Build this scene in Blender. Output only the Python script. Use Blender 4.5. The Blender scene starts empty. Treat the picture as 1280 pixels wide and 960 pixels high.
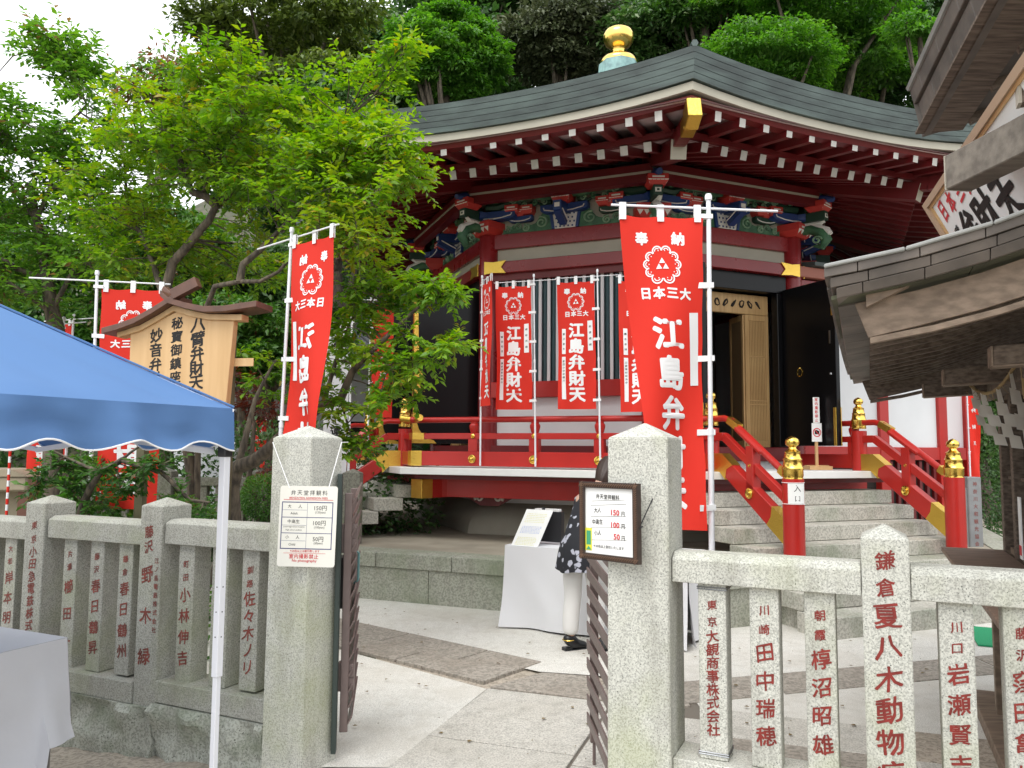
import bpy, bmesh, math, random
import numpy as np
from math import sin, cos, pi, radians, sqrt, atan2
from mathutils import Vector, Matrix, noise as mnoise

SC = bpy.context.scene
COL = SC.collection
# ------------------------------------------------------------------ camera
F_PX, PITCH, ROLL, EYE = 984.3, 0.0828, 0.0073, 1.55
cam_d = bpy.data.cameras.new('camera'); cam = bpy.data.objects.new('camera', cam_d); COL.objects.link(cam)
cam_d.sensor_width = 36.0; cam_d.lens = F_PX / 1280 * 36.0
cam_d.clip_start = 0.05; cam_d.clip_end = 500
_fw = Vector((0, cos(PITCH), sin(PITCH))); _up = Vector((0, -sin(PITCH), cos(PITCH))); _rt = Vector((1, 0, 0))
_r2 = _rt * cos(ROLL) + _up * sin(ROLL); _u2 = -_rt * sin(ROLL) + _up * cos(ROLL)
cam.matrix_world = Matrix((( _r2.x, _u2.x, -_fw.x, 0), (_r2.y, _u2.y, -_fw.y, 0), (_r2.z, _u2.z, -_fw.z, EYE), (0, 0, 0, 1)))
SC.camera = cam
# ------------------------------------------------------------------ sky, sun, exposure (bright overcast)
W = bpy.data.worlds.new('World'); SC.world = W; W.use_nodes = True
nt = W.node_tree; nt.nodes.clear()
sky = nt.nodes.new('ShaderNodeTexSky'); sky.sky_type = 'NISHITA'; sky.sun_disc = False
SUN_EL, SUN_AZ = 58, 205
sky.sun_elevation = radians(SUN_EL); sky.sun_rotation = radians(SUN_AZ); sky.dust_density = 5.0; sky.air_density = 1.2
hsv = nt.nodes.new('ShaderNodeHueSaturation'); hsv.inputs['Saturation'].default_value = 0.22; hsv.inputs['Value'].default_value = 1.0
mixw = nt.nodes.new('ShaderNodeMix'); mixw.data_type = 'RGBA'; mixw.inputs[0].default_value = 0.72
mixw.inputs[7].default_value = (9.6, 9.9, 10.2, 1)          # cloud deck, pale and even
bg = nt.nodes.new('ShaderNodeBackground'); bg.inputs['Strength'].default_value = 0.12
wo = nt.nodes.new('ShaderNodeOutputWorld')
nt.links.new(sky.outputs[0], hsv.inputs['Color']); nt.links.new(hsv.outputs[0], mixw.inputs[6])
nt.links.new(mixw.outputs[2], bg.inputs[0]); nt.links.new(bg.outputs[0], wo.inputs[0])
sd = bpy.data.lights.new('sun', 'SUN'); sd.energy = 0.75; sd.angle = radians(35); sd.color = (1.0, 0.96, 0.9)
sun = bpy.data.objects.new('sun', sd); COL.objects.link(sun)
_az = radians(SUN_AZ)
_sd = Vector((sin(_az) * cos(radians(SUN_EL)), cos(_az) * cos(radians(SUN_EL)), sin(radians(SUN_EL))))
sun.rotation_euler = _sd.to_track_quat('Z', 'Y').to_euler(); sun.location = (0, 0, 30)
SC.view_settings.view_transform = 'Standard'; SC.view_settings.look = 'None'
SC.view_settings.exposure = 0.88; SC.view_settings.gamma = 1.0
SC.cycles.max_bounces = 10; SC.cycles.diffuse_bounces = 7; SC.cycles.transparent_max_bounces = 12
random.seed(4); RNG = np.random.default_rng(7)

# ------------------------------------------------------------------ helpers
def ray(px, py):
    u, v = px - 640, py - 480
    c, s = cos(ROLL), sin(ROLL)
    u0 = u * c + v * s; v0 = -u * s + v * c
    dx, dz = u0 / F_PX, -v0 / F_PX
    return Vector((dx, cos(PITCH) - dz * sin(PITCH), sin(PITCH) + dz * cos(PITCH)))
def at(px, py, Y):                      # world point seen at a photo pixel, at distance Y
    d = ray(px, py); t = Y / d.y
    return Vector((d.x * t, Y, EYE + d.z * t))
def atz(px, py, z):
    d = ray(px, py); t = (z - EYE) / d.z
    return Vector((d.x * t, d.y * t, z))

def tag(o, label=None, cat=None, group=None, kind=None):
    if label: o['label'] = label
    if cat: o['category'] = cat
    if group: o['group'] = group
    if kind: o['kind'] = kind
    return o
def empty(name, loc=(0, 0, 0), rz=0, **k):
    o = bpy.data.objects.new(name, None); COL.objects.link(o); o.location = loc; o.rotation_euler = (0, 0, rz)
    o.empty_display_size = 0.2
    return tag(o, **k)
def inst(src, parent=None, M=None, name=None):
    o = src.copy(); o.name = name or src.name.split('.')[0]; COL.objects.link(o); o.parent = parent
    if M is not None: o.matrix_basis = M
    for key in ('label', 'category', 'group'):
        if parent is not None and key in o: del o[key]
    return o
def copy_tree(o, parent=None, M=None):
    c = o.copy(); COL.objects.link(c); c.parent = parent
    if M is not None: c.matrix_basis = M
    for ch in o.children: copy_tree(ch, c)
    return c
def T(x, y, z): return Matrix.Translation((x, y, z))
def Rz(a): return Matrix.Rotation(a, 4, 'Z')
def Rx(a): return Matrix.Rotation(a, 4, 'X')
def Ry(a): return Matrix.Rotation(a, 4, 'Y')

class MB:
    def __init__(s): s.v = []; s.f = []; s.m = []; s.M = None
    def add(s, vs, fs, m=0):
        n = len(s.v)
        if s.M is not None: vs = [s.M @ Vector(v) for v in vs]
        s.v += [tuple(v) for v in vs]; s.f += [tuple(i + n for i in f) for f in fs]; s.m += [m] * len(fs)
        return s
    def box(s, x0, x1, y0, y1, z0, z1, m=0, M=None, ends=None):
        vs = [Vector((x, y, z)) for z in (z0, z1) for y in (y0, y1) for x in (x0, x1)]
        if M is not None: vs = [M @ v for v in vs]
        s.add(vs, [(0, 2, 3, 1), (4, 5, 7, 6), (0, 1, 5, 4), (2, 6, 7, 3), (0, 4, 6, 2), (1, 3, 7, 5)], m)
        if ends is not None:           # material of the -y face
            s.m[-4] = ends
        return s
    def cbox(s, c, d, m=0, M=None):
        return s.box(c[0] - d[0] / 2, c[0] + d[0] / 2, c[1] - d[1] / 2, c[1] + d[1] / 2, c[2] - d[2] / 2, c[2] + d[2] / 2, m, M)
    def beam(s, p0, p1, w, h, m=0, up=(0, 0, 1), endm=None):
        p0 = Vector(p0); p1 = Vector(p1); d = (p1 - p0).normalized(); sx = d.cross(Vector(up)).normalized(); u = sx.cross(d)
        vs = []
        for p in (p0, p1):
            for a, b in ((-1, -1), (1, -1), (1, 1), (-1, 1)): vs.append(p + sx * (a * w / 2) + u * (b * h / 2))
        s.add(vs, [(0, 3, 2, 1), (4, 5, 6, 7), (0, 1, 5, 4), (1, 2, 6, 5), (2, 3, 7, 6), (3, 0, 4, 7)], m)
        if endm is not None: s.m[-6] = endm
        return s
    def tube(s, path, r, n=8, m=0, caps=True):
        path = [Vector(p) for p in path]
        if not hasattr(r, '__len__'): r = [r] * len(path)
        base = len(s.v); vs = []; fs = []
        up = Vector((0, 0, 1)); prev = None
        for i, p in enumerate(path):
            d = (path[min(i + 1, len(path) - 1)] - path[max(i - 1, 0)]).normalized()
            if prev is None:
                a = d.cross(up)
                if a.length < 1e-3: a = d.cross(Vector((1, 0, 0)))
                a.normalize()
            else:
                a = (prev - d * prev.dot(d)).normalized()
            prev = a; b = d.cross(a)
            for k in range(n):
                t = 2 * pi * k / n; vs.append(p + a * (cos(t) * r[i]) + b * (sin(t) * r[i]))
        for i in range(len(path) - 1):
            for k in range(n):
                k2 = (k + 1) % n; fs.append((i * n + k, i * n + k2, (i + 1) * n + k2, (i + 1) * n + k))
        if caps: fs.append(tuple(range(n - 1, -1, -1))); fs.append(tuple((len(path) - 1) * n + k for k in range(n)))
        return s.add(vs, fs, m)
    def lathe(s, prof, c=(0, 0, 0), n=16, m=0):
        vs = []; fs = []
        for r, z in prof:
            for k in range(n):
                t = 2 * pi * k / n; vs.append((c[0] + r * cos(t), c[1] + r * sin(t), c[2] + z))
        for i in range(len(prof) - 1):
            for k in range(n):
                k2 = (k + 1) % n; fs.append((i * n + k, i * n + k2, (i + 1) * n + k2, (i + 1) * n + k))
        fs.append(tuple(range(n - 1, -1, -1))); fs.append(tuple((len(prof) - 1) * n + k for k in range(n)))
        return s.add(vs, fs, m)
    def prism(s, poly, fn, t0, t1, m=0):     # poly (a,b) -> fn(a,b,t)
        n = len(poly)
        vs = [fn(a, b, t0) for a, b in poly] + [fn(a, b, t1) for a, b in poly]
        fs = [tuple(range(n)), tuple(range(2 * n - 1, n - 1, -1))] + [(i, i + n, (i + 1) % n + n, (i + 1) % n) for i in range(n)]
        return s.add(vs, fs, m)
    def build(s, name, mats, parent=None, smooth=None, bevel=0, seg=1, **k):
        me = bpy.data.meshes.new(name); me.from_pydata(s.v, [], s.f)
        if not isinstance(mats, (list, tuple)): mats = [mats]
        for m in mats: me.materials.append(m)
        me.polygons.foreach_set('material_index', s.m)
        bm = bmesh.new(); bm.from_mesh(me); bmesh.ops.recalc_face_normals(bm, faces=bm.faces)
        if bevel:
            ed = [e for e in bm.edges if len(e.link_faces) == 2 and e.calc_face_angle(0) > 0.5]
            bmesh.ops.bevel(bm, geom=ed, offset=bevel, segments=seg, affect='EDGES', clamp_overlap=True)
        bm.to_mesh(me); bm.free()
        if smooth is not None:
            me.shade_smooth(); me.set_sharp_from_angle(angle=radians(smooth))
        o = bpy.data.objects.new(name, me); COL.objects.link(o); o.parent = parent
        return tag(o, **k)

# ------------------------------------------------------------------ lettering
_gl = {}
def glyph(ch, off=0.0, res=2):
    key = (ch, round(off, 4))
    if key in _gl: return _gl[key]
    c = bpy.data.curves.new('t', 'FONT'); c.body = ch; c.resolution_u = res; c.offset = off; c.align_x = 'CENTER'
    o = bpy.data.objects.new('t', c); COL.objects.link(o)
    m = bpy.data.meshes.new_from_object(o.evaluated_get(bpy.context.evaluated_depsgraph_get()))
    v = [(a.co.x, a.co.y) for a in m.vertices]; f = [tuple(p.vertices) for p in m.polygons]
    bpy.data.objects.remove(o); bpy.data.curves.remove(c); bpy.data.meshes.remove(m)
    if v:
        xs = [a[0] for a in v]; ys = [a[1] for a in v]; cx = (min(xs) + max(xs)) / 2; cy = (min(ys) + max(ys)) / 2
        w = max(xs) - min(xs); h = max(ys) - min(ys)
    else: cx = cy = 0; w = h = 1
    _gl[key] = ([(a - cx, b - cy) for a, b in v], f, w, h)
    return _gl[key]
def lettering(items, fn, off=0.0, rough=0.0, brush=0.0):
    """items: (text, cx, cy, height) or (text, cx, cy, sx, sy); fn(u,v) -> 3-D point"""
    b = MB(); rnd = random.Random(len(items) * 7 + 1)
    if off <= 0.008: sh_ = [(0, 0)]
    elif off < 0.03: sh_ = [(-off * .8, -off * .8), (off * .8, off * .8), (-off * .8, off * .8), (off * .8, -off * .8)]
    else: sh_ = [(off * .8 * cos(i * pi / 4), off * .8 * sin(i * pi / 4)) for i in range(8)]
    for it in items:
        v, f, w, h = glyph(it[0], 0.0)
        if len(it) == 4: sx = sy = it[3] / (0.92 if ord(it[0][0]) > 0x2e80 else 0.75)
        else: sx, sy = it[3], it[4]
        sh = brush * rnd.uniform(0.5, 1.3); rot = brush * rnd.uniform(-0.3, 0.3)
        ec = Vector(fn(it[1], it[2])); nrm = (Vector(fn(it[1] + .01, it[2])) - ec).cross(Vector(fn(it[1], it[2] + .01)) - ec)
        nrm = nrm.normalized() if nrm.length > 0 else Vector((0, -1, 0))
        for k, (ox, oy) in enumerate(sh_):
            vs = []
            for a, c in v:
                if brush:
                    g1 = mnoise.noise(Vector((a * 3.2, c * 3.2, it[2] * 9 + k * .12))); g2 = mnoise.noise(Vector((a * 3.2 + 7, c * 3.2, it[1] * 9 + k * .12)))
                    a2 = a + .13 * brush * g1; c2 = c + .13 * brush * g2 + a * sh * .6
                    a, c = a2 - c2 * rot, c2 * (1 + .0)
                vs.append(Vector(fn(it[1] + (a + ox) * sx, it[2] + (c + oy) * sy)) + nrm * (k * 0.00012))
            b.add(vs, f)
    return b

# ------------------------------------------------------------------ materials
MATS = {}
def mat(name, col, rough=0.6, metal=0.0, var=0.0, scale=6.0, col2=None, bump=0.0, bscale=40.0, spec=0.5, transl=0.0, stretch=None, coat=0.0, detail=4, sheen=0):
    if name in MATS: return MATS[name]
    m = bpy.data.materials.new(name); m.use_nodes = True; n = m.node_tree.nodes; L = m.node_tree.links
    p = n['Principled BSDF']; p.inputs['Roughness'].default_value = rough; p.inputs['Metallic'].default_value = metal
    p.inputs['Base Color'].default_value = (*col, 1); p.inputs['Specular IOR Level'].default_value = spec
    if coat: p.inputs['Coat Weight'].default_value = coat; p.inputs['Coat Roughness'].default_value = 0.15
    tc = n.new('ShaderNodeTexCoord'); mp = n.new('ShaderNodeMapping'); L.new(tc.outputs['Object'], mp.inputs[0])
    if stretch: mp.inputs['Scale'].default_value = stretch
    if col2 is not None or var:
        no = n.new('ShaderNodeTexNoise'); no.inputs['Scale'].default_value = scale; no.inputs['Detail'].default_value = detail
        L.new(mp.outputs[0], no.inputs['Vector'])
        rp = n.new('ShaderNodeValToRGB'); rp.color_ramp.elements[0].position = 0.36; rp.color_ramp.elements[1].position = 0.66
        c2 = col2 if col2 is not None else tuple(c * (1 - var) for c in col)
        rp.color_ramp.elements[0].color = (*c2, 1); rp.color_ramp.elements[1].color = (*col, 1)
        L.new(no.outputs['Fac'], rp.inputs[0]); L.new(rp.outputs[0], p.inputs['Base Color'])
        rr = n.new('ShaderNodeMapRange'); rr.inputs[3].default_value = rough * 1.15; rr.inputs[4].default_value = rough * 0.85
        L.new(no.outputs['Fac'], rr.inputs[0]); L.new(rr.outputs[0], p.inputs['Roughness'])
    if bump:
        b2 = n.new('ShaderNodeTexNoise'); b2.inputs['Scale'].default_value = bscale; b2.inputs['Detail'].default_value = 5
        L.new(mp.outputs[0], b2.inputs['Vector'])
        bp = n.new('ShaderNodeBump'); bp.inputs['Strength'].default_value = bump; bp.inputs['Distance'].default_value = 0.01
        L.new(b2.outputs['Fac'], bp.inputs['Height']); L.new(bp.outputs[0], p.inputs['Normal'])
    if transl:
        tr = n.new('ShaderNodeBsdfTranslucent'); tr.inputs[0].default_value = (*col, 1); mx = n.new('ShaderNodeMixShader')
        mx.inputs[0].default_value = transl; L.new(p.outputs[0], mx.inputs[1]); L.new(tr.outputs[0], mx.inputs[2])
        L.new(mx.outputs[0], n['Material Output'].inputs[0])
    MATS[name] = m; return m

def granite(name, base, speck_d, moss, moss_amt=0.5, sscale=160.0, moss_scale=1.6, dirt=(0.2, 0.19, 0.16)):
    m = bpy.data.materials.new(name); m.use_nodes = True; n = m.node_tree.nodes; L = m.node_tree.links
    p = n['Principled BSDF']; p.inputs['Roughness'].default_value = 0.85; p.inputs['Specular IOR Level'].default_value = 0.3
    tc = n.new('ShaderNodeTexCoord'); geo = n.new('ShaderNodeNewGeometry')
    def noise(sc, det=3, src=None, rough=0.5):
        x = n.new('ShaderNodeTexNoise'); x.inputs['Scale'].default_value = sc; x.inputs['Detail'].default_value = det
        x.inputs['Roughness'].default_value = rough; L.new(src or geo.outputs['Position'], x.inputs['Vector']); return x
    def ramp(a, b, src, ca=(0, 0, 0, 1), cb=(1, 1, 1, 1)):
        x = n.new('ShaderNodeValToRGB'); x.color_ramp.elements[0].position = a; x.color_ramp.elements[1].position = b
        x.color_ramp.elements[0].color = ca; x.color_ramp.elements[1].color = cb; L.new(src, x.inputs[0]); return x
    def mix(f, a, b):
        x = n.new('ShaderNodeMix'); x.data_type = 'RGBA'
        if isinstance(f, float): x.inputs[0].default_value = f
        else: L.new(f, x.inputs[0])
        for i, c in ((6, a), (7, b)):
            if isinstance(c, tuple): x.inputs[i].default_value = (*c, 1)
            else: L.new(c, x.inputs[i])
        return x.outputs[2]
    s1 = ramp(0.62, 0.68, noise(sscale, 2).outputs['Fac'])
    s2 = ramp(0.38, 0.56, noise(sscale * 0.6, 2).outputs['Fac'])
    lt = tuple(min(1, c * 1.22) for c in base); dk = tuple(c * 0.78 for c in base)
    c = mix(s2.outputs[0], dk, lt)
    c = mix(s1.outputs[0], c, speck_d)
    mo = ramp(0.48, 0.72, noise(moss_scale, 5, None, 0.6).outputs['Fac'])
    mul = n.new('ShaderNodeMath'); mul.operation = 'MULTIPLY'; mul.inputs[1].default_value = moss_amt; L.new(mo.outputs[0], mul.inputs[0])
    c = mix(mul.outputs[0], c, moss)
    stm = n.new('ShaderNodeMapping'); stm.inputs['Scale'].default_value = (1, 1, 0.22); L.new(geo.outputs['Position'], stm.inputs[0])
    st = ramp(0.48, 0.72, noise(9.0, 6, stm.outputs[0], 0.65).outputs['Fac'])
    mul2 = n.new('ShaderNodeMath'); mul2.operation = 'MULTIPLY'; mul2.inputs[1].default_value = 0.42; L.new(st.outputs[0], mul2.inputs[0])
    c = mix(mul2.outputs[0], c, dirt)
    L.new(c, p.inputs['Base Color'])
    bp = n.new('ShaderNodeBump'); bp.inputs['Strength'].default_value = 0.35; bp.inputs['Distance'].default_value = 0.004
    L.new(noise(90, 4).outputs['Fac'], bp.inputs['Height']); L.new(bp.outputs[0], p.inputs['Normal'])
    MATS[name] = m; return m

RED = mat('red_lacquer', (0.46, 0.02, 0.015), 0.32, var=0.14, scale=3, bump=0.04, bscale=25)
REDD = mat('red_paint_shade_toned', (0.15, 0.011, 0.013), 0.42, var=0.2, scale=3, bump=0.05, bscale=30)  # same red paint, darkened so eave shade sits in the colour
REDC = mat('column_red_shade_toned', (0.24, 0.013, 0.015), 0.28, var=0.12, scale=4)  # the lacquer red again, column shade under the eaves put into it
PLAST = mat('white_plaster', (0.74, 0.75, 0.76), 0.8, var=0.06, scale=2, bump=0.05)
WHITEP = mat('white_paint', (0.78, 0.78, 0.76), 0.5, var=0.05, scale=8)
RAFW = mat('rafter_end_white', (0.58, 0.56, 0.52), 0.6, var=0.1, scale=20)
CREAM = mat('cream_paint', (0.43, 0.40, 0.32), 0.6, var=0.1, scale=3)
MAUVE = mat('white_soffit_bounce_toned', (0.55, 0.42, 0.42), 0.6, var=0.1, scale=5)  # white boards; red light bounced off the rafters is tinted in
COPPER = mat('aged_copper_roof', (0.10, 0.135, 0.125), 0.55, var=0.3, scale=2.2, col2=(0.055, 0.07, 0.068), bump=0.12, bscale=18, stretch=(1, 1, 4), metal=0.0)
VERD = mat('verdigris', (0.26, 0.44, 0.42), 0.6, col2=(0.16, 0.27, 0.27), scale=9)
GOLD = mat('gold_fitting', (0.86, 0.58, 0.13), 0.22, metal=1.0, bump=0.12, bscale=45)
GOLDC = mat('chased_gold', (0.8, 0.53, 0.10), 0.3, metal=1.0, bump=0.6, bscale=60)
BLACK = mat('black_lacquer', (0.005, 0.005, 0.006), 0.3, spec=0.25)
DARK = mat('dark_interior', (0.02, 0.015, 0.012), 0.9)  # near-black colour paints the dark of unlit spaces
OAK = mat('pale_door_wood', (0.52, 0.33, 0.14), 0.5, col2=(0.42, 0.25, 0.10), scale=4, stretch=(8, 8, 0.7))
TEAL = mat('teal_slat', (0.07, 0.125, 0.135), 0.35)
TEALD = mat('dark_slat_gap', (0.015, 0.025, 0.028), 0.5)
GRN = mat('carving_green', (0.07, 0.19, 0.09), 0.5, col2=(0.03, 0.1, 0.05), scale=12)
GRNL = mat('carving_pale_green', (0.24, 0.38, 0.24), 0.55, col2=(0.1, 0.2, 0.12), scale=10)
GRND = mat('carving_dark_green', (0.015, 0.05, 0.03), 0.5)
BLU = mat('carving_blue', (0.015, 0.045, 0.17), 0.45)
CRED = mat('carving_red', (0.5, 0.04, 0.03), 0.45)
CWH = mat('carving_white', (0.72, 0.7, 0.64), 0.6)
GRAN = granite('gate_granite', (0.50, 0.50, 0.45), (0.09, 0.10, 0.09), (0.33, 0.36, 0.17), 0.6, 230)
GRANL = granite('fence_granite_shaded', (0.34, 0.34, 0.30), (0.1, 0.1, 0.09), (0.24, 0.27, 0.14), 0.6, 230, 2.2)  # darker copy of the gate granite, shade put into its colour
GRANP = granite('paving_granite', (0.49, 0.47, 0.425), (0.28, 0.265, 0.235), (0.42, 0.39, 0.33), 0.35, 170)
STEP = granite('step_stone', (0.44, 0.425, 0.375), (0.33, 0.31, 0.26), (0.19, 0.23, 0.15), 0.75, 90, 2.0)
MOSSY = granite('mossy_platform_stone', (0.33, 0.335, 0.28), (0.25, 0.25, 0.2), (0.20, 0.235, 0.15), 0.8, 90, 1.5)
ROCK = granite('rough_base_rock', (0.36, 0.37, 0.32), (0.07, 0.075, 0.06), (0.13, 0.17, 0.09), 0.8, 130, 4)
WCON = granite('pale_concrete', (0.60, 0.585, 0.54), (0.56, 0.54, 0.49), (0.50, 0.465, 0.40), 0.75, 300, 0.9, (0.42, 0.39, 0.33))
BRST = granite('brown_paving_stone', (0.31, 0.28, 0.24), (0.17, 0.14, 0.11), (0.24, 0.2, 0.16), 0.5, 70)
GRND_M = granite('ground_stone', (0.38, 0.33, 0.27), (0.2, 0.17, 0.14), (0.27, 0.25, 0.18), 0.5, 70)
JOINT = mat('joint_mortar', (0.16, 0.14, 0.115), 0.95)
KAME = mat('plinth_mortar', (0.34, 0.32, 0.26), 0.85, var=0.2, scale=2, bump=0.1)
INKR = mat('red_inscription', (0.27, 0.028, 0.02), 0.6, var=0.35, scale=25)
INKF = mat('faded_red_inscription', (0.24, 0.05, 0.035), 0.7, var=0.45, scale=22)
INKK = mat('black_ink', (0.012, 0.011, 0.01), 0.7)
INKN = mat('navy_print', (0.02, 0.03, 0.15), 0.7)
INKP = mat('red_print', (0.62, 0.04, 0.05), 0.6)
CLR = mat('red_flag_cloth', (0.78, 0.032, 0.016), 0.8, transl=0.25, bump=0.06, bscale=14)
CLW = mat('white_print_cloth', (0.82, 0.82, 0.82), 0.8)
POLE = mat('white_pole_plastic', (0.78, 0.79, 0.82), 0.35)
PAPER = mat('white_paper', (0.84, 0.84, 0.82), 0.7)
PAPERC = mat('laminated_card', (0.78, 0.77, 0.70), 0.45)
BROWNM = mat('brown_painted_steel', (0.17, 0.125, 0.115), 0.45, var=0.15, scale=12)
DGRN = mat('dark_green_steel', (0.03, 0.045, 0.04), 0.5)
BLKP = mat('black_plastic', (0.015, 0.015, 0.017), 0.4)
OLDW = mat('weathered_brown_wood', (0.185, 0.14, 0.105), 0.7, col2=(0.085, 0.06, 0.043), scale=5, stretch=(1.5, 12, 12), bump=0.2, bscale=30)
OLDWL = mat('weathered_pale_wood', (0.27, 0.20, 0.145), 0.7, col2=(0.17, 0.125, 0.09), scale=4, stretch=(1.5, 9, 9), bump=0.15, bscale=25)
SHING = mat('weathered_copper_shingle', (0.165, 0.138, 0.117), 0.6, col2=(0.09, 0.078, 0.068), scale=5, bump=0.15, bscale=22)
CAPL = mat('pale_roof_capping', (0.33, 0.335, 0.32), 0.5, col2=(0.25, 0.26, 0.25), scale=8)
NEWW = mat('new_cypress_board', (0.66, 0.43, 0.21), 0.6, col2=(0.58, 0.36, 0.165), scale=2.2, stretch=(7, 7, 0.6))
ROOFB = mat('copper_brown_roof', (0.15, 0.07, 0.045), 0.5, col2=(0.10, 0.05, 0.035), scale=8)
BLUET = mat('blue_canopy_cloth', (0.10, 0.215, 0.45), 0.75, transl=0.2, bump=0.12, bscale=5)
TCLO = mat('white_table_cloth', (0.72, 0.72, 0.74), 0.85, bump=0.25, bscale=5)
BARK = mat('tree_bark', (0.15, 0.12, 0.085), 0.9, col2=(0.055, 0.045, 0.035), scale=14, bump=0.5, bscale=25, stretch=(2, 2, 0.6))
GLASS = mat('window_glass', (0.02, 0.022, 0.024), 0.04, spec=1.0, coat=1.0)
# ================================================================== GROUND
def sheet(name, pts, z, m, parent=None, **k):
    b = MB(); b.add([(x, y, z) for x, y in pts], [tuple(range(len(pts)))])
    return b.build(name, m, parent, **k)
G = Vector((0.9081, -0.4188, 0)); GN = Vector((-0.4188, -0.9081, 0)); PL = Vector((-1.0355, 4.0193, 0))
def gp(t, off, z=0.0):                 # along the fence line, off = metres towards the street
    p = PL + G * t + GN * off; return Vector((p.x, p.y, z))
def gh(x, y):                          # street falls away slightly to the left
    t = (Vector((x, y, 0)) - PL).dot(G); o = (Vector((x, y, 0)) - PL).dot(GN)
    return -0.085 * max(0.0, min(6.0, -t - 0.1)) * (1 if o > -0.4 else max(0.0, 1 + (o + 0.4) / 1.0))
xs = [-220, -80, -30, -14, -9] + [-7 + i * 0.5 for i in range(29)] + [9, 12, 16, 30, 80, 220]
ys = [-60, -20, -6] + [-3 + i * 0.5 for i in range(28)] + [12, 14, 17, 20, 24, 30, 40, 60, 110, 240]
b = MB(); nv = []
def terrain(x, y):
    h = 0.0
    s = max(0.0, y - 17 + 0.15 * (x - 2)); h += 0.75 * s if s < 26 else 19.5 + 0.06 * (s - 26)
    if x < -14: h *= max(0.12, 1 - (-14 - x) / 20)
    return h
for y in ys:
    for x in xs: nv.append((x, y, gh(x, y) + terrain(x, y) - 0.012))
nx = len(xs); fs = [(j * nx + i, j * nx + i + 1, (j + 1) * nx + i + 1, (j + 1) * nx + i) for j in range(len(ys) - 1) for i in range(nx - 1)]
b.add(nv, fs)
SOIL = mat('soil', (0.10, 0.085, 0.055), 0.95, col2=(0.05, 0.06, 0.03), scale=1.5, bump=0.4, bscale=9)
gm = b.build('ground', [GRND_M, SOIL], None, smooth=40, kind='structure')
for p in gm.data.polygons:
    c = p.center
    if c.y > 16 or c.x < -1.2 and c.y > 4.6 - 0.46 * (c.x + 1) + 0.3 or c.x > 8: p.material_index = 1
# pale concrete apron: between the brown strip and the stone platform
sheet('pavement', [(-5.0, 9.9), (-1.27, 6.82), (0.2, 5.65), (0.6, 5.56), (1.15, 5.4), (2.6, 5.83), (4.4, 6.4), (9, 8), (9, 13), (-5, 13)], 0.004, WCON, kind='structure')
sheet('pavement', [(-1.0, 3.97), (-0.59, 3.97), (-0.15, 5.24), (-1.04, 5.99), (-2.6, 7.3), (-3.2, 6.5), (-1.5, 4.5)], 0.004, WCON, kind='structure')
# stone path: every slab is a piece
path = empty('path', (0, 0, 0), kind='structure')
def slab(name, quad, m, z0=-0.03, z1=0.012, gap=0.011, parent=None):
    c = sum((Vector(q) for q in quad), Vector((0, 0))) / len(quad)
    q2 = [Vector(q) + (c - Vector(q)).normalized() * gap for q in quad]
    b = MB(); b.prism([(p.x, p.y) for p in q2], lambda a, bb, t: (a, bb, t), z0, z1 + random.uniform(-0.0015, 0.0015))
    return b.build(name, m, parent or path, bevel=0.003)
sheet('path_bed', [(-0.7, 3.0), (-0.15, 5.26), (0.6, 5.2), (1.15, 5.4), (2.6, 5.83), (4.4, 6.4), (6, 6.4), (6, 1), (-0.9, 1.2)], 0.0, JOINT, path)
sheet('path_bed', [(1.15, 3.0), (1.15, 5.36), (2.6, 5.8), (4.4, 6.36), (6, 6.36), (6, 1)], 0.006, WCON, path)
PD = Vector((0.331, 0.944)); PX = Vector((0.944, -0.331)); P0 = Vector((-0.15, 5.24))
def pq(a0, a1, r0, r1): return [tuple(P0 + PX * a + PD * r) for a, r in ((a0, r0), (a1, r0), (a1, r1), (a0, r1))]
rows = [0, -0.46, -0.90, -1.34, -1.80, -2.24, -2.7]
for i in range(len(rows) - 1):
    slab('paving_slab', pq(0, 0.83, rows[i + 1], rows[i]), GRANP)
    slab('paving_slab', pq(0.83, 1.45, rows[i + 1] - 0.12, rows[i] - 0.12), GRANP)
    a = 1.45
    for j in range(4 if i in (0, 1, 3) else 2):
        w = (0.9, 1.0, 0.8, 0.95)[(i + j) % 4]
        slab('paving_slab', pq(a, a + w, rows[i + 1] + 0.1, rows[i] + 0.1), (GRANP, GRND_M, BRST)[(i * 2 + j) % 3]); a += w
for j, (x0, x1) in enumerate(((1.0, 1.75), (1.75, 2.6), (2.6, 3.5), (3.5, 4.4))):
    f = lambda x: 5.35 + 0.3 * (x - 1.0)
    slab('paving_slab', [(x0, f(x0) - 0.42), (x1, f(x1) - 0.42), (x1, f(x1) + 0.02), (x0, f(x0) + 0.02)], BRST)
# brown border strip, two courses
sdir = Vector((0.783, -0.622)); sn = Vector((0.622, 0.783)); S0 = Vector((-2.6, 7.3))
def sq(a0, a1, c0, c1): return [tuple(S0 + sdir * a + sn * c) for a, c in ((a0, c0), (a1, c0), (a1, c1), (a0, c1))]
for c0, c1, ofs in ((0.0, 0.31, 0.0), (0.31, 0.66, 0.35)):
    a = -1.2 + ofs
    while a < 3.0:
        slab('border_slab', sq(a, min(a + 0.86, 3.1), c0, c1), BRST, gap=0.009); a += 0.86
slab('border_slab', [(-0.14, 5.27), (0.52, 5.02), (0.62, 5.52), (0.22, 5.62)], BRST, gap=0.011)
slab('border_slab', [(0.54, 5.02), (1.1, 4.9), (1.13, 5.38), (0.64, 5.52)], BRST, gap=0.011)
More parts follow.
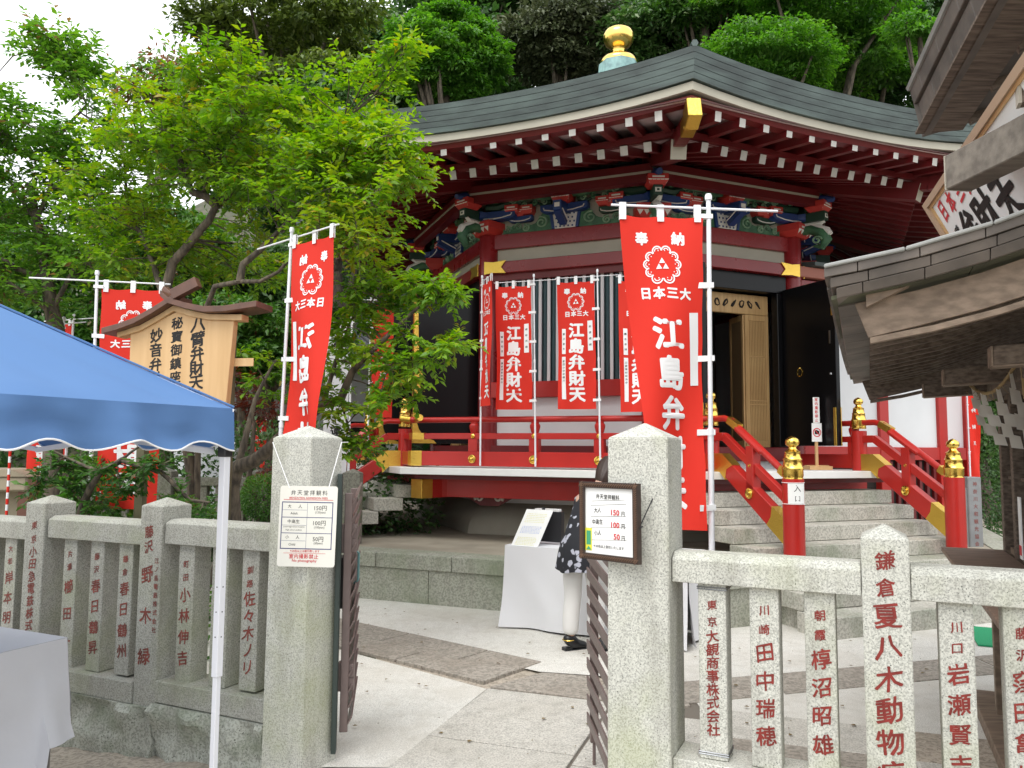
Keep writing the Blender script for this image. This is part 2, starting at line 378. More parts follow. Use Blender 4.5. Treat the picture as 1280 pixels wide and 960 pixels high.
# street slabs in front of the gate and the left fence
for i in range(5):
    for j in range(3):
        q = [gp(-4.2 + i * 0.95 + (j % 2) * 0.4 + da, 0.42 + j * 0.62 + db) for da, db in ((0, 0.62), (0.95, 0.62), (0.95, 0), (0, 0))]
        b = MB(); zz = [gh(p.x, p.y) for p in q]
        c = sum(q, Vector()) / 4
        vs = [Vector((p.x, p.y, z + 0.006)) + (c - p).normalized() * 0.006 for p, z in zip(q, zz)]
        b.add(vs + [v - Vector((0, 0, 0.05)) for v in vs], [(0, 1, 2, 3), (0, 4, 5, 1), (1, 5, 6, 2), (2, 6, 7, 3), (3, 7, 4, 0)])
        b.build('street_slab', GRND_M, path)

# ================================================================== GATE AND STONE FENCES
def pillar(name, t, label, w=0.245):
    o = empty(name, gp(t, 0, 0), 0, label=label, cat='gate pillar', group='stone gate pillars')
    o.rotation_euler = (0, 0, atan2(G.y, G.x))
    b = MB(); h = w / 2
    vs = [(sx * h * k, sy * h * k, z) for z, k in ((-0.05, 1.04), (1.6, 1.0)) for sx, sy in ((-1, -1), (1, -1), (1, 1), (-1, 1))] + [(0, 0, 1.665)]
    b.add(vs, [(0, 1, 5, 4), (1, 2, 6, 5), (2, 3, 7, 6), (3, 0, 4, 7), (4, 5, 8), (5, 6, 8), (6, 7, 8), (7, 4, 8), (3, 2, 1, 0)])
    b.build('shaft', GRAN, o, bevel=0.004, seg=2)
    return o
pillL = pillar('gate_pillar', 0.0, 'granite gate pillar with the white laminated fee card hanging on it')
pillR = pillar('gate_pillar', 1.7524, 'granite gate pillar with the dark framed fee board tied to it')

def fence_post(parent, t, w, ztop, z0, depth, m, name='post', peak=0.045):
    b = MB(); h = w / 2; d = depth / 2; c = 0.012
    b.M = T(*gp(t, 0)) @ Rz(atan2(G.y, G.x))
    vs = [(sx * h, sy * d, z) for z in (z0, ztop) for sx, sy in ((-1, -1), (1, -1), (1, 1), (-1, 1))] + [(0, 0, ztop + peak)]
    b.add(vs, [(0, 1, 5, 4), (1, 2, 6, 5), (2, 3, 7, 6), (3, 0, 4, 7), (4, 5, 8), (5, 6, 8), (6, 7, 8), (7, 4, 8), (3, 2, 1, 0)])
    return b.build(name, m, parent, bevel=0.004, seg=1)
def rail(parent, t0, t1, z0, z1, dep, m, name, cham=0.02, peak=0.0):
    b = MB(); b.M = T(*gp(0, 0)) @ Rz(atan2(G.y, G.x)); d = dep / 2
    if peak: prof = [(-d, z0), (d, z0), (d, z1 - peak), (d * 0.55, z1), (-d * 0.55, z1), (-d, z1 - peak)]
    else: prof = [(-d, z0), (d, z0), (d, z1), (-d, z1)]
    b.prism(prof, lambda a, c, t: (t, a, c), t0, t1)
    return b.build(name, m, parent, bevel=0.003)
def inscribe(parent, t, off, chars, ztop, zbot, big, small=None, w=0.1, nsmall=0, x=0.0, name='inscription', mm=None, brush=0.42, smallspan=0.42):
    """vertical column of characters: first nsmall small, the rest big"""
    items = []; n = len(chars)
    zs = ztop
    if nsmall:
        hs = (ztop - zbot) * smallspan / nsmall if n > nsmall else (ztop - zbot) / nsmall
        hs = min(hs, 0.115)
        for i in range(nsmall): items.append((chars[i], x, zs - hs * 0.5, small or big * 0.6)); zs -= hs
    r = n - nsmall
    if r:
        hb = (zs - zbot) / r
        for i in range(r): items.append((chars[nsmall + i], x, zs - hb * (i + 0.5), big)); 
    f = lambda u, v: gp(t, off + 0.0016) + G * u + Vector((0, 0, v))
    return lettering(items, f, 0.016, brush=brush).build(name, mm or INKR, parent)

fr = empty('stone_fence', gp(2.6, 0), label='pale granite fence with red inscriptions right of the gate', cat='stone fence')
def under(parent, fn, *a, **k):         # build in world space, then parent without moving
    o = fn(parent, *a, **k); o.matrix_parent_inverse = Matrix.Translation(parent.location).inverted(); return o
ZR0, ZR1 = 1.035, 1.15
under(fr, rail, 1.88, 2.562, ZR0, ZR1 + 0.0, 0.17, GRAN, 'top_rail', peak=0.025)
under(fr, rail, 2.722, 3.9, ZR0, ZR1, 0.17, GRAN, 'top_rail', peak=0.025)
under(fr, rail, 1.88, 2.562, 0.2, 0.37, 0.2, GRAN, 'bottom_rail')
under(fr, rail, 2.722, 3.9, 0.2, 0.37, 0.2, GRAN, 'bottom_rail')
under(fr, rail, 1.88, 3.9, -0.03, 0.2, 0.26, ROCK, 'base_stone')
po = under(fr, fence_post, 2.642, 0.155, 1.245, 0.0, 0.19, GRAN)
o = inscribe(po, 2.642, 0.095, '鎌倉夏八木動物病院', 1.215, 0.28, 0.085, 0.062, nsmall=2, smallspan=0.2); 
for c, t in (('東京大観商事株式会社', 2.028), ('川崎田中瑞穂', 2.222), ('朝霞椁沼昭雄', 2.419), ('川口岩瀬賢吉', 2.858), ('藤沢窪田亀雄', 3.05), ('大和伊藤正夫', 3.24), ('横浜高橋光子', 3.43), ('東京斉藤和子', 3.62)):
    ba = under(fr, lambda par, tt: (lambda b: b.build('baluster', GRAN, par, bevel=0.003))((lambda b: (setattr(b, 'M', T(*gp(tt, 0)) @ Rz(atan2(G.y, G.x))), b.box(-0.053, 0.053, -0.055, 0.055, 0.372, 1.033))[1])(MB())), t)
    n = len(c)
    if n > 8: inscribe(ba, t, 0.055, c, 0.985, 0.46, 0.047, 0.036, nsmall=2, smallspan=0.24)
    else: inscribe(ba, t, 0.055, c, 0.985, 0.44, 0.068, 0.038, nsmall=2, smallspan=0.26)
# wire bands on the first baluster
bw = MB(); bw.M = T(*gp(2.028, 0)) @ Rz(atan2(G.y, G.x))
for z in (1.02, 1.012, 0.39, 0.398):
    bw.tube([(-0.056, -0.058, z), (0.056, -0.058, z), (0.056, 0.058, z), (-0.056, 0.058, z), (-0.056, -0.058, z)], 0.0022, 5)
o = bw.build('tie_wire', mat('dull_wire', (0.3, 0.31, 0.33), 0.4, metal=1), fr); o.matrix_parent_inverse = T(*fr.location).inverted()

fl = empty('stone_fence', gp(-1.0, 0), label='granite fence toned greyer for shade on rough rock base left of the gate beside the tent', cat='stone fence')
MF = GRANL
for t0, t1 in ((-0.88, -0.124), (-1.835, -1.055), (-3.6, -2.03)):
    dz = -0.035 * (-(t0 + t1) / 2 - 0.5)
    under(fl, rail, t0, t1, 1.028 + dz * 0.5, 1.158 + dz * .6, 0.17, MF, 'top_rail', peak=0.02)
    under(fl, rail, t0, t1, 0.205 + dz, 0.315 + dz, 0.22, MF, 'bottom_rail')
for t, w, zt, txt, txt2 in ((-0.968, 0.165, 1.228, '藤沢野木緑', '江ノ島電鉄株式会社'), (-1.932, 0.175, 1.21, '東京小田急電鉄株式会社', None)):
    p_ = under(fl, fence_post, t, w, zt, 0.10, 0.2, MF)
    if txt2:
        inscribe(p_, t, 0.1, txt, 1.13, 0.32, 0.085, 0.062, nsmall=2, x=-0.012, smallspan=0.2, mm=INKF)
        inscribe(p_, t, 0.1, txt2, 0.96, 0.55, 0.03, 0.03, x=0.055, brush=0.1, mm=INKF)
    else: inscribe(p_, t, 0.1, txt, 1.12, 0.32, 0.062, 0.045, nsmall=2, smallspan=0.2, mm=INKF)
for c, t, ns in (('釧路佐々木ノリ', -0.295, 2), ('鎌倉泉テキ三', -0.5, 2), ('町田小林伸吉', -0.74, 2), ('鎌倉春日鶴州', -1.2, 2), ('藤沢春日鶴昇', -1.432, 2), ('片瀬櫛田一', -1.66, 2), ('大和岸本明治', -2.2, 2),
                 ('東京山田清', -2.45, 2), ('川崎松本豊', -2.7, 2), ('藤沢山本正', -2.95, 2), ('横浜中村茂', -3.2, 2), ('鎌倉佐藤勇', -3.45, 2)):
    dz = -0.035 * (-t - 0.5)
    ba = under(fl, lambda par, tt: (lambda b: b.build('baluster', MF, par, bevel=0.003))((lambda b: (setattr(b, 'M', T(*gp(tt, 0)) @ Rz(atan2(G.y, G.x))), b.box(-0.055, 0.055, -0.06, 0.06, 0.317 + dz, 1.03 + dz * 0.5))[1])(MB())), t)
    inscribe(ba, t, 0.06, c, 0.96, 0.39 + dz, 0.072, 0.038, nsmall=ns, smallspan=0.24, mm=INKF)
# rough rocks under the left fence
def rock(t0, t1, z0, z1, dep, seed):
    b = bmesh.new(); bmesh.ops.create_cube(b, size=1)
    bmesh.ops.subdivide_edges(b, edges=b.edges[:], cuts=14, use_grid_fill=True)
    for v in b.verts:
        q = Vector((v.co.x * (t1 - t0) / 0.4, v.co.y, v.co.z * 0.8))
        n = mnoise.fractal(q * 3.1 + Vector((seed * 7.3, 0, 0)), 1.0, 2.1, 4) * 0.055 + mnoise.noise(q * 1.5 + Vector((seed * 3.1, 4, 0))) * 0.05
        if v.co.z > 0.49: n *= 0.2
        v.co = Vector((v.co.x * (t1 - t0), v.co.y * dep, v.co.z * (z1 - z0)))
        v.co.y += (n * (-1 if v.co.y < 0 else 1) * 0.9)
        if abs(v.co.x) > (t1 - t0) * 0.49: v.co.x *= 1 + n * 0.3
    M = T(*gp((t0 + t1) / 2, 0, (z0 + z1) / 2)) @ Rz(atan2(G.y, G.x)); b.transform(M)
    me = bpy.data.meshes.new('base_rock'); b.to_mesh(me); b.free(); me.materials.append(ROCK); me.shade_smooth(); me.set_sharp_from_angle(angle=radians(28))
    o = bpy.data.objects.new('base_rock', me); COL.objects.link(o); o.parent = fl; o.matrix_parent_inverse = T(*fl.location).inverted()
for i, (t0, t1) in enumerate(((-0.885, -0.13), (-1.86, -0.89), (-2.7, -1.865), (-3.6, -2.705))):
    rock(t0, t1, -0.22 - 0.07 * i, 0.2 - 0.03 * i, 0.235, i + 1)

# scattered fallen leaves and grit on the paving
LIT = mat('dry_leaf', (0.20, 0.14, 0.05), 0.8, var=.5, scale=40)
b = MB(); r_ = random.Random(8)
for i in range(420):
    x, y = r_.uniform(-1.6, 4.2), r_.uniform(3.2, 8.2)
    if (Vector((x, y, 0)) - PL).dot(GN) > .9 or sqrt((x - 1.7) ** 2 + (y - 12.4) ** 2) < 5.5: continue
    a = r_.uniform(0, 6.3); l = r_.choice((.006, .008, .012, .03, .035)); w = l * .4; c, s_ = cos(a), sin(a); z = .019
    b.add([(x, y, z), (x + l * .5 * c - w * s_, y + l * .5 * s_ + w * c, z + .004), (x + l * c, y + l * s_, z + .001), (x + l * .5 * c + w * s_, y + l * .5 * s_ - w * c, z + .003)], [(0, 1, 2), (0, 2, 3)])
b.build('fallen_leaves', LIT, None, kind='stuff', label='tiny dry leaves and grit scattered over the paving inside the gate', cat='leaf litter')
# ================================================================== OCTAGONAL HALL
HC = Vector((1.7058, 12.4045, 0)); R8 = 2.857; AW = R8 * cos(radians(22.5)); TN = math.tan(radians(22.5))
hall = empty('shrine_hall', HC, label='red octagonal shrine hall with copper roof, gold finial and carved brackets', cat='shrine hall')
def FA(k): return radians(22.5 + 45 * k)
def F(k): return Rz(FA(k))                    # face frame: x along the face, -y outwards
def V(k): return Rz(radians(45 * k))          # vertex frame: -y outwards through the corner
VIS = (-2, -1, 0, 1)
# ---- stone terrace (its own thing in the setting)
terr = empty('stone_terrace', HC, label='low mossy stone terrace under the octagonal hall', cat='terrace')
DP, ZP = 5.064, 0.489
b = MB(); rr = (DP - 0.2) / cos(radians(22.5))
b.prism([(rr * sin(radians(45 * i)), -rr * cos(radians(45 * i))) for i in range(8)], lambda a, c, t: (a, c, t), 0.0, ZP - 0.012)
b.build('terrace_floor', mat('terrace_paving', (0.36, 0.32, 0.25), 0.85, var=0.25, scale=2.5, bump=0.1), terr)
hw = DP * TN
cuts = [-hw, -1.25, -0.38, 0.5, 1.35, hw]
cop = []; wal = []
for i in range(5):
    x0, x1 = cuts[i] + 0.004, cuts[i + 1] - 0.004
    def trp(x, d): return x * (d / DP) if abs(abs(x) - hw) < 0.01 else x
    b = MB(); b.prism([(x0 if i else -hw, -DP), (x1 if i < 4 else hw, -DP), (x1 if i < 4 else (DP - .34) * TN, -DP + .34), (x0 if i else -(DP - .34) * TN, -DP + .34)], lambda a, c, t: (a, c, t), ZP - 0.15, ZP)
    cop.append(b)
    b = MB(); b.box((x0 - 0.3 if i and i < 4 else x0), (x1 - 0.3 if 0 < i < 4 and i != 0 else x1) if i < 3 else x1, -DP + 0.03, -DP + 0.25, -0.05, ZP - 0.155)
cuts2 = [-hw + 0.02, -1.55, -0.65, 0.2, 1.05, hw - 0.02]
for i in range(5):
    b = MB(); b.box(cuts2[i] + 0.003, cuts2[i + 1] - 0.003, -DP + 0.03, -DP + 0.28, -0.05, ZP - 0.153); wal.append(b)
cm = [b.build('coping_stone', MOSSY, terr, bevel=0.006) for b in cop]; wm = [b.build('wall_stone', MOSSY, terr, bevel=0.004) for b in wal]
for o in cm + wm: o.matrix_basis = F(-1)
for k in (-3, -2, 0, 1, 2):
    for o in cm + wm: inst(o, terr, F(k))
# ---- rounded mortar plinth
b = MB(); ring = [(3.19, ZP - 0.01), (3.17, ZP + 0.1), (3.1, ZP + 0.22), (3.0, ZP + 0.32), (2.86, ZP + 0.38), (2.6, ZP + 0.42)]
vs = [(r * sin(radians(45 * i)), -r * cos(radians(45 * i)), z) for r, z in ring for i in range(8)]
b.add(vs, [(j * 8 + i, j * 8 + (i + 1) % 8, (j + 1) * 8 + (i + 1) % 8, (j + 1) * 8 + i) for j in range(5) for i in range(8)] + [tuple(40 + i for i in range(8))])
b.build('plinth', KAME, hall, smooth=35)
# ---- columns
b = MB(); b.lathe([(0.132, 0.9), (0.132, 4.36), (0.12, 4.40)], n=28)
c0 = b.build('column', REDC, hall, smooth=40)
b = MB()
b.tube([(0, 0, 3.86), (0, 0, 4.0)], 0.14, 20)
for k in range(8):
    M = V(k) @ T(0, -R8, 0)
    if k == 0: c0.matrix_basis = M
    else: inst(c0, hall, M)
# ---- beams and wall panels
hwf = AW * TN
def face_part(bd, name, m, ks=range(8), ownx=None, **k):
    o = bd.build(name, m, hall, **k); ks = list(ks); o.matrix_basis = F(ks[0])
    return [o] + [inst(o, hall, F(q)) for q in ks[1:]]
face_part(MB().box(-hwf + .08, hwf - .08, -AW - .075, -AW + .05, 4.19, 4.385), 'head_beam', REDC, bevel=0.006)
face_part(MB().box(-hwf + .08, hwf - .08, -AW - .02, -AW + .05, 4.005, 4.19), 'plaster_band', CREAM)
face_part(MB().box(-hwf + .02, hwf - .02, -AW - .15, -AW + .05, 3.85, 4.003), 'tie_beam', REDC, bevel=0.006)
face_part(MB().box(-hwf + .05, hwf - .05, -AW + .0, -AW + .05, 4.385, 5.1), 'frieze_panel', CREAM)
face_part(MB().box(-hwf - .12, hwf + .12, -3.06, -2.94, 4.74, 4.96), 'eave_purlin', REDD)
face_part(MB().box(-hwf - .1, hwf + .1, -3.068, -3.055, 4.84, 4.868), 'purlin_stripe', CREAM)
face_part(MB().box(-hwf + .02, hwf - .02, -AW - .1, -AW + .1, 1.42, 1.60), 'ground_sill', REDD, bevel=0.006)
face_part(MB().box(-hwf + .02, hwf - .02, -AW - .02, -AW + .1, 0.8, 1.42), 'foundation_panel', PLAST, )
# solid walls: window face and back faces
face_part(MB().box(-hwf + .08, hwf - .08, -AW, -AW + .06, 1.6, 2.215), 'wall_panel', PLAST, ks=(-1, 1, 2, 3, 4, 5))
face_part(MB().box(-hwf + .04, hwf - .04, -AW - .1, -AW + .06, 2.215, 2.42), 'window_sill_beam', RED, ks=(-1,), bevel=0.006)
face_part(MB().box(-hwf + .08, hwf - .08, -AW, -AW + .06, 2.22, 3.85), 'upper_wall_panel', PLAST, ks=(1, 2, 3, 4, 5))
face_part(MB().box(-hwf + .1, hwf - .1, -AW - .09, -AW + .05, 3.76, 3.85), 'lintel', REDD, ks=(-1,))
win = MB().box(-.93, .93, -AW + .03, -AW + .06, 2.42, 3.76).build('louver_window', TEALD, hall); win.matrix_basis = F(-1)
sl = MB(); sl.prism([(-.042, 0), (0, -.055), (.042, 0)], lambda a, c, t: (a, c, t), 2.42, 3.76)
ws = MB().box(-.019, .019, -.03, 0.0, 2.42, 3.76)
s0 = None
for i in range(16):
    x = -.89 + i * 0.1187
    if s0 is None:
        s0 = sl.build('louver_slat', TEAL, win); w0 = ws.build('louver_strip', PLAST, win); s0.matrix_basis = T(x, -AW + .028, 0); w0.matrix_basis = T(x + .0593, -AW + .0, 0)
    else:
        inst(s0, win, T(x, -AW + .028, 0))
        if i < 15: inst(w0, win, T(x + .0593, -AW + .0, 0))
# gold clasps on the tie beam at each column
b = MB(); zc = 3.927
def clasp(sgn):
    pts = [(0, -.085), (.13, -.07), (.31, -.085), (.24, 0), (.31, .085), (.13, .07), (0, .085)]
    a = radians(22.5) * sgn
    M = Rz(a)
    bb = MB(); bb.M = T(0, 0, zc) @ Matrix.Rotation(a, 4, 'Z')
    bb.prism(pts if sgn > 0 else [(-x, y) for x, y in reversed(pts)], lambda u, v, t: (u, t, v), -.168 , -.158)
    return bb
for s in (1, -1):
    g0 = clasp(s).build('gold_clasp', GOLDC, hall); g0.matrix_basis = V(0) @ T(0, -R8, 0)
    for k in (-2, -1, 1, 2): inst(g0, hall, V(k) @ T(0, -R8, 0))
# ---- interior
b = MB(); rr = 2.45
b.prism([(rr * sin(radians(45 * i)), -rr * cos(radians(45 * i))) for i in range(8)], lambda a, c, t: (a, c, t), 1.55, 1.585)
b.build('inner_floor', DARK, hall)
MB().cbox((0, 0.3, 2.7), (2.6, 2.2, 2.4)).build('inner_sanctuary', DARK, hall)
face_part(MB().box(-.9, .9, -AW + .5, -AW + .55, 1.6, 3.8), 'interior_dark_sheet', DARK, ks=(-2,))  # near-black sheet painting the darkness beyond the open door

# ---- eaves
def rz_(x, half, a): return a * (abs(x) / half) ** 2.3
def course(z0, z1, d, thick, m, name, rise, nseg=14, din=None, bulge=0):
    half = d * TN; b = MB(); vs = []; fs = []
    for i in range(nseg + 1):
        x = -half + 2 * half * i / nseg; r = rz_(x, half, rise)
        di = d - thick; xi = x * di / d; din_ = d if din is None else din
        xb = x * din_ / d
        vs += [(x, -d, z1 + r), (xb, -din_, z0 + r), (xi, -di, z0 + r), (xi, -di, z1 + r)]
    for i in range(nseg):
        a, c = i * 4, i * 4 + 4
        for j in range(4): fs.append((a + j, a + (j + 1) % 4, c + (j + 1) % 4, c + j))
    fs += [(0, 1, 2, 3), tuple(nseg * 4 + j for j in (3, 2, 1, 0))]
    b.add(vs, fs)
    o = b.build(name, m, hall); o.matrix_basis = F(0); out = [o]
    for k in range(1, 8): out.append(inst(o, hall, F(k)))
    return out
RISE = 0.14; DE = 4.852
zt = 5.235
for j in range(5):
    z1 = zt - j * 0.0585; course(z1 - 0.054, z1, DE - j * 0.014, 0.4, COPPER, 'shingle_course', RISE, din=DE - j * 0.014 - 0.012)
course(4.862, 4.943, DE - 0.10, 0.3, CREAM, 'eave_board', RISE - .01)
course(4.80, 4.861, DE - 0.135, 0.14, REDD, 'eave_batten', RISE - 0.05, din=DE - 0.165)
# roof surface: shell with curved slope
b = MB(); NS, NR = 14, 16; vs = []; fs = []
for j in range(NR + 1):
    s = j / NR; d = DE * (1 - s) + 0.42 * s; half = d * TN; z = zt + 0.004 + 1.78 * s ** 1.28
    for i in range(NS + 1):
        x = -half + 2 * half * i / NS; vs.append((x, -d, z + rz_(x, half, RISE) * (1 - s) ** 2.5))
for j in range(NR):
    for i in range(NS): fs.append((j * (NS + 1) + i, j * (NS + 1) + i + 1, (j + 1) * (NS + 1) + i + 1, (j + 1) * (NS + 1) + i))
b.add(vs, fs); o = b.build('roof_slope', COPPER, hall, smooth=30); o.matrix_basis = F(0)
slopes = [o] + [inst(o, hall, F(k)) for k in range(1, 8)]
b = MB(); pth = []
for j in range(NR + 1):
    s = j / NR; d = (DE * (1 - s) + 0.42 * s) / cos(radians(22.5)); pth.append((0, -d, zt + 0.02 + 1.78 * s ** 1.28 + RISE * (1 - s) ** 2.5))
b.tube(pth, 0.035, 6); o = b.build('hip_ridge', COPPER, hall, smooth=60); o.matrix_basis = V(0)
for k in range(1, 8): inst(o, hall, V(k))
# ceiling boards over the rafters (upper and lower tiers)
def tier(d0, z0, d1, z1, m, name, rise):
    b = MB(); vs = []; n = 14
    for d, z, rs in ((d0, z0, rise), (d1, z1, 0)):
        for i in range(n + 1):
            x = -d * TN + 2 * d * TN * i / n; vs.append((x, -d, z + rz_(x, d * TN, rs)))
    vs += [(x, y, z + .02) for x, y, z in vs]; q = 2 * (n + 1)
    fs = []
    for i in range(n):
        fs.append((i, i + 1, n + 2 + i, n + 1 + i)); fs.append((q + i, q + n + 1 + i, q + n + 2 + i, q + i + 1))
    b.add(vs, fs); o = b.build(name, m, hall); o.matrix_basis = F(0)
    for k in range(1, 8): inst(o, hall, F(k))
tier(4.75, 4.848, 3.2, 5.09, MAUVE, 'upper_soffit', 0.05)
tier(4.12, 4.765, 2.3, 5.33, MAUVE, 'lower_soffit', 0.03)
course(4.765, 4.83, 4.17, 0.1, REDD, 'rafter_batten', 0.045)
# rafters: flying (upper) and base (lower) tiers with white painted ends
def rafter_set(dend, zend, w, h, slope, d_in, xs, rise, name):
    half = dend * TN
    for x in xs:
        ds = max(d_in, abs(x) / TN + 0.06)
        z = zend + rz_(x, half, rise)
        def mk(x=x, ds=ds, z=z):
            b = MB(); dz = slope * (dend - ds)
            b.beam((x, -dend, z), (x, -ds, z + dz), w, h, 0, endm=1); return b
        o = mk().build(name, [REDD, RAFW], hall); o.matrix_basis = F(-1)
        for k in (-3, -2, 0, 1, 2): inst(o, hall, F(k))
rafter_set(4.68, 4.79, .072, .098, .155, 3.25, [(-1) ** s * (.147 + .295 * i) for i in range(6) for s in (0, 1)], .03, 'flying_rafter')
rafter_set(4.15, 4.71, .082, .10, .33, 2.62, [(-1) ** s * (.127 + .2535 * i) for i in range(6) for s in (0, 1)], .025, 'base_rafter')
# hip rafters
b = MB(); b.beam((0, -4.494, 4.652), (0, -2.7, 5.2), .165, .2, 0, endm=1); h1 = b.build('hip_rafter', [REDD, CREAM], hall); h1.matrix_basis = V(0)
b = MB(); b.tube([], 0) if False else None
pp = [(0, -5.18, 4.80), (0, -4.95, 4.725), (0, -4.6, 4.735), (0, -3.2, 5.0)]
for i in range(3): b.beam(pp[i], pp[i + 1], .12, .15, 0)
h2 = b.build('flying_hip_rafter', REDD, hall); h2.matrix_basis = V(0)
b = MB(); b.beam((0, -5.215, 4.79), (0, -5.02, 4.725), .135, .215, 0); b.beam((0, -5.03, 4.72), (0, -4.86, 4.70), .127, .16)
h3 = b.build('gold_rafter_cap', GOLDC, h2, bevel=0.008)
for k in range(1, 8): inst(h1, hall, V(k))
for k in (1, 2, -1, -2): n_ = inst(h2, hall, V(k)); inst(h3, n_)
# ---- finial
fin = empty('finial', (0, 0, 0)); fin.parent = hall
zf0 = at(773, 92, 12.4).z; sc_ = (at(773, 33, 12.4).z - zf0) / 59.0     # metres per photo pixel
b = MB(); rr = 0.36
for z0, z1, r0, r1 in ((6.3, zf0 - .03 + .0, .42, .345), (zf0 - .028, zf0 + .15, .335, .32)):
    vs = [(r * sin(radians(45 * i)), -r * cos(radians(45 * i)), z) for r, z in ((r0, z0), (r1, z1)) for i in range(8)]
    b.add(vs, [(i, (i + 1) % 8, 8 + (i + 1) % 8, 8 + i) for i in range(8)] + [tuple(8 + i for i in range(8))])
b.build('copper_pedestal', VERD, fin)
b = MB(); zb = zf0 + .15
b.lathe([(.30, 0), (.305, .03), (.27, .09), (.16, .15), (.105, .17), (.095, .22), (.115, .26), (.10, .28), (.14, .30), (.21, .345), (.245, .42), (.25, .49), (.22, .56), (.14, .61), (.04, .632), (0.002, .65)], (0, 0, zb), 32)
b.build('gold_jewel', mat('finial_gold', (0.9, 0.62, 0.17), 0.2, metal=1.0), fin, smooth=60)

# ---- carved bracket sets
def spiral(b, c, r, n, turns, rad, m, sx=1, axis='xz', start=0):
    pts = []
    for i in range(n + 1):
        t = i / n; a = start + turns * 2 * pi * t; q = r * (1 - 0.82 * t)
        pts.append((c[0] + sx * q * cos(a), c[1], c[2] + q * sin(a)))
    b.tube(pts, [rad * (1 - .4 * i / n) for i in range(n + 1)], 6, m)
def block(b, x, y, z, w, h, m=0, mw=1):
    q = w * .34
    b.add([(x + sx * w / 2, y + sy * w / 2, z + h) for sx, sy in ((-1, -1), (1, -1), (1, 1), (-1, 1))] + [(x + sx * w / 2, y + sy * w / 2, z + h * .45) for sx, sy in ((-1, -1), (1, -1), (1, 1), (-1, 1))] + [(x + sx * q, y + sy * q, z) for sx, sy in ((-1, -1), (1, -1), (1, 1), (-1, 1))],
          [(0, 1, 2, 3), (0, 4, 5, 1), (1, 5, 6, 2), (2, 6, 7, 3), (3, 7, 4, 0), (4, 8, 9, 5), (5, 9, 10, 6), (6, 10, 11, 7), (7, 11, 8, 4), (8, 11, 10, 9)], m)
    # white inlay slot and saw-tooth hem on the front
    b.box(x - w * .3, x + w * .3, y - w / 2 - .004, y - w / 2 - .001, z + h * .62, z + h * .78, mw)
    n = 5
    for i in range(n):
        xa = x - w / 2 + w * i / n; xb = x - w / 2 + w * (i + 1) / n
        b.add([(xa, y - w / 2 - .003, z + h * .48), (xb, y - w / 2 - .003, z + h * .48), ((xa + xb) / 2, y - w / 2 - .003 + .03, z + h * .12)], [(0, 2, 1)], mw)
def arm(b, L, h, th, z, y, m, mi, lift=.5):
    pts = [(-L / 2, h), (L / 2, h)] + [(L / 2 * cos(a), h * lift - h * lift * sin(a) * 1.0) for a in [pi * i / 10 * .5 for i in range(0, 6)]] + [(-L / 2 * cos(a), h * lift - h * lift * sin(a)) for a in [pi * i / 10 * .5 for i in range(5, -1, -1)]]
    b.prism(pts, lambda u, v, t: (u, y + t, z + v), -th / 2, th / 2, m)
    # pale outline following the arm
    ol = [(-L / 2 * .86, h * .72), (-L / 2 * .82, h * .5), (-L / 2 * .4, h * .3), (0, h * .25), (L / 2 * .4, h * .3), (L / 2 * .82, h * .5), (L / 2 * .86, h * .72)]
    b.tube([(u, y - th / 2 - .002, z + v) for u, v in ol], .007, 4, mi)
BM_ = [CRED, CWH, GRND, BLU, GRNL, GRN]
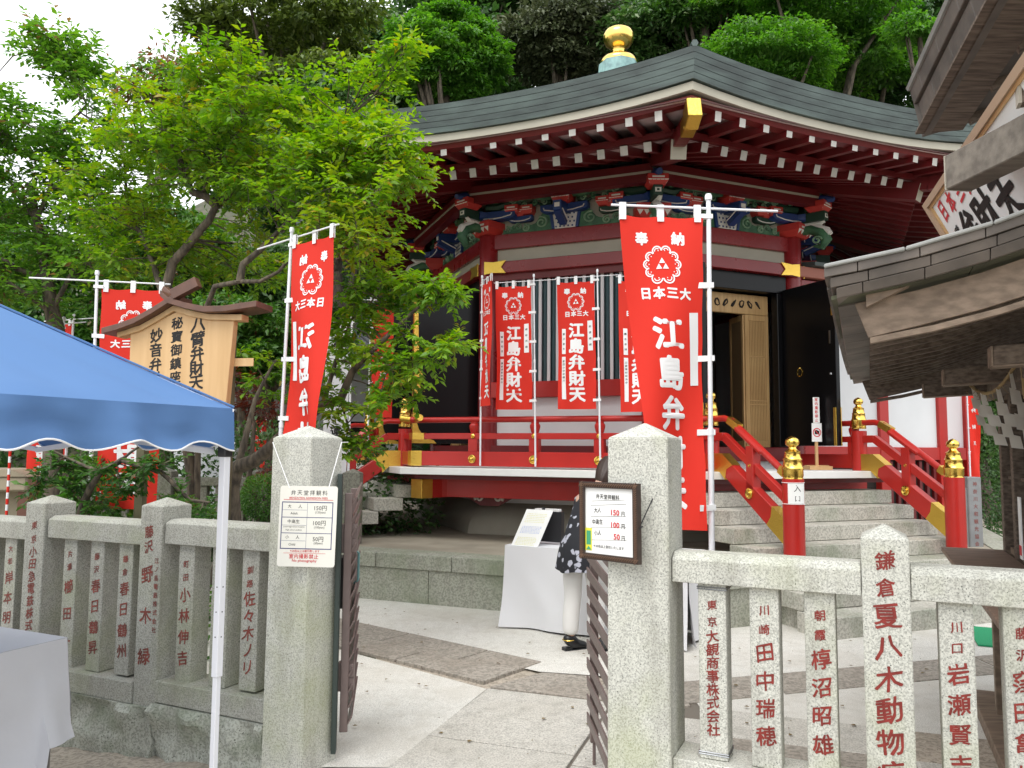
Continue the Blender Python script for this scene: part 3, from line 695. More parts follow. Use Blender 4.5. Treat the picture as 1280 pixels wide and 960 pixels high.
# column set, in vertex frame origin at column centre
def column_set():
    root = empty('bracket_set')
    b = MB(); block(b, 0, 0, 4.385, .34, .15); b.build('bearing_block', BM_, root)
    for s in (-1, 1):                # lateral arms follow the two adjoining faces
        M = Rz(-s * radians(22.5) * -1)
        b = MB(); b.M = Rz(radians(22.5) * s); arm(b, .5, .12, .1, 4.53, -.06, 3, 1); 
        b.v = [(v[0] + s * .12, v[1], v[2]) for v in b.v]
        b.build('bracket_arm', BM_, root, smooth=30)
        b = MB(); b.M = Rz(radians(22.5) * s) @ T(s * .32, -.09, 0); block(b, 0, 0, 4.60, .15, .11); b.build('bearing_block', BM_, root)
        # dragon-scroll arm above
        b = MB(); b.M = Rz(radians(22.5) * s) @ T(s * .02, -.11, 0)
        b.tube([(0, 0, 4.72), (s * .14, 0, 4.71), (s * .26, 0, 4.745), (s * .40, 0, 4.74)], [.045, .05, .042, .025], 7, 2)
        spiral(b, (s * .30, -.03, 4.775), .055, 18, 1.6, .014, 4, s, start=-1.5); spiral(b, (s * .12, -.04, 4.78), .045, 16, 1.5, .013, 5, s)
        b.tube([(s * .36, 0, 4.745), (s * .45, 0, 4.80), (s * .50, 0, 4.795)], [.028, .022, .006], 6, 4)
        b.build('carved_scroll', BM_, root, smooth=50)
    # radial arm with green nose
    b = MB(); b.beam((0, .1, 4.60), (0, -.38, 4.60), .09, .11, 2); b.box(-.03, .03, -.384, -.381, 4.575, 4.625, 1); b.box(-.012, .012, -.387, -.3841, 4.588, 4.612, 2)
    b.tube([(0.03, -.35, 4.55), (0.02, -.30, 4.52), (0, -.15, 4.53)], [.02, .03, .03], 6, 1); b.build('bracket_arm', BM_, root, smooth=30)
    b = MB(); block(b, 0, -.30, 4.655, .2, .12); b.build('bearing_block', BM_, root)
    b = MB()                        # drooping nose under the corner: pale horn and green curl
    b.tube([(0, -.1, 4.46), (0, -.22, 4.46), (0, -.33, 4.40), (0, -.38, 4.30), (0, -.33, 4.22), (0, -.25, 4.25)], [.05, .06, .062, .055, .04, .015], 8, 5)
    b.tube([(0, -.18, 4.5), (0, -.30, 4.47), (0, -.38, 4.42), (0, -.415, 4.36)], [.03, .04, .042, .03], 7, 1)
    for s in (-1, 1):
        pts = [(s * .058, -.30 - .05 * cos(a) * (1 - a / 12), 4.30 + .05 * sin(a) * (1 - a / 12)) for a in [i * .55 for i in range(16)]]
        b.tube(pts, .011, 5, 4)
    b.build('carved_nose', BM_, root, smooth=50)
    b = MB()                        # blue beast head on top
    b.tube([(0, -.2, 4.8), (0, -.36, 4.81), (0, -.46, 4.78)], [.06, .055, .03], 8, 3); b.tube([(-.05, -.3, 4.86), (0, -.36, 4.89), (.05, -.3, 4.86)], .02, 6, 2)
    b.build('carved_head', BM_, root, smooth=50)
    return root
def mid_set():
    root = empty('bracket_set')
    b = MB(); arm(b, .52, .12, .1, 4.55, -.06, 3, 1); b.build('bracket_arm', BM_, root, smooth=30)
    b = MB(); block(b, 0, -.12, 4.66, .2, .13); b.build('bearing_block', BM_, root)
    for s in (-1, 1):
        b = MB(); block(b, s * .42, -.05, 4.60, .14, .10); b.build('bearing_block', BM_, root)
        b = MB(); b.tube([(s * .06, -.1, 4.79), (s * .2, -.1, 4.77), (s * .34, -.1, 4.80), (s * .46, -.1, 4.78)], [.04, .045, .035, .02], 7, 5)
        spiral(b, (s * .17, -.14, 4.80), .05, 18, 1.6, .014, 4, s); spiral(b, (s * .33, -.13, 4.83), .04, 16, 1.5, .012, 4, s, start=2)
        b.tube([(s * .40, -.1, 4.79), (s * .5, -.1, 4.83), (s * .56, -.1, 4.81)], [.025, .02, .005], 6, 4)
        b.build('carved_scroll', BM_, root, smooth=50)
        # frog-leg strut: green wave carving spreading on the panel
        b = MB(); pts = [(0, 0), (s * .13, .30), (s * .2, .33), (s * .24, .24), (s * .34, .10), (s * .5, .05), (s * .62, .015), (s * .64, 0)]
        if s < 0: pts = pts[::-1]
        b.prism(pts, lambda u, v, t: (u, t, 4.388 + v), -.045, -.005, 5)
        for cx, cz, r in ((.27, .10, .075), (.45, .05, .045), (.19, .24, .06)):
            spiral(b, (s * cx, -.05, 4.39 + cz), r, 20, 1.5, .013, 4, s, start=1.2)
        b.tube([(s * .12, -.05, 4.42), (s * .16, -.05, 4.6), (s * .23, -.05, 4.72)], [.012, .014, .01], 5, 4)
        b.build('frog_leg_carving', BM_, root, smooth=40)
    b = MB(); b.beam((0, -.02, 4.62), (0, -.30, 4.58), .085, .12, 3); b.box(-.028, .028, -.309, -.303, 4.56, 4.61, 1); b.beam((0, -.29, 4.54), (0, -.1, 4.44), .075, .09, 3)
    b.tube([(.046, -.27, 4.55), (.046, -.18, 4.50), (.046, -.1, 4.46)], .008, 4, 1); b.tube([(-.046, -.27, 4.55), (-.046, -.18, 4.50), (-.046, -.1, 4.46)], .008, 4, 1)
    b.build('carved_nose', BM_, root, smooth=30)
    b = MB(); b.prism([(-.12, 0), (.12, 0), (.15, .22), (-.15, .22)], lambda u, v, t: (u, t, 4.388 + v), -.06, -.046, 1)
    for i in range(5):
        for j in range(4): b.box(-.10 + i * .045 + (j % 2) * .02 - .008, -.10 + i * .045 + (j % 2) * .02 + .008, -.064, -.0605, 4.40 + j * .05, 4.42 + j * .05, 3)
    for s in (-1, 1): b.prism([(s * .115, 0), (s * .145, 0), (s * .18, .23), (s * .145, .23)][::s], lambda u, v, t: (u, t, 4.388 + v), -.07, -.0455, 3)
    b.build('scale_panel', BM_, root)
    return root
# carved wave band filling the frieze between the bracket sets
def frieze_band():
    root = empty('carved_frieze')
    for s in (-1, 1):
        b = MB(); top = []; n = 30
        for i in range(n + 1):
            x = .22 + .66 * i / n; top.append((s * x, .05 + .07 * abs(sin(x * 11)) * (1.15 - x * .6) + .02 * sin(x * 37)))
        b.prism(([(s * .22, 0)] + top + [(s * .88, 0)])[::s], lambda u, v, t: (u, t, 4.389 + v), -.035, -.006, 5)
        for cx, cz, r in ((.36, .09, .06), (.52, .07, .05), (.66, .085, .055), (.80, .06, .045)): spiral(b, (s * cx, -.042, 4.39 + cz), r, 20, 1.6, .012, 4, s, start=cx * 9)
        b.build('green_wave', BM_, root, smooth=40)
        b = MB(); pts = [(s * (.18 + .74 * i / 12), -.09 - .02 * sin(i * 1.9), 4.735 + .018 * sin(i * 2.3)) for i in range(13)]
        b.tube(pts, [.03 + .014 * sin(i * 1.7) for i in range(13)], 7, 2)
        for i, cx in enumerate((.26, .40, .55, .70, .85)): spiral(b, (s * cx, -.135, 4.735 + .012 * (i % 2)), .042, 16, 1.5, .011, (4, 5)[i % 2], s, start=i)
        b.build('dragon_scroll', BM_, root, smooth=50)
        b = MB(); block(b, s * .62, -.06, 4.60, .15, .11); b.build('bearing_block', BM_, root)
        b = MB(); b.M = T(s * .62, 0, 0); arm(b, .34, .09, .08, 4.515, -.05, (3, 2)[s > 0], 1); b.build('bracket_arm', BM_, root, smooth=30)
    return root
fb = frieze_band(); fb.parent = hall; fb.matrix_basis = F(-1) @ T(0, -AW, 0)
for k in (-2, 0, 1): copy_tree(fb, hall, F(k) @ T(0, -AW, 0))
cs = column_set(); cs.parent = hall; SB = T(0, 0, 4.385) @ Matrix.Diagonal((1.22, 1.3, 1.07, 1)) @ T(0, 0, -4.385); cs.matrix_basis = V(0) @ T(0, -R8, 0) @ SB
for k in (-2, -1, 1, 2): copy_tree(cs, hall, V(k) @ T(0, -R8, 0) @ SB)
ms = mid_set(); ms.parent = hall; ms.matrix_basis = F(-1) @ T(0, -AW, 0) @ SB
for k in (-2, 0, 1): copy_tree(ms, hall, F(k) @ T(0, -AW, 0) @ SB)

# ---- veranda
DV, ZV = 3.953, 1.33
for k in (-3, -2, -1, 0):
    hv = DV * TN; hi = 2.75 * TN
    b = MB(); b.prism([(-hv, -DV), (hv, -DV), (hi, -2.75), (-hi, -2.75)], lambda a, c, t: (a, c, t), ZV - .08, ZV)
    o = b.build('veranda_floor', WHITEP, hall, bevel=0.004); o.matrix_basis = F(k)
    b = MB(); h3_ = 3.36 * TN; b.box(-h3_ - .12, h3_ + .12, -3.42, -3.30, .965, 1.185)
    o = b.build('veranda_joist', RED, hall, bevel=0.005); o.matrix_basis = F(k)
    b = MB(); b.box(-3.74 * TN, 3.74 * TN, -3.74, -3.68, 1.19, 1.246)
    o = b.build('edge_joist', REDD, hall); o.matrix_basis = F(k)
# gold-capped joist ends and white beam ends crossing at the left corner
for k in (-1, 0):
    b = MB(); b.beam((0, -3.2, 1.07), (0, -4.02, 1.07), .2, .22, 0); o = b.build('corner_joist', RED, hall); o.matrix_basis = V(k)
    b = MB(); b.beam((0, -4.03, 1.07), (0, -3.86, 1.07), .21, .23, 0); o = b.build('gold_joist_cap', GOLDC, hall, bevel=.004); o.matrix_basis = V(k)
# veranda legs with cloud brackets: white scroll on dark red
for k, xx in ((-1, -.85), (-1, .85), (0, -.85)):
    b = MB(); b.prism([(-.55, 1.2), (.55, 1.2), (.5, 1.02), (.3, .95), (.12, .85), (-.12, .85), (-.3, .95), (-.5, 1.02)], lambda u, v, t: (u, t, v), -3.12, -3.06, 0)
    for s in (-1, 1):
        for cx, cz, r in ((.30, 1.02, .07), (.13, .95, .06), (.44, 1.09, .05)): spiral(b, (s * cx, -3.13, cz), r, 20, 1.4, .02, 1, s, start=-.6)
    o = b.build('cloud_bracket', [REDD, CWH], hall, smooth=30); o.matrix_basis = F(k) @ T(xx, 0, 0)

# ---- balustrades
DR = 3.75
def railing(M, x0, x1, posts, endcaps=(0, 0)):
    """straight railing in frame M along x at y=-DR"""
    b = MB(); b.box(x0, x1, -DR - .05, -DR + .05, 1.352, 1.52); o = b.build('rail_base_beam', RED, hall, bevel=.006); o.matrix_basis = M
    b = MB(); b.box(x0, x1, -DR - .035, -DR + .035, 1.665, 1.735); o = b.build('middle_rail', RED, hall, bevel=.006); o.matrix_basis = M
    b = MB(); b.tube([(x0 - (.16 if endcaps[0] else 0), -DR, 1.897 + (.02 if endcaps[0] else 0)), (x0, -DR, 1.893), (x1, -DR, 1.893), (x1 + (.16 if endcaps[1] else 0), -DR, 1.893 + (.02 if endcaps[1] else 0))], .034, 12)
    o = b.build('hand_rail', RED, hall, smooth=50); o.matrix_basis = M
    for i, e in enumerate(endcaps):
        if e:
            xx = (x0 - .2, x0 - .06) if i == 0 else (x1 + .06, x1 + .2)
            b = MB(); b.tube([(xx[0], -DR, 1.915 if i == 0 else 1.9), (xx[1], -DR, 1.9 if i == 0 else 1.918)], [.042, .037] if i == 0 else [.037, .042], 12)
            s_ = -1 if i == 0 else 1; xe = (x0, x1)[i]
            b.box(min(xe + s_ * .02, xe - s_ * .14), max(xe + s_ * .02, xe - s_ * .14), -DR - .04, -DR + .04, 1.66, 1.74)
            b.box(min(xe + s_ * .03, xe - s_ * .12), max(xe + s_ * .03, xe - s_ * .12), -DR - .056, -DR + .056, 1.347, 1.525)
            o = b.build('gold_rail_end', GOLDC, hall, bevel=.003); o.matrix_basis = M
    for x in posts:
        b = MB(); b.box(x - .055, x + .055, -DR - .05, -DR + .05, 1.52, 1.665)
        b.lathe([(.04, 1.735), (.05, 1.76), (.06, 1.80), (.06, 1.825), (.045, 1.845), (.05, 1.87)], (x, -DR, 0), 12)
        o = b.build('rail_post', RED, hall, smooth=35); o.matrix_basis = M
        b = MB()
        for z, r, y in ((1.435, .05, .052), (1.70, .026, .036)):
            n = 16; prof = [(r, 0), (r * .97, .012), (r * .72, .016), (r * .62, .008), (r * .4, .012), (r * .38, .022), (.001, .026)]
            bb = MB(); bb.lathe(prof, (0, 0, 0), n); Mx = T(x, -DR - y, z) @ Rx(pi / 2)
            b.add([Mx @ Vector(v) for v in bb.v], bb.f)
        o2 = b.build('gold_stud', GOLD, o, smooth=50)
hv = DR * TN
railing(F(-1), -hv, hv, (-.765, -.005, .755), (1, 1))
railing(F(0), -hv, -1.12, (), (1, 0))
railing(F(-2), 1.12, hv, (), (0, 1))
for kk, xe, sg in ((0, 1.10, 1), (-2, -1.10, -1)):     # returns to the wall beyond the stairs
    railing(F(kk) @ T(xe, -DR, 0) @ Rz(sg * pi / 2) @ T(0, DR, 0), 0.02, 1.05, (.12,)) if sg > 0 else railing(F(kk) @ T(xe, -DR, 0) @ Rz(pi / 2) @ T(0, DR, 0), 0.02, 1.05, (.12,))
GIB = [(.088, 0), (.094, .012), (.088, .03), (.094, .05), (.092, .10), (.10, .115), (.088, .13), (.08, .19), (.086, .20), (.074, .215), (.068, .26), (.072, .27), (.05, .285), (.036, .30), (.034, .315), (.058, .335), (.063, .36), (.055, .385), (.03, .405), (.003, .418)]
TREADS = [ZV - .08 + .03 - .155 * (i + 1) + .005 for i in range(7)]
def stair(k):
    M = F(k); st = empty('entrance_stair'); st.parent = hall; st.matrix_basis = M
    top = 1.105
    for i in range(7):
        z = top - i * .1545; d0 = 3.60 + .3 * (i + 1)
        MB().box(-1.38, 1.38, -d0, -d0 + .36, z - .15 if i < 6 else 0.0, z).build('stair_tread', STEP, st, bevel=.006)
    MB().box(-1.30, 1.30, -5.35, -3.5, 0, .33).build('stair_core', STEP, st)
    for s in (-1, 1):
        P0 = Vector((s * 1.06, -3.746, 0)); P1 = Vector((s * 1.06, -4.976, 0))
        for nm, P, z0, zt_, rad in (('newel_post', P0, 1.33, 2.1978, .085), ('newel_post', P1, .47, 1.6951, .098)):
            kf = rad / .098
            b = MB(); b.lathe([(rad, z0), (rad, zt_ - .40)], (P.x, P.y, 0), 24); o = b.build(nm, RED, st, smooth=40)
            b = MB(); b.lathe([(r * kf * 1.02, z * (.9 if rad < .09 else 1)) for r, z in GIB], (P.x, P.y, zt_ - .418 * (.9 if rad < .09 else 1)), 24); 
            o2 = b.build('gold_giboshi', GOLD, st, smooth=45)
        # sloped rails: curved hand rail, middle rail, bottom beam
        x = s * 1.06
        dz = -.52; ya, yb = -3.80, -4.90
        hr = [(x, -3.80, 1.893), (x, -3.98, 1.893), (x, -4.10, 1.86), (x, -4.88, 1.36 - .02)]
        MB().tube(hr, .034, 12).build('hand_rail', RED, st, smooth=50)
        b = MB()
        for p, q in (((x, -3.80, 1.70), (x, -3.98, 1.70)), ((x, -3.975, 1.703), (x, -4.90, 1.10))): b.beam(p, q, .066, .085)
        b.build('middle_rail', RED, st, bevel=.005)
        b = MB(); b.prism([(-3.78, 1.34), (-3.78, 1.52), (-3.98, 1.52), (-4.92, .90), (-4.92, .66), (-3.95, 1.335)], lambda u, v, t: (t, u, v), x - .05, x + .05)
        b.build('stringer', RED, st, bevel=.006)
        for yy, zz, h in ((-4.42, 1.22, .25), (-4.12, 1.43, .0)):
            if h: MB().box(x - .05, x + .05, yy - .055, yy + .055, 1.12, 1.60).build('rail_post', RED, st, bevel=.006)
        b = MB(); b.beam((x, -4.18, 1.79), (x, -4.58, 1.53), .10, .06); b.build('rail_saddle', RED, st, bevel=.02, )
        b = MB()
        for sy in (1, -1):
            for yy, zz, r in ((-4.42, 1.13, .055), (-4.42, 1.405, .026)):
                bb = MB(); bb.lathe([(r, 0), (r * .97, .012), (r * .72, .017), (r * .5, .01), (r * .4, .024), (.001, .028)], (0, 0, 0), 16)
                Mx = T(x + sy * (.051 if r > .03 else .034), yy, zz) @ Ry(sy * pi / 2); b.add([Mx @ Vector(v) for v in bb.v], bb.f)
        b.build('gold_stud', GOLD, st, smooth=50)
        def gpl(f_): b = MB(); f_(b); b.build('gold_plate', GOLDC, st)
        b = MB()
        b.prism([(-3.80, 1.335), (-3.80, 1.525), (-3.985, 1.525), (-4.16, 1.405), (-4.06, 1.36), (-4.04, 1.25), (-3.95, 1.33)], lambda u, v, t: (t, u, v), x - .053, x + .053)
        gpl(lambda b: b.prism([(-4.74, 1.025), (-4.93, .90), (-4.93, .655), (-4.66, .845), (-4.72, .92)], lambda u, v, t: (t, u, v), x - .053, x + .053))
        gpl(lambda b: b.beam((x, -4.82, 1.383), (x, -4.885, 1.341), .075, .075)); gpl(lambda b: b.beam((x, -4.06, 1.874), (x, -4.22, 1.79), .072, .072))
        b.build('gold_plate', GOLDC, st)
    return st
s1 = stair(0); s2 = stair(-2)

# ---- doors (faces 0 and -2): black frame, black leaves folded outwards, pale lattice inside
for k in (0, -2):
    M = F(k); dr = empty('doorway'); dr.parent = hall; dr.matrix_basis = M
    b = MB(); b.box(-.95, .95, -AW - .06, -AW + .06, 3.62, 3.85); b.box(-.95, -.80, -AW - .06, -AW + .06, 1.6, 3.62); b.box(.80, .95, -AW - .06, -AW + .06, 1.6, 3.62)
    b.build('black_frame', BLACK, dr, bevel=.006)
    hd = MB().box(-.78, .78, -AW + .10, -AW + .15, 3.34, 3.60).build('wooden_header', OAK, dr, bevel=.006)
    b = MB(); rn = random.Random(3)
    for i in range(11):       # dark tubes paint the shade inside the header's pierced waves
        x = -.66 + i * .13; pts = [(x + .05 * t * cos(4 * t) - .03 * t, -AW + .098, 3.47 + .045 * sin(5 * t + i)) for t in [j / 8 * 1.4 for j in range(9)]]
        b.tube(pts, [.004 + .011 * sin(pi * j / 8) for j in range(9)], 5)
    b.build('dark_piercing', DARK, dr)
    def lattice(x0, x1, y, Mx, nm='lattice_leaf'):
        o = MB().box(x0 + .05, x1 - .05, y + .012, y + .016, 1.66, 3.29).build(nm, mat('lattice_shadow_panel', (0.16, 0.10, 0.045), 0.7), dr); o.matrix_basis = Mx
        b = MB()
        for a, c, e, f in ((x0, x0 + .05, 1.60, 3.335), (x1 - .05, x1, 1.60, 3.335), (x0 + .05, x1 - .05, 1.60, 1.68), (x0 + .05, x1 - .05, 3.26, 3.335)): b.box(a, c, y - .02, y + .02, e, f)
        fo = b.build('leaf_frame', OAK, o, bevel=.003)
        n = 11; w = (x1 - x0 - .1) / n; s_ = None
        for i in range(n):
            xx = x0 + .05 + w * (i + .5)
            if s_ is None: s_ = MB().box(-.009, .009, y - .012, y + .011, 1.68, 3.26).build('lattice_bar', OAK, o); s_.matrix_basis = T(xx, 0, 0)
            else: inst(s_, o, T(xx, 0, 0))
        for z in (2.15, 2.20, 2.78): MB().box(x0 + .05, x1 - .05, y - .016, y - .0125, z, z + .015).build('lattice_band', OAK, o)
        return o
    sg = 1
    lattice(.40, .78, -AW + .12, Matrix.Identity(4))
    lattice(-.78, -.40, -AW + .12, Matrix.Identity(4))
    lattice(0, .38, 0, T(.40, -AW + .125, 0) @ Rz(radians(78)))
    lattice(0, .38, 0, T(-.40, -AW + .125, 0) @ Rz(radians(102)))
    for s in (-1, 1):
        o = MB().box(-.03, .03, -.90, 0, 1.62, 3.66).build('door_leaf', BLACK, dr, bevel=.006); o.matrix_basis = T(s * .90, -AW - .07, 0) @ Rz(radians(0 if s > 0 else -8))
        b = MB(); xi = -s * .036
        for z in (2.55,):
            b.tube([(xi, -.30 - .045 * cos(a), z + .05 * sin(a)) for a in [i * 2 * pi / 14 for i in range(15)]], .007, 6, caps=False)
            b.lathe([(.02, -.005), (.02, .005)], (xi, -.30, z + .055), 10)
        b.build('ring_pull', GOLD, o, smooth=50)
        b = MB()
        for z in (1.62, 3.2): 
            b.box(-s * .034 - .004, -s * .034 + .004, -.885, -.84, z, z + .46); b.box(s * .022, s * .034, -.905, -.85, z, z + .46)
        if k == -2: b.prism([(-.905, 2.2), (-.86, 2.25), (-.80, 2.33), (-.84, 2.42), (-.78, 2.5), (-.83, 2.7), (-.85, 3.2), (-.905, 3.5)], lambda u, v, t: (t, u, v), -.036, .036); b.prism([(-.905, 1.62), (-.58, 1.62), (-.62, 1.66), (-.74, 1.70), (-.82, 1.80), (-.86, 1.92), (-.905, 2.0)], lambda u, v, t: (t, u, v), -.036, .036)
        b.build('gold_corner_plate', GOLDC, o, bevel=.003)
        b = MB(); b.box(-.036, -.03, -.82, -.80, 2.86, 3.02); b.lathe([(.014, 0), (.014, .02)], (-.04 * s, -.82, 2.48), 8); b.build('bolt', mat('steel_bolt', (.5, .5, .5), .3, metal=1), o)

# ---- annex wall running on from the right column, built in face-0 frame
ann = empty('annex_corridor', HC, label='white plastered corridor wall with red posts right of the hall', cat='corridor')
A0 = -AW - .02
def ap(b, name, m, **k): o = b.build(name, m, ann, **k); o.matrix_basis = F(0); return o
ap(MB().box(1.24, 4.3, A0, A0 + .08, 1.5, 3.62), 'plaster_wall', PLAST)
for x in (1.28, 2.62, 3.76, 4.3): ap(MB().box(x - .085, x + .085, A0 - .05, A0 + .12, .5, 3.7), 'wall_post', RED, bevel=.006)
ap(MB().box(1.2, 4.35, A0 - .04, A0 + .1, 1.44, 1.62), 'sill_beam', RED, bevel=.006)
ap(MB().box(1.2, 4.35, A0 - .045, A0 + .1, 3.62, 3.84), 'wall_plate', REDC, bevel=.006)
ap(MB().box(1.1, 4.6, A0 - .12, A0 + .16, 3.86, 4.0), 'eave_beam', mat('pinkish_beam', (.36, .13, .09), .6), bevel=.006)
b = MB(); b.prism([(A0 - .2, 4.01), (A0 - .2, 4.06), (A0 + 1.2, 4.3), (A0 + 2.6, 4.06), (A0 + 2.6, 4.01)], lambda u, v, t: (t, u, v), 1.3, 5.0); ap(b, 'roof', COPPER)
ap(MB().box(1.2, 4.3, A0 + .05, A0 + .1, .5, 1.44), 'under_floor_dark_sheet', DARK)  # near-black sheet painting the shaded gap behind the slats
for i in range(7): ap(MB().box(2.75 + i * .14, 2.80 + i * .14, A0 + .0, A0 + .04, .5, 1.42), 'vent_slat', REDD)
ap(MB().box(4.22, 4.3, A0 + .08, A0 + 2.4, .5, 3.62), 'end_wall', PLAST)
# ================================================================== BANNERS
def strip_text(n, seed):
    pool = '藤沢鎌倉横浜東京山田川崎大和中村高橋松本佐藤小林清水'; r = random.Random(seed); return [r.choice(pool) for _ in range(n)]
def crest(cx, cy, r):
    """shrine crest: three triangles inside a ring of curling waves -> list of polygons"""
    P = []
    t = r * .30
    for dx, dy in ((0, t * .62), (-t * .56, -t * .35), (t * .56, -t * .35)):
        P.append([(cx + dx, cy + dy + t * .52), (cx + dx - t * .5, cy + dy - t * .38), (cx + dx + t * .5, cy + dy - t * .38)])
    def band(ox, oy, ra, a0, a1, w, n=10):
        for i in range(n):
            a, c = a0 + (a1 - a0) * i / n, a0 + (a1 - a0) * (i + 1) / n
            P.append([(ox + (ra - w) * cos(a), oy + (ra - w) * sin(a)), (ox + ra * cos(a), oy + ra * sin(a)), (ox + ra * cos(c), oy + ra * sin(c)), (ox + (ra - w) * cos(c), oy + (ra - w) * sin(c))])
    for s in (-1, 1):
        for i, deg in enumerate((72, 36, 4, -28, -66)):
            a = radians(deg); ox, oy = cx + s * r * .72 * cos(a), cy + r * .74 * sin(a); q = r * (.25 if i < 4 else .30)
            a_ = a if s > 0 else pi - a
            band(ox, oy, q, a_ - 1.9, a_ + 1.9, r * .07)
            band(ox, oy, q * .55, a_ - 1.2 , a_ + 1.6, r * .05, 6)
            for k in range(1): P.append([(ox - s * q * .25 + r * .03 * cos(b_), oy + r * .03 * sin(b_)) for b_ in [2 * pi * j / 6 for j in range(6)]])
    return P
def nobori(name, label, group, base, yaw, ztop, zfoot, Wd=.48, Hd=1.8, back=False, amp=.012, curl=0.0, sway=0.0, fold=0.0, clothn=1.0, strips=('R',), pole_r=.012, arm_in=.56, arm_out=.40, seed=1, tags=True, lean=0.0, tilt=0.0, cl=None, text=None, ink=None):
    """banner: pole at the origin, cloth towards -x, printed side -y"""
    root = empty(name, (base[0], base[1], zfoot), yaw, label=label, cat='banner', group=group)
    L = ztop - zfoot; k = Wd / .48
    lx = lambda z: lean * (z / L)
    b = MB(); b.tube([(lx(0), 0, 0), (lx(L * .55), 0, L * .55)], pole_r * 1.25, 10); b.tube([(lx(L * .55), 0, L * .55), (lx(L), 0, L + .02)], pole_r, 10)
    b.lathe([(pole_r * 1.5, 0), (pole_r * 1.6, .02), (pole_r * 1.2, .035)], (lx(L), 0, L), 10); b.lathe([(pole_r * 1.5, -.02), (pole_r * 1.5, .02)], (lx(L * .55), 0, L * .55), 10)
    b.build('pole', cl or POLE, root, smooth=40)
    za = L - .05 * k
    MB().tube([(lx(za) - arm_in * k / 1.0, 0, za + tilt), (lx(za) + arm_out * k, 0, za - tilt * .7)], pole_r * .55, 8).build('cross_arm', POLE, root, smooth=40)
    rr = random.Random(seed); p1, p2 = rr.uniform(0, 6), rr.uniform(0, 6)
    ztc = za - .055 * k
    def surf(u, v):                 # u 0..1 from free edge to pole, v metres down
        s = v / Hd; wd = Wd * (1 - fold * s * (0.6 + .4 * sin(3.1 * s)))
        x = -.035 * k - wd * (1 - u) + sway * s * s * (1 - u) + lx(ztc - v) 
        edge = .018 * k * abs(sin(pi * (v / Hd) * 5)) if u > .9 else 0
        y = amp * (1 + 2 * s) * sin(5.2 * u + 2.2 * s * 3 + p1) * (1.0 - .35 * u) + amp * .6 * sin(11 * u - 6 * s + p2) * s + curl * ((1 - u) ** 2) * s
        z = ztc - v - .010 * sin(2 * pi * u) ** 2 * (1 - s) * k + tilt * (1 - u) * 1.0 * (1 - s)
        return Vector((x - edge * (u - .9) * 3, y, z))
    b = MB(); NU, NV = 14, 44
    b.add([surf(i / NU, Hd * j / NV) for j in range(NV + 1) for i in range(NU + 1)], [(j * (NU + 1) + i, j * (NU + 1) + i + 1, (j + 1) * (NU + 1) + i + 1, (j + 1) * (NU + 1) + i) for j in range(NV) for i in range(NU)])
    cloth = b.build('cloth', ink[0] if ink else CLR, root, smooth=60)
    inkm = ink[1] if ink else CLW
    sc_ = Hd / 1.8
    def on(side, e=.0025):
        def f(u, v):
            q = surf(u, v); du = (surf(min(u + .02, 1), v) - surf(max(u - .02, 0), v)); dv = surf(u, v + .01) - surf(u, v - .01)
            n = du.cross(dv).normalized(); n = n if n.y < 0 else -n
            return q + n * (e * side)
        return f
    def cell(it): return it
    items = []
    def put(ch, uc, vc, h, sx=1.0): items.append((ch, uc, vc, h * sx / Wd / .92 * 1.0, -h / .92))
    if text is None:
        put('奉', .26, .125 * sc_, .072 * k); put('納', .69, .125 * sc_, .072 * k)
        for i, c in enumerate('日本三大'): put(c, .26 + i * .165, .452 * sc_, .066 * k)
        for i, c in enumerate('江島弁財天'): put(c, .50, (.685 + .228 * i) * sc_, .178 * k, 1.05)
    else:
        for c, uc, vc, h in text: put(c, uc, vc * sc_, h * k)
    for side in ((1, -1)):
        lettering(items, on(side), 0.05 if text is None else .03).build('print', inkm, cloth)
        if text is None:
            b = MB(); f = on(side, .003)
            for poly in crest(0, 0, .115 * k): b.add([f(.49 + x / Wd, .285 * sc_ - y) for x, y in poly], [tuple(range(len(poly)))])
            b.build('crest', inkm, cloth)
        for st in strips:
            if side < 0 and not back: continue
            uc, v0, v1, w = {'R': (.865, .56, .98, .062), 'L1': (.16, .66, 1.02, .05), 'L2': (.16, 1.06, 1.66, .05)}[st]
            n = 10; b = MB(); f = on(side, .0035)
            vs = []
            for i in range(n + 1):
                v = (v0 + (v1 - v0) * i / n) * sc_; vs += [f(uc - w * k / Wd / 2, v), f(uc + w * k / Wd / 2, v)]
            b.add(vs, [(2 * i, 2 * i + 1, 2 * i + 3, 2 * i + 2) for i in range(n)])
            b.build('name_strip', CLW, cloth)
            if tags:
                m = 4 if st != 'L2' else 7
                it = [(c, uc, (v0 + .04 + (v1 - v0 - .08) * (i + .5) / m * (.62 if st == 'L2' else 1)) * sc_, .030 * k / Wd, -.030 * k) for i, c in enumerate(strip_text(m, seed * 3 + len(st) + ord(st[-1])))]
                lettering(it, on(side, .005), .012, brush=.2).build('name_lettering', INKK, cloth)
    b = MB()
    for u in (.04, .5, .93):
        q = surf(u, 0); xx = q.x; zz = za + tilt * (1 - u)
        b.box(xx - .019 * k, xx + .019 * k, q.y - .010, q.y - .006, q.z - .03 * k, zz + .012); b.box(xx - .019 * k, xx + .019 * k, q.y + .006, q.y + .010, q.z - .03 * k, zz + .012)
        b.box(xx - .019 * k, xx + .019 * k, q.y - .010, q.y + .010, zz + .010, zz + .014)
    b.box(lx(L) - .055 * k, lx(L) + .02 * k, -.015, .015, za - .06 * k, za - .035 * k) 
    b.build('top_loop', CLW, root)
    b = MB()
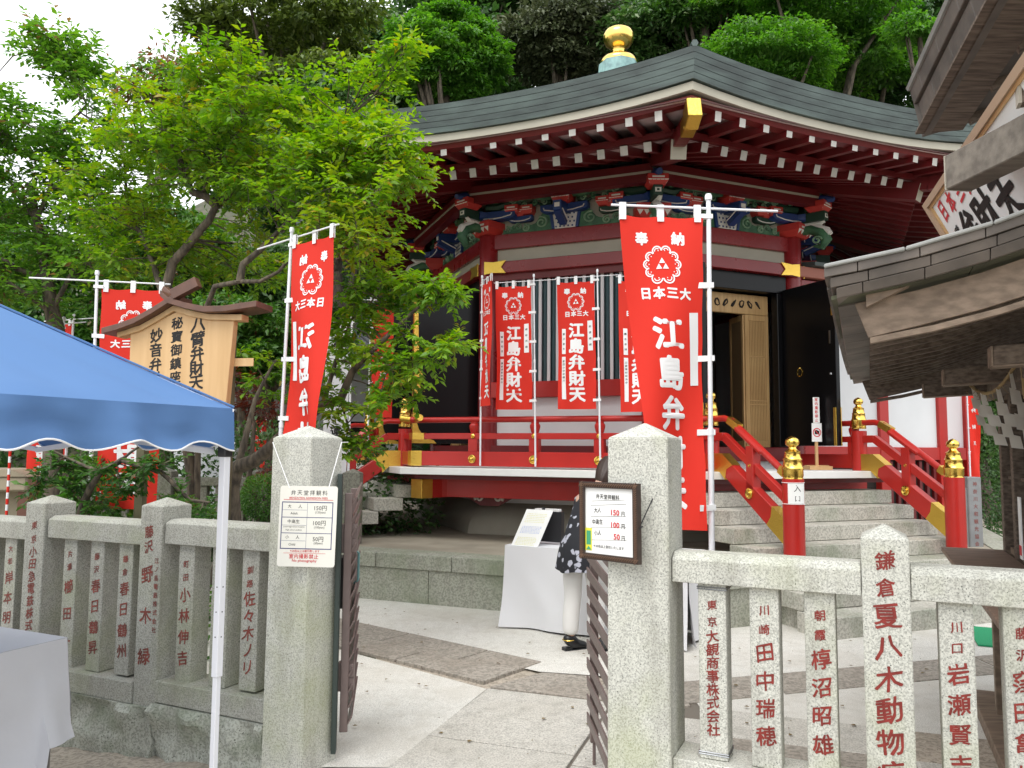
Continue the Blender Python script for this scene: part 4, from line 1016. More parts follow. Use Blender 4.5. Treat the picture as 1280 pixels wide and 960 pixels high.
    for i in range(5 if Hd > 1.2 else 4):
        v = (.40 + i * .425) * sc_
        if v > Hd: continue
        v = min(v, Hd - .015); q = surf(1, v); px_ = lx(q.z)
        b.add([(q.x - .035 * k, q.y - .003, q.z - .018 * k), (px_ + .022 * k, -.016, q.z - .014 * k), (px_ + .022 * k, -.016, q.z + .016 * k), (q.x - .035 * k, q.y - .003, q.z + .016 * k),
               (q.x - .035 * k, q.y + .003, q.z - .018 * k), (px_ + .022 * k, .016, q.z - .014 * k), (px_ + .022 * k, .016, q.z + .016 * k), (q.x - .035 * k, q.y + .003, q.z + .016 * k)],
              [(0, 1, 2, 3), (4, 7, 6, 5), (1, 5, 6, 2), (0, 3, 7, 4), (3, 2, 6, 7), (0, 4, 5, 1)])
    b.build('side_loop', CLW, root)
    return root
zt_ = at(883, 250, 4.5).z
nobori('banner', 'largest red banner hanging right behind the right gate pillar', 'red shrine banners', at(883, 250, 4.5), radians(2), zt_, 0, Wd=.49, amp=.018, fold=.34, sway=.05, curl=-.08, seed=2, tags=False, lean=.012, tilt=.012, pole_r=.0135)
def face_pt(k, l, d):
    a = FA(k); return Vector((HC.x + d * sin(a) + l * cos(a), HC.y - d * cos(a) + l * sin(a), 0))
def solve_l(k, d, px, lo=-3, hi=3):
    for _ in range(40):
        m = (lo + hi) / 2; q = face_pt(k, m, d)
        # pixel x of a point near eye height
        xc = 640 + F_PX * q.x / (q.y * cos(PITCH))
        if xc < px: lo = m
        else: hi = m
    return m
for i, (px, ytop, lab) in enumerate(((670, 346, 'small red banner on the veranda rail, left one of the pair before the louvers'), (751, 340, 'small red banner on the veranda rail, right one of the pair before the louvers'), (832, 338, 'small red banner half hidden behind the largest banner'))):
    l = solve_l(-1, 3.84, px); q = face_pt(-1, l, 3.84)
    nobori('banner', lab, 'small banners on the veranda', q, radians(-17 if i < 2 else -14), at(px, ytop, q.y).z, 1.36, Wd=.425, Hd=1.42, amp=.010, strips=('R', 'L1', 'L2'), seed=5 + i, arm_in=.54, arm_out=.30, pole_r=.0085, lean=-.03)
q = face_pt(-1, solve_l(-1, 3.84, 601), 3.84)
nobori('banner', 'small red banner seen almost edge on beside the red column', 'small banners on the veranda', q, radians(107), at(598, 348, q.y).z, 1.36, Wd=.40, Hd=1.42, amp=.006, strips=('R',), seed=9, pole_r=.0085, arm_in=.5, arm_out=.05)
# left banners, seen from behind (print mirrored)
q = at(352, 294, 5.7); nobori('banner', 'red banner with mirrored print rising behind the left gate pillar', 'red shrine banners', q, radians(180 - 40), q.z, 0, back=True, Wd=.47, seed=12, amp=.02, sway=-.04, lean=-.13, fold=.08, curl=.03, arm_out=.45, tags=False, tilt=0.01)
q = at(130, 344, 6.2); nobori('banner', 'red banner with mirrored print behind the wooden notice board', 'red shrine banners', q, radians(180 + 12), q.z, 0, back=True, Wd=.47, Hd=1.75, seed=14, amp=.015, sway=.0, lean=0.05, fold=.05, tags=False, arm_out=.5)
q = at(80, 400, 8.4); nobori('banner', 'red banner under the tent edge showing its last two characters', 'red shrine banners', q, radians(-25), q.z, .1, Wd=.42, Hd=1.75, seed=15, tags=False)
q = at(92, 395, 9.2); nobori('banner', 'red banner overlapped by the one left of it under the tent edge', 'red shrine banners', q, radians(-20), q.z, .1, Wd=.40, Hd=1.75, seed=16, tags=False)
q = at(189, 400, 7.6); nobori('banner', 'narrow folded red banner right of the big mirrored one', 'red shrine banners', q, radians(180), q.z, .1, back=True, Wd=.12, Hd=1.6, seed=17, tags=False, strips=(), fold=.1)
q = at(464, 372, 10.8); nobori('banner', 'dark red banner seen between tree and stair of the hall', 'red shrine banners', q, radians(180), q.z, .1, Wd=.30, Hd=1.6, seed=18, back=True, tags=False, strips=(), text=[('弁', .45, .9, .13), ('財', .45, 1.15, .13), ('天', .45, 1.4, .13)])
q = at(314, 520, 12.5); nobori('banner', 'small distant red banner above the rear fence', 'distant banners', q, radians(170), q.z, .2, Wd=.25, Hd=1.3, seed=19, tags=False, strips=())
q = at(1208, 476, 11.2); nobori('banner', 'narrow red banner far back between corridor and booth', 'distant banners', q, radians(180), q.z, .3, Wd=.15, Hd=1.4, seed=20, back=True, tags=False, strips=(), pole_r=.01, text=[(c, .5, .5 + .3 * i, .18) for i, c in enumerate('弁財天')])
q = at(440, 400, 9.0); nobori('banner', 'white banner with black brush writing behind the leaves', None, q, radians(6), q.z, .1, Wd=.27, Hd=2.0, seed=21, tags=False, strips=(), ink=(mat('white_banner_cloth', (.8, .8, .82), .8, transl=.25), INKK), text=[(c, .5, .2 + i * .3, .2) for i, c in enumerate('福寿開運成就')])
# striped little pole at the far left
b = MB(); q = at(10, 610, 8.0); tw = empty('striped_pole', (q.x, q.y, 0), label='slim red and white spiral striped pole at the far left', cat='pole')
for i in range(22): b.tube([(0, 0, .6 + i * .06), (0, 0, .66 + i * .06)], .013, 8, i % 2)
b.build('shaft', [CLR, POLE], tw)

# ================================================================== NOTICES
def frame_fn(o, ux, uz):
    o = Vector(o); ux = Vector(ux).normalized(); uz = Vector(uz).normalized(); n = ux.cross(uz)   # n points away from the reader; -n towards
    def f(u, v, e=0.0): return o + ux * u + uz * v + n * e
    return f
# laminated fee card on the left pillar: hangs against two faces, slightly turned to the gate corner
def plate(f, w, h, t, r=.012):
    pts = []
    for cx, cy, a0 in ((w / 2 - r, h / 2 - r, 0), (-w / 2 + r, h / 2 - r, pi / 2), (-w / 2 + r, -h / 2 + r, pi), (w / 2 - r, -h / 2 + r, 1.5 * pi)):
        for i in range(4): a = a0 + i / 3 * pi / 2; pts.append((cx + r * cos(a), cy + r * sin(a)))
    b = MB(); b.prism(pts, lambda a, c, e: f(a, c, e), 0, t); return b
TL, TR, BL, BR = at(350, 607, 3.835), at(423, 607, 3.835), at(347, 708, 3.835), at(419, 709, 3.835)
cyaw = radians(-4); fee = empty('fee_card', (TL + BR) / 2, cyaw, label='white laminated admission fee card hung by string on the left pillar', cat='notice')
fc = (TL + BR) / 2; wc, hc_ = (TR - TL).length, (TL - BL).length
f = frame_fn((0, 0, 0), (1, -.0, -.006), (.02, 0, 1))
plate(f, wc, hc_, .003).build('card', PAPERC, fee)
kx, ky = wc / 346, hc_ / 485            # from the enlarged photo: card is 346 x 485
def cp(x, y): return ((x - 270) * kx, -(y - 660) * ky)
def txt(t, x, y, hpx, sxr=1.0): 
    u, v = cp(x, y); q = hpx * ky; return (t, u, v, q * sxr / (.92 if ord(t[0]) > 0x2e80 else .75), q / (.92 if ord(t[0]) > 0x2e80 else .75))
g_ = lambda u, v: f(u, v, .0038)
it = [txt(c, 178 + i * 38, 458, 30) for i, c in enumerate('弁天堂拝観料')] + [txt('大', 158, 541, 22), txt('人', 222, 541, 22), txt('中高生', 187, 632, 24), txt('小', 152, 726, 22), txt('人', 215, 726, 22), txt('150円', 345, 550, 26), txt('100円', 342, 640, 26), txt('50円', 338, 736, 26),
      txt('Adult', 187, 583, 15), txt('Child', 182, 770, 15), txt('(150yen)', 345, 577, 14), txt('(100yen)', 342, 667, 14), txt('(50yen)', 340, 762, 14), txt('Junior high school students', 190, 665, 9), txt('High school students', 190, 684, 9)]
lettering(it, g_, .006).build('black_lettering', INKK, fee)
it = [txt('BENZAITEN ADMISSION FEES', 270, 490, 12, 1.15), txt('＊20名以上は割引致します', 262, 808, 15, .95), txt('No photography', 262, 868, 17)] + [txt(c, 182 + i * 30, 840, 27) for i, c in enumerate('室内撮影禁止')]
lettering(it, g_, .012).build('red_lettering', INKP, fee)
b = MB()
def ln(x0, y0, x1, y1, w, bb=None, e=.0036):
    bb = bb or b; (u0, v0), (u1, v1) = cp(x0, y0), cp(x1, y1); d = Vector((u1 - u0, v1 - v0)).normalized() * w * kx / 2; n = Vector((-d.y, d.x))
    bb.add([f(u0 - d.x - n.x, v0 - d.y - n.y, e), f(u1 + d.x - n.x, v1 + d.y - n.y, e), f(u1 + d.x + n.x, v1 + d.y + n.y, e), f(u0 - d.x + n.x, v0 - d.y + n.y, e)], [(0, 1, 2, 3)])
for y in (516, 607, 702, 795): ln(114, y, 418, y, 5 if y in (516, 795) else 3.5)
for x in (114, 418): ln(x, 516, x, 795, 5, e=.0037)
ln(266, 520, 266, 792, 1.5, e=.0035)
for y in (563, 655, 748): ln(118, y, 262, y, 1.5, e=.0034)
b.build('table_ruling', INKN, fee)
b = MB(); ln(122, 501, 418, 501, 3, b); ln(135, 822, 385, 822, 2, b); b.build('red_ruling', INKP, fee)
b = MB()
pw = [Vector(at(341, 555, 3.9)) - fc, Vector(at(425, 556, 3.9)) - fc]
Rm = Rz(-cyaw)
for s, pxx in ((-1, 152), (1, 388)):
    u, v = cp(pxx, 430); a = f(u, v, .003); e = (Rm @ pw[0 if s < 0 else 1]); e.y = .0
    q = Rm @ (Vector(at(341 if s < 0 else 427, 553, 3.95 if s < 0 else 4.0)) - fc)
    b.tube([a, q], .0022, 5)
    b.tube([q, q + Vector((0.0, .12, 0.002))], .0022, 5)
b.build('string', CLW, fee)

# framed board on the right pillar, turned towards the gate
c4 = [at(728, 601, 3.10), at(801, 606, 3.22), at(801, 711, 3.22), at(728, 692, 3.10)]
bc = sum(c4, Vector()) / 4; ux = (c4[1] - c4[0]); 
ux = Vector((.205, -.115, 0)).normalized()
w2 = .245; h2_ = .335
board = empty('fee_board', bc + Vector((0.004, -.0, .0)), 0, label='dark framed admission fee board with red prices tied to the right pillar', cat='notice')
# solve board geometry from its four sight lines: left edge farther away
pl_ = at(728, 646, 3.29); pr_ = at(801, 658, 3.10)
board.location = (pl_ + pr_) / 2
ux = (pr_ - pl_); ux.z = 0; w2 = ux.length; ux.normalize(); hL = (at(727, 601, 3.29) - at(727, 692, 3.29)).length; hR = (at(801, 606, 3.10) - at(801, 711, 3.10)).length
h2_ = (hL + hR) / 2
f = frame_fn((0, 0, 0), ux, (0, 0.04, 1)); FRM = mat('dark_rope_frame', (.05, .03, .022), .45, var=.3, scale=30)
b = MB(); fw_ = .024
def bar(u0, v0, u1, v1):
    b.add([f(u, v, e) for e in (-.004, .022) for u, v in ((u0, v0), (u1, v0), (u1, v1), (u0, v1))], [(0, 1, 2, 3), (7, 6, 5, 4), (0, 4, 5, 1), (1, 5, 6, 2), (2, 6, 7, 3), (3, 7, 4, 0)])
bar(-w2 / 2, -h2_ / 2, w2 / 2, -h2_ / 2 + fw_); bar(-w2 / 2, h2_ / 2 - fw_, w2 / 2, h2_ / 2); bar(-w2 / 2, -h2_ / 2 + fw_, -w2 / 2 + fw_, h2_ / 2 - fw_); bar(w2 / 2 - fw_, -h2_ / 2 + fw_, w2 / 2, h2_ / 2 - fw_)
b.build('frame', FRM, board)
b = MB()                           # rope-twist moulding
def twist(u0, v0, u1, v1, n):
    for i in range(n):
        t = (i + .5) / n; u, v = u0 + (u1 - u0) * t, v0 + (v1 - v0) * t; s = .0065
        b.tube([f(u - s, v - s, .023), f(u, v, .0265), f(u + s, v + s, .023)], .0022, 4)
twist(-w2 / 2, h2_ / 2 - fw_ / 2, w2 / 2, h2_ / 2 - fw_ / 2, 26); twist(-w2 / 2, -h2_ / 2 + fw_ / 2, w2 / 2, -h2_ / 2 + fw_ / 2, 26)
twist(-w2 / 2 + fw_ / 2, -h2_ / 2, -w2 / 2 + fw_ / 2, h2_ / 2, 36); twist(w2 / 2 - fw_ / 2, -h2_ / 2, w2 / 2 - fw_ / 2, h2_ / 2, 36)
b.build('rope_moulding', mat('bronze_rope', (.16, .09, .055), .4), board, kind='stuff')
b = MB(); b.add([f(u, v, e) for e in (0, .010) for u, v in ((-w2 / 2 + .02, -h2_ / 2 + .02), (w2 / 2 - .02, -h2_ / 2 + .02), (w2 / 2 - .02, h2_ / 2 - .02), (-w2 / 2 + .02, h2_ / 2 - .02))], [(4, 5, 6, 7), (0, 3, 2, 1)]); b.build('paper', PAPER, board)
kx, ky = w2 / 425, h2_ / 540
def cp(x, y): return ((x - 418) * kx, -(y - 545 - (x - 418) * .085) * ky)
def tx2(t, x, y, hpx, sxr=1.0):
    u, v = cp(x, y); q = hpx * ky / (.92 if ord(t[0]) > 0x2e80 else .75); return (t, u, v, q * sxr, q)
g_ = lambda u, v: f(u, v, .0112)
it = [tx2(c, 335 + i * 29, 368 + i * 3, 33, .9) for i, c in enumerate('弁天堂拝観料')] + [tx2(c, 320 + i * 26, 464, 36, .8) for i, c in enumerate('大人')] + [tx2(c, 305 + i * 27, 545, 36, .8) for i, c in enumerate('中高生')] + [tx2(c, 320 + i * 26, 622, 36, .8) for i, c in enumerate('小人')]
it += [tx2('円', 518, y, 36, .8) for y in (496, 580, 660)] + [tx2('＊20名以上割引いたします', 412, 720, 21, .95)]
lettering(it, g_, .01).build('black_lettering', INKK, board)
lettering([tx2('150', 462, 485, 40), tx2('100', 462, 570, 40), tx2('50', 472, 650, 40)], g_, .03).build('red_lettering', INKP, board)
b = MB()
def rl(x0, y0, x1, y1, e=.0108):
    (u0, v0), (u1, v1) = cp(x0, y0), cp(x1, y1); w = .0007; b.add([f(u0 - w, v0 - w, e), f(u1 + w, v1 - w, e), f(u1 + w, v1 + w, e), f(u0 - w, v0 + w, e)], [(0, 1, 2, 3)])
rl(290, 400, 530, 400); 
for y in (430, 510, 588, 672): rl(282, y, 540, y)
for x in (282, 385, 540): rl(x, 430, x, 672, .0107)
b.build('table_ruling', INKK, board)
b = MB(); (u0, v0), (u1, v1) = cp(240, 585), cp(290, 745); b.add([f(u0, v1, .0114), f(u1, v1, .0114), f(u1, v0, .0114), f(u0, v0, .0114)], [(0, 1, 2, 3)]); b.build('yellow_sticker', mat('yellow_print', (.72, .68, .05), .6), board)
b = MB(); du, dv = (u1 - u0), (v1 - v0); b.add([f(u0 + du * .2, v1 - dv * .25, .0118), f(u1 - du * .15, v1 - dv * .25, .0118), f(u1 - du * .15, v0 + dv * .12, .0118), f(u0 + du * .2, v0 + dv * .12, .0118)], [(0, 1, 2, 3)])
b.add([f(u0 + du * .15, v1 - dv * .03, .0119), f(u1 - du * .05, v1 - dv * .03, .0119), f((u0 + u1) / 2, v1 - dv * .2, .0119)], [(0, 1, 2)]); b.build('green_picture', mat('green_print', (.05, .32, .16), .6), board)
b = MB(); cc = board.location
w0 = f(w2 / 2 - .002, -.02, .012); tp = Vector(at(836, 560, 3.24)) - cc
b.tube([w0, w0.lerp(tp, .5) + Vector((.01, 0, -.01)), tp, tp + Vector((0, .05, .03))], .0025, 5); b.tube([w0, w0 + Vector((.015, -.005, .012))], .003, 5); b.tube([w0, w0 + Vector((-.012, -.005, -.012))], .003, 5)
b.build('black_cord', BLKP, board)

# wooden notice board with little roof (kosatsu)
sb = at(232, 470, 5.6); nb = empty('notice_board', (sb.x, sb.y, 0), radians(-10), label='pale wooden notice board with curved little roof and brush writing', cat='notice board')
kz = 5.6 / F_PX; zc_ = lambda y: at(232, y, 5.6).z
zb_ = zc_(530); bx = lambda px: (px - 232) * kz * 1.015
top = [(bx(157), zc_(414)), (bx(180), zc_(408)), (bx(202), zc_(398)), (bx(222), zc_(389)), (bx(240), zc_(396)), (bx(262), zc_(401)), (bx(297), zc_(403))]
pts = [(bx(159), zb_), (bx(289), zb_)] + top[::-1]
MB().prism(pts, lambda u, v, t: (u, t, v), -.03, .03).build('board', NEWW, nb, bevel=.003)
curL = [(bx(128), zc_(411)), (bx(150), zc_(406)), (bx(172), zc_(399)), (bx(196), zc_(387)), (bx(217), zc_(375))]
curR = [(bx(217), zc_(375)), (bx(240), zc_(382)), (bx(265), zc_(387)), (bx(292), zc_(387)), (bx(334), zc_(382))]
cur = curL + curR[1:]
def ribbon(pts, y0, y1, th, m, name, bot=0):
    b = MB(); up = pts; dn = [(u, v - th) for u, v in pts]
    b.prism(up + dn[::-1], lambda u, v, t: (u, t, v), y0, y1); return b.build(name, m, nb, bevel=.002)
ribbon([(bx(141), zc_(414) + .0)] + [(u, v - .044) for u, v in cur[2:-2]] + [(bx(305), zc_(396)), (bx(309), zc_(396))], -.05, .05, .042, NEWW, 'bargeboard')
ribbon(curL + [(bx(224), zc_(371))], -.12, .12, .042, ROOFB, 'roof_board')
ribbon([(bx(206), zc_(366))] + curR, -.121, .121, .042, ROOFB, 'roof_board')
b = MB(); b.beam((bx(222), -.10, zc_(372)), (bx(255), -.10, zc_(357)), .06, .075); b.beam((bx(212), .0, zc_(370)), (bx(196), .02, zc_(359)), .05, .035); b.build('ridge_finial', ROOFB, nb, bevel=.003)
for x in (-.36, .30): MB().box(x - .03, x + .03, .04, .10, -.05, zc_(400)).build('leg', mat('mossy_post', (.13, .12, .065), .85, var=.4, scale=6), nb)
MB().box(-.5, .5, .032, .038, zc_(458), zc_(448)).build('batten', NEWW, nb)
def col_(chars, px, y0, y1, h):
    x = (px - 232) * kz; it = []
    for i, c in enumerate(chars): it.append((c, x, zc_(y0 + (y1 - y0) * (i + .5) / len(chars)), h)); 
    return it
it = col_('八臂弁財天像', 250, 398, 506, .105) + col_('秘寶御鎮座', 221, 396, 480, .083) + col_('妙音弁財天像', 193, 410, 506 + 14, .095)
lettering(it, lambda u, v: Vector((u, -.0315, v)), .026, brush=.3).build('brush_lettering', INKK, nb)

# no-photography stand and its plates on the landing
q = face_pt(0, .78, 3.35); st = empty('camera_ban_sign', (q.x, q.y, 1.33), FA(0) - radians(12), label='wooden stand with red no camera symbol on the landing', cat='sign')
b = MB(); b.box(-.15, .15, -.10, .10, 0, .045); b.box(-.15, .15, -.03, .03, .045, .055); b.build('foot', NEWW, st, bevel=.003)
MB().box(-.018, .018, -.012, .012, .05, .86).build('stake', NEWW, st, bevel=.003)
MB().box(-.065, .065, -.02, -.012, .34, .565).build('symbol_plate', PAPER, st); MB().box(-.042, .042, -.019, -.0115, .57, .88).build('text_plate', PAPER, st)
lettering([(c, 0, .852 - i * .05, .040) for i, c in enumerate('室内撮影禁止')], lambda u, v: Vector((u, -.0202, v)), .02).build('red_lettering', INKP, st)
b = MB(); n = 28
b.add([((.055 if j else .043) * cos(2 * pi * i / n), -.0215, .452 + (.055 if j else .043) * sin(2 * pi * i / n)) for i in range(n) for j in (0, 1)], [(2 * i, 2 * i + 1, (2 * i + 3) % (2 * n), (2 * i + 2) % (2 * n)) for i in range(n)])
b.beam((-.034, -.0222, .486), (.034, -.0222, .418), .001, .011, up=(0, 1, 0)); b.add([(-.038, -.0226, .482), (-.030, -.0226, .490), (.038, -.0226, .422), (.030, -.0226, .414)], [(0, 1, 2, 3)]); b.build('prohibition_ring', INKP, st)
b = MB(); b.box(-.032, .032, -.0212, -.0205, .43, .472); b.box(-.014, .010, -.0212, -.0205, .473, .484); b.build('camera_symbol', INKK, st)
# entrance paper on the near newel
q = face_pt(0, -1.06, 4.976); ep = empty('entrance_sign', (q.x, q.y, 0), FA(0) - radians(20), label='white paper reading entrance wrapped round the stair newel', cat='sign')
b = MB(); rr = .1005; b.add([(rr * sin(a), -rr * cos(a), z) for z in (1.07, 1.255) for a in [radians(-50 + 10 * i) for i in range(11)]], [(i, i + 1, i + 12, i + 11) for i in range(10)]); b.build('paper', PAPER, ep, smooth=60)
b = MB(); 
for z in (1.065, 1.26): b.tube([(.1015 * sin(a), -.1015 * cos(a), z) for a in [2 * pi * i / 20 for i in range(21)]], .003, 5, caps=False)
b.build('string', CLW, ep)
lettering([('入', 0, 1.21, .065), ('口', 0, 1.115, .055)], lambda u, v: Vector((.1015 * sin(u / .1), -.1015 * cos(u / .1), v)), .004).build('lettering', INKK, ep)
# ================================================================== TENT
C0 = Vector((-1.165, 3.3)); dA = Vector((-.45, -.893)).normalized(); dB = Vector((-.9, .436)).normalized(); TS = 2.4
tent = empty('canopy_tent', (C0.x, C0.y, 0), label='blue pop up canopy tent with scalloped white edged valance', cat='tent')
Ze, Zv, Zap = 1.712, 1.548, 2.45
def tp(a, c, z): q = dA * a + dB * c; return Vector((q.x, q.y, z))
apex = tp(TS / 2, TS / 2, Zap)
cor = [(0, 0), (TS, 0), (TS, TS), (0, TS)]
b = MB(); N = 48
for k in range(4):
    (a0, c0), (a1, c1) = cor[k], cor[(k + 1) % 4]; vs = []; rows_ = 24
    for j in range(rows_ + 1):
        s = j / rows_
        for i in range(N + 1):
            t = i / N; e = tp(a0 + (a1 - a0) * t, c0 + (c1 - c0) * t, Ze); p = e.lerp(apex, s)
            p.z -= .05 * sin(pi * t) * sin(pi * min(1, s * 1.2)) * (1 - s) * 1.2
            p.z += (.03 * mnoise.noise(Vector((p.x * 2.2, p.y * 2.2, k * 4.0))) + .012 * mnoise.noise(Vector((t * 16, s * 3, k * 4.0))) * (1 - s)) * (1 if 0 < i < N and j else 0)
            vs.append(p)
    b.add(vs, [(j * (N + 1) + i, j * (N + 1) + i + 1, (j + 1) * (N + 1) + i + 1, (j + 1) * (N + 1) + i) for j in range(rows_) for i in range(N)])
b.build('canopy', BLUET, tent, smooth=50)
trim = MB()
for a_, c_ in cor: MB().tube([tp(a_, c_, Ze).lerp(apex, i / 8) + Vector((0, 0, .006)) for i in range(9)], .005, 5).build('canopy_seam', BLUET, tent, smooth=60)
for k in range(4):
    (a0, c0), (a1, c1) = cor[k], cor[(k + 1) % 4]; nrm = ((a0 + a1) / 2 - TS / 2, (c0 + c1) / 2 - TS / 2); ln_ = sqrt(nrm[0] ** 2 + nrm[1] ** 2); nrm = (nrm[0] / ln_, nrm[1] / ln_)
    b = MB(); vs = []; n = 96; hem = []
    for i in range(n + 1):
        t = i / n; ph = t * TS / .315; zbot = Zv + .030 * (1 - cos(2 * pi * ph)) * .62 - .012
        fade = min(1, 8 * min(t, 1 - t))
        for j in range(7):
            s = j / 6; wv = (.018 * sin(t * 31 + s * 2) + .010 * sin(t * 67 + k) + .03 * mnoise.noise(Vector((t * 14 + s * 1.5, s * 2.5, k)))) * (.35 + .65 * s) * min(1, s * 4) * fade + .01 * s
            q = tp(a0 + (a1 - a0) * t + nrm[0] * wv, c0 + (c1 - c0) * t + nrm[1] * wv, Ze + (zbot - Ze) * s); vs.append(q)
        hem.append(vs[-1])
    b.add(vs, [(i * 7 + j, i * 7 + j + 1, (i + 1) * 7 + j + 1, (i + 1) * 7 + j) for i in range(n) for j in range(6)])
    b.build('valance', BLUET, tent, smooth=50)
    MB().tube(hem, .0038, 5).build('white_hem', CLW, tent, smooth=60)
SMET = mat('white_coated_steel', (.72, .73, .77), .35)
for a, c in cor:
    o = empty('leg'); o.parent = tent; da = .02 * (1 if a == 0 else -1); dc = .02 * (1 if c == 0 else -1)
    p = tp(a + da, c + dc, 0); o.location = p; o.rotation_euler = (0, 0, atan2(dA.y, dA.x))
    MB().box(-.016, .016, -.016, .016, .62, 1.55).build('upper_tube', SMET, o, bevel=.002); MB().box(-.012, .012, -.012, .012, gh(-2, 3) * .3, .63).build('lower_tube', SMET, o, bevel=.002)
    b = MB(); b.box(-.022, .022, -.022, .022, 1.51, 1.60); b.build('corner_bracket', BLKP, o, bevel=.004)
    b = MB()
    for z in (1.0, .92, .84, .76): b.lathe([(.003, -.0165), (.003, -.0158)], (0, 0, 0), 8)
    b = MB()
    for z in (.98, .88, .78):
        bb = MB(); bb.lathe([(.003, 0), (.003, .0008)], (0, 0, 0), 8)
        for Mx in (T(-.0162, 0, z) @ Ry(-pi / 2), T(.0162, 0, z) @ Ry(pi / 2), T(0, .0162, z) @ Rx(-pi / 2), T(0, -.0162, z) @ Rx(pi / 2)): b.add([Mx @ Vector(v) for v in bb.v], bb.f)
    b.build('pin_hole', BLKP, o)
for k in range(4):
    (a0, c0), (a1, c1) = cor[k], cor[(k + 1) % 4]
    for i in range(2):
        t0, t1 = i / 2, (i + 1) / 2
        P = lambda t, z: tp(TS / 2 + (a0 + (a1 - a0) * t - TS / 2) * .955, TS / 2 + (c0 + (c1 - c0) * t - TS / 2) * .955, z)
        b = MB(); b.beam(P(t0, 1.53), P(t1, 1.66), .012, .022); b.beam(P(t0, 1.66) + Vector((.0, .0, -.003)), P(t1, 1.535), .012, .022)
        b.build('scissor_bar', SMET, tent)
for a, c in cor: MB().beam(tp(a, c, Ze - .01), apex - Vector((0, 0, .02)), .012, .012).build('roof_pole', SMET, tent)

# ================================================================== CLOTHED TABLES
def clothed_table(name, label, P, ztab, drops, m, legs=True, seed=0, trestle=OLDW):
    """P: 4 plan corners counter-clockwise; drops: height of the hem above ground on each side"""
    root = empty(name, (P[0][0], P[0][1], 0), label=label, cat='table'); o0 = Vector((P[0][0], P[0][1], 0)); Q = [Vector((x, y, 0)) - o0 for x, y in P]
    b = MB(); b.prism([(q.x, q.y) for q in Q], lambda a, c, t: (a, c, t), ztab - .03, ztab); b.build('table_top', OLDWL, root)
    cen = sum(Q, Vector()) / 4
    if legs:
        for q in Q:
            p = q.lerp(cen, .07); MB().box(p.x - .014, p.x + .014, p.y - .014, p.y + .014, 0, ztab - .03).build('leg', trestle, root)
    b = MB(); b.add([Vector((q.x, q.y, ztab + .004)) + (q - cen).normalized() * .006 for q in Q], [(0, 1, 2, 3)])
    for k in range(4):
        a, c = Q[k], Q[(k + 1) % 4]; d = (c - a); Ln = d.length; nr = Vector((d.y, -d.x, 0)).normalized()
        if nr.dot((a + c) / 2 - cen) < 0: nr = -nr
        n = max(10, int(Ln / .025)); vs = []
        z1f = drops[k]
        for i in range(n + 1):
            t = i / n; p = a.lerp(c, t)
            for j in range(9):
                s = j / 8; zb_ = (z1f(t) if callable(z1f) else z1f) + .012 * mnoise.noise(Vector((t * 4, k * 3 + seed, 0)))
                wv = (.030 * mnoise.noise(Vector((t * Ln * 5 + s * 2.2 * (1 if k % 2 else -1), s * 1.6, seed * 2.0 + k))) + .024 * sin(t * Ln * 11 + k + seed + 1.5 * mnoise.noise(Vector((t * 3, seed, k)))) + .035 * mnoise.noise(Vector((t * Ln * 4 + k * 7, s * 1.2, seed)))) * s
                e = .008 + .03 * s * s + wv
                ce = (p - cen).normalized() * (.02 * s * (1 if i in (0, n) else 0))
                vs.append(Vector((p.x, p.y, ztab + .004)) + nr * e * (0 if j == 0 else 1) + nr * (.006 if j == 0 else 0) + ce + Vector((0, 0, -(ztab - zb_) * s)))
        b.add(vs, [(i * 9 + j, i * 9 + j + 1, (i + 1) * 9 + j + 1, (i + 1) * 9 + j) for i in range(n) for j in range(8)])
    b.build('table_cloth', m, root, smooth=50)
    return root
# reception table before the terrace
ta = atz(631, 781, 0.02); tb = atz(760, 797, .02); td = (tb - ta).normalized(); tn = Vector((-td.y, td.x, 0)); L_ = 1.62
P_ = [ta, ta + td * L_, ta + td * L_ + tn * .58, ta + tn * .58]
rt = clothed_table('reception_table', 'long table under a white cloth in front of the terrace', [(p.x, p.y) for p in P_], .705, [.015, .02, .02, .03], TCLO, seed=2)
# price sheet board leaning over the table edge
qs = [atz(631, 703, .66), None]
ps = empty('leaflet_board', ta + td * .16 + tn * .02 + Vector((0, 0, .655)), atan2(td.y, td.x), label='white sheet of printed rows propped on a stand on the table', cat='notice')
b = MB(); M = Rx(radians(-22)) @ Matrix.Shear('XZ', 4, (.22, 0)) if False else Rx(radians(-22)); b.M = M
sk = .27
b.add([(x + z * sk, y, z) for z in (0, .37) for x, y in ((-.13, 0), (.13, 0), (.13, .006), (-.13, .006))], [(0, 1, 5, 4), (1, 2, 6, 5), (2, 3, 7, 6), (3, 0, 4, 7), (4, 5, 6, 7), (3, 2, 1, 0)])
b.build('sheet', PAPER, ps)
def rows_on(z0, z1, n, m, name, x0=-.1, x1=.08):
    b = MB(); b.M = M; r = random.Random(n)
    for i in range(n):
        z = z0 + (z1 - z0) * i / n; x = x0
        while x < x1:
            w = r.uniform(.006, .02); b.add([(x + z * sk, -.001, z), (x + w + z * sk, -.001, z), (x + w + (z + .006) * sk, -.001, z + .006), (x + (z + .006) * sk, -.001, z + .006)], [(0, 1, 2, 3)]); x += w + .006
    b.build(name, m, ps)
rows_on(.03, .12, 7, mat('yellow_rows', (.75, .74, .45), .7), 'yellow_rows'); rows_on(.15, .22, 6, mat('pale_blue_rows', (.5, .56, .75), .7), 'blue_rows'); rows_on(.25, .34, 6, mat('yellow_rows', (.75, .74, .45), .7), 'yellow_rows')
b = MB(); b.beam((.05, .03, .0), (.13, .16, .36), .02, .02); b.build('stand', BLKP, ps)
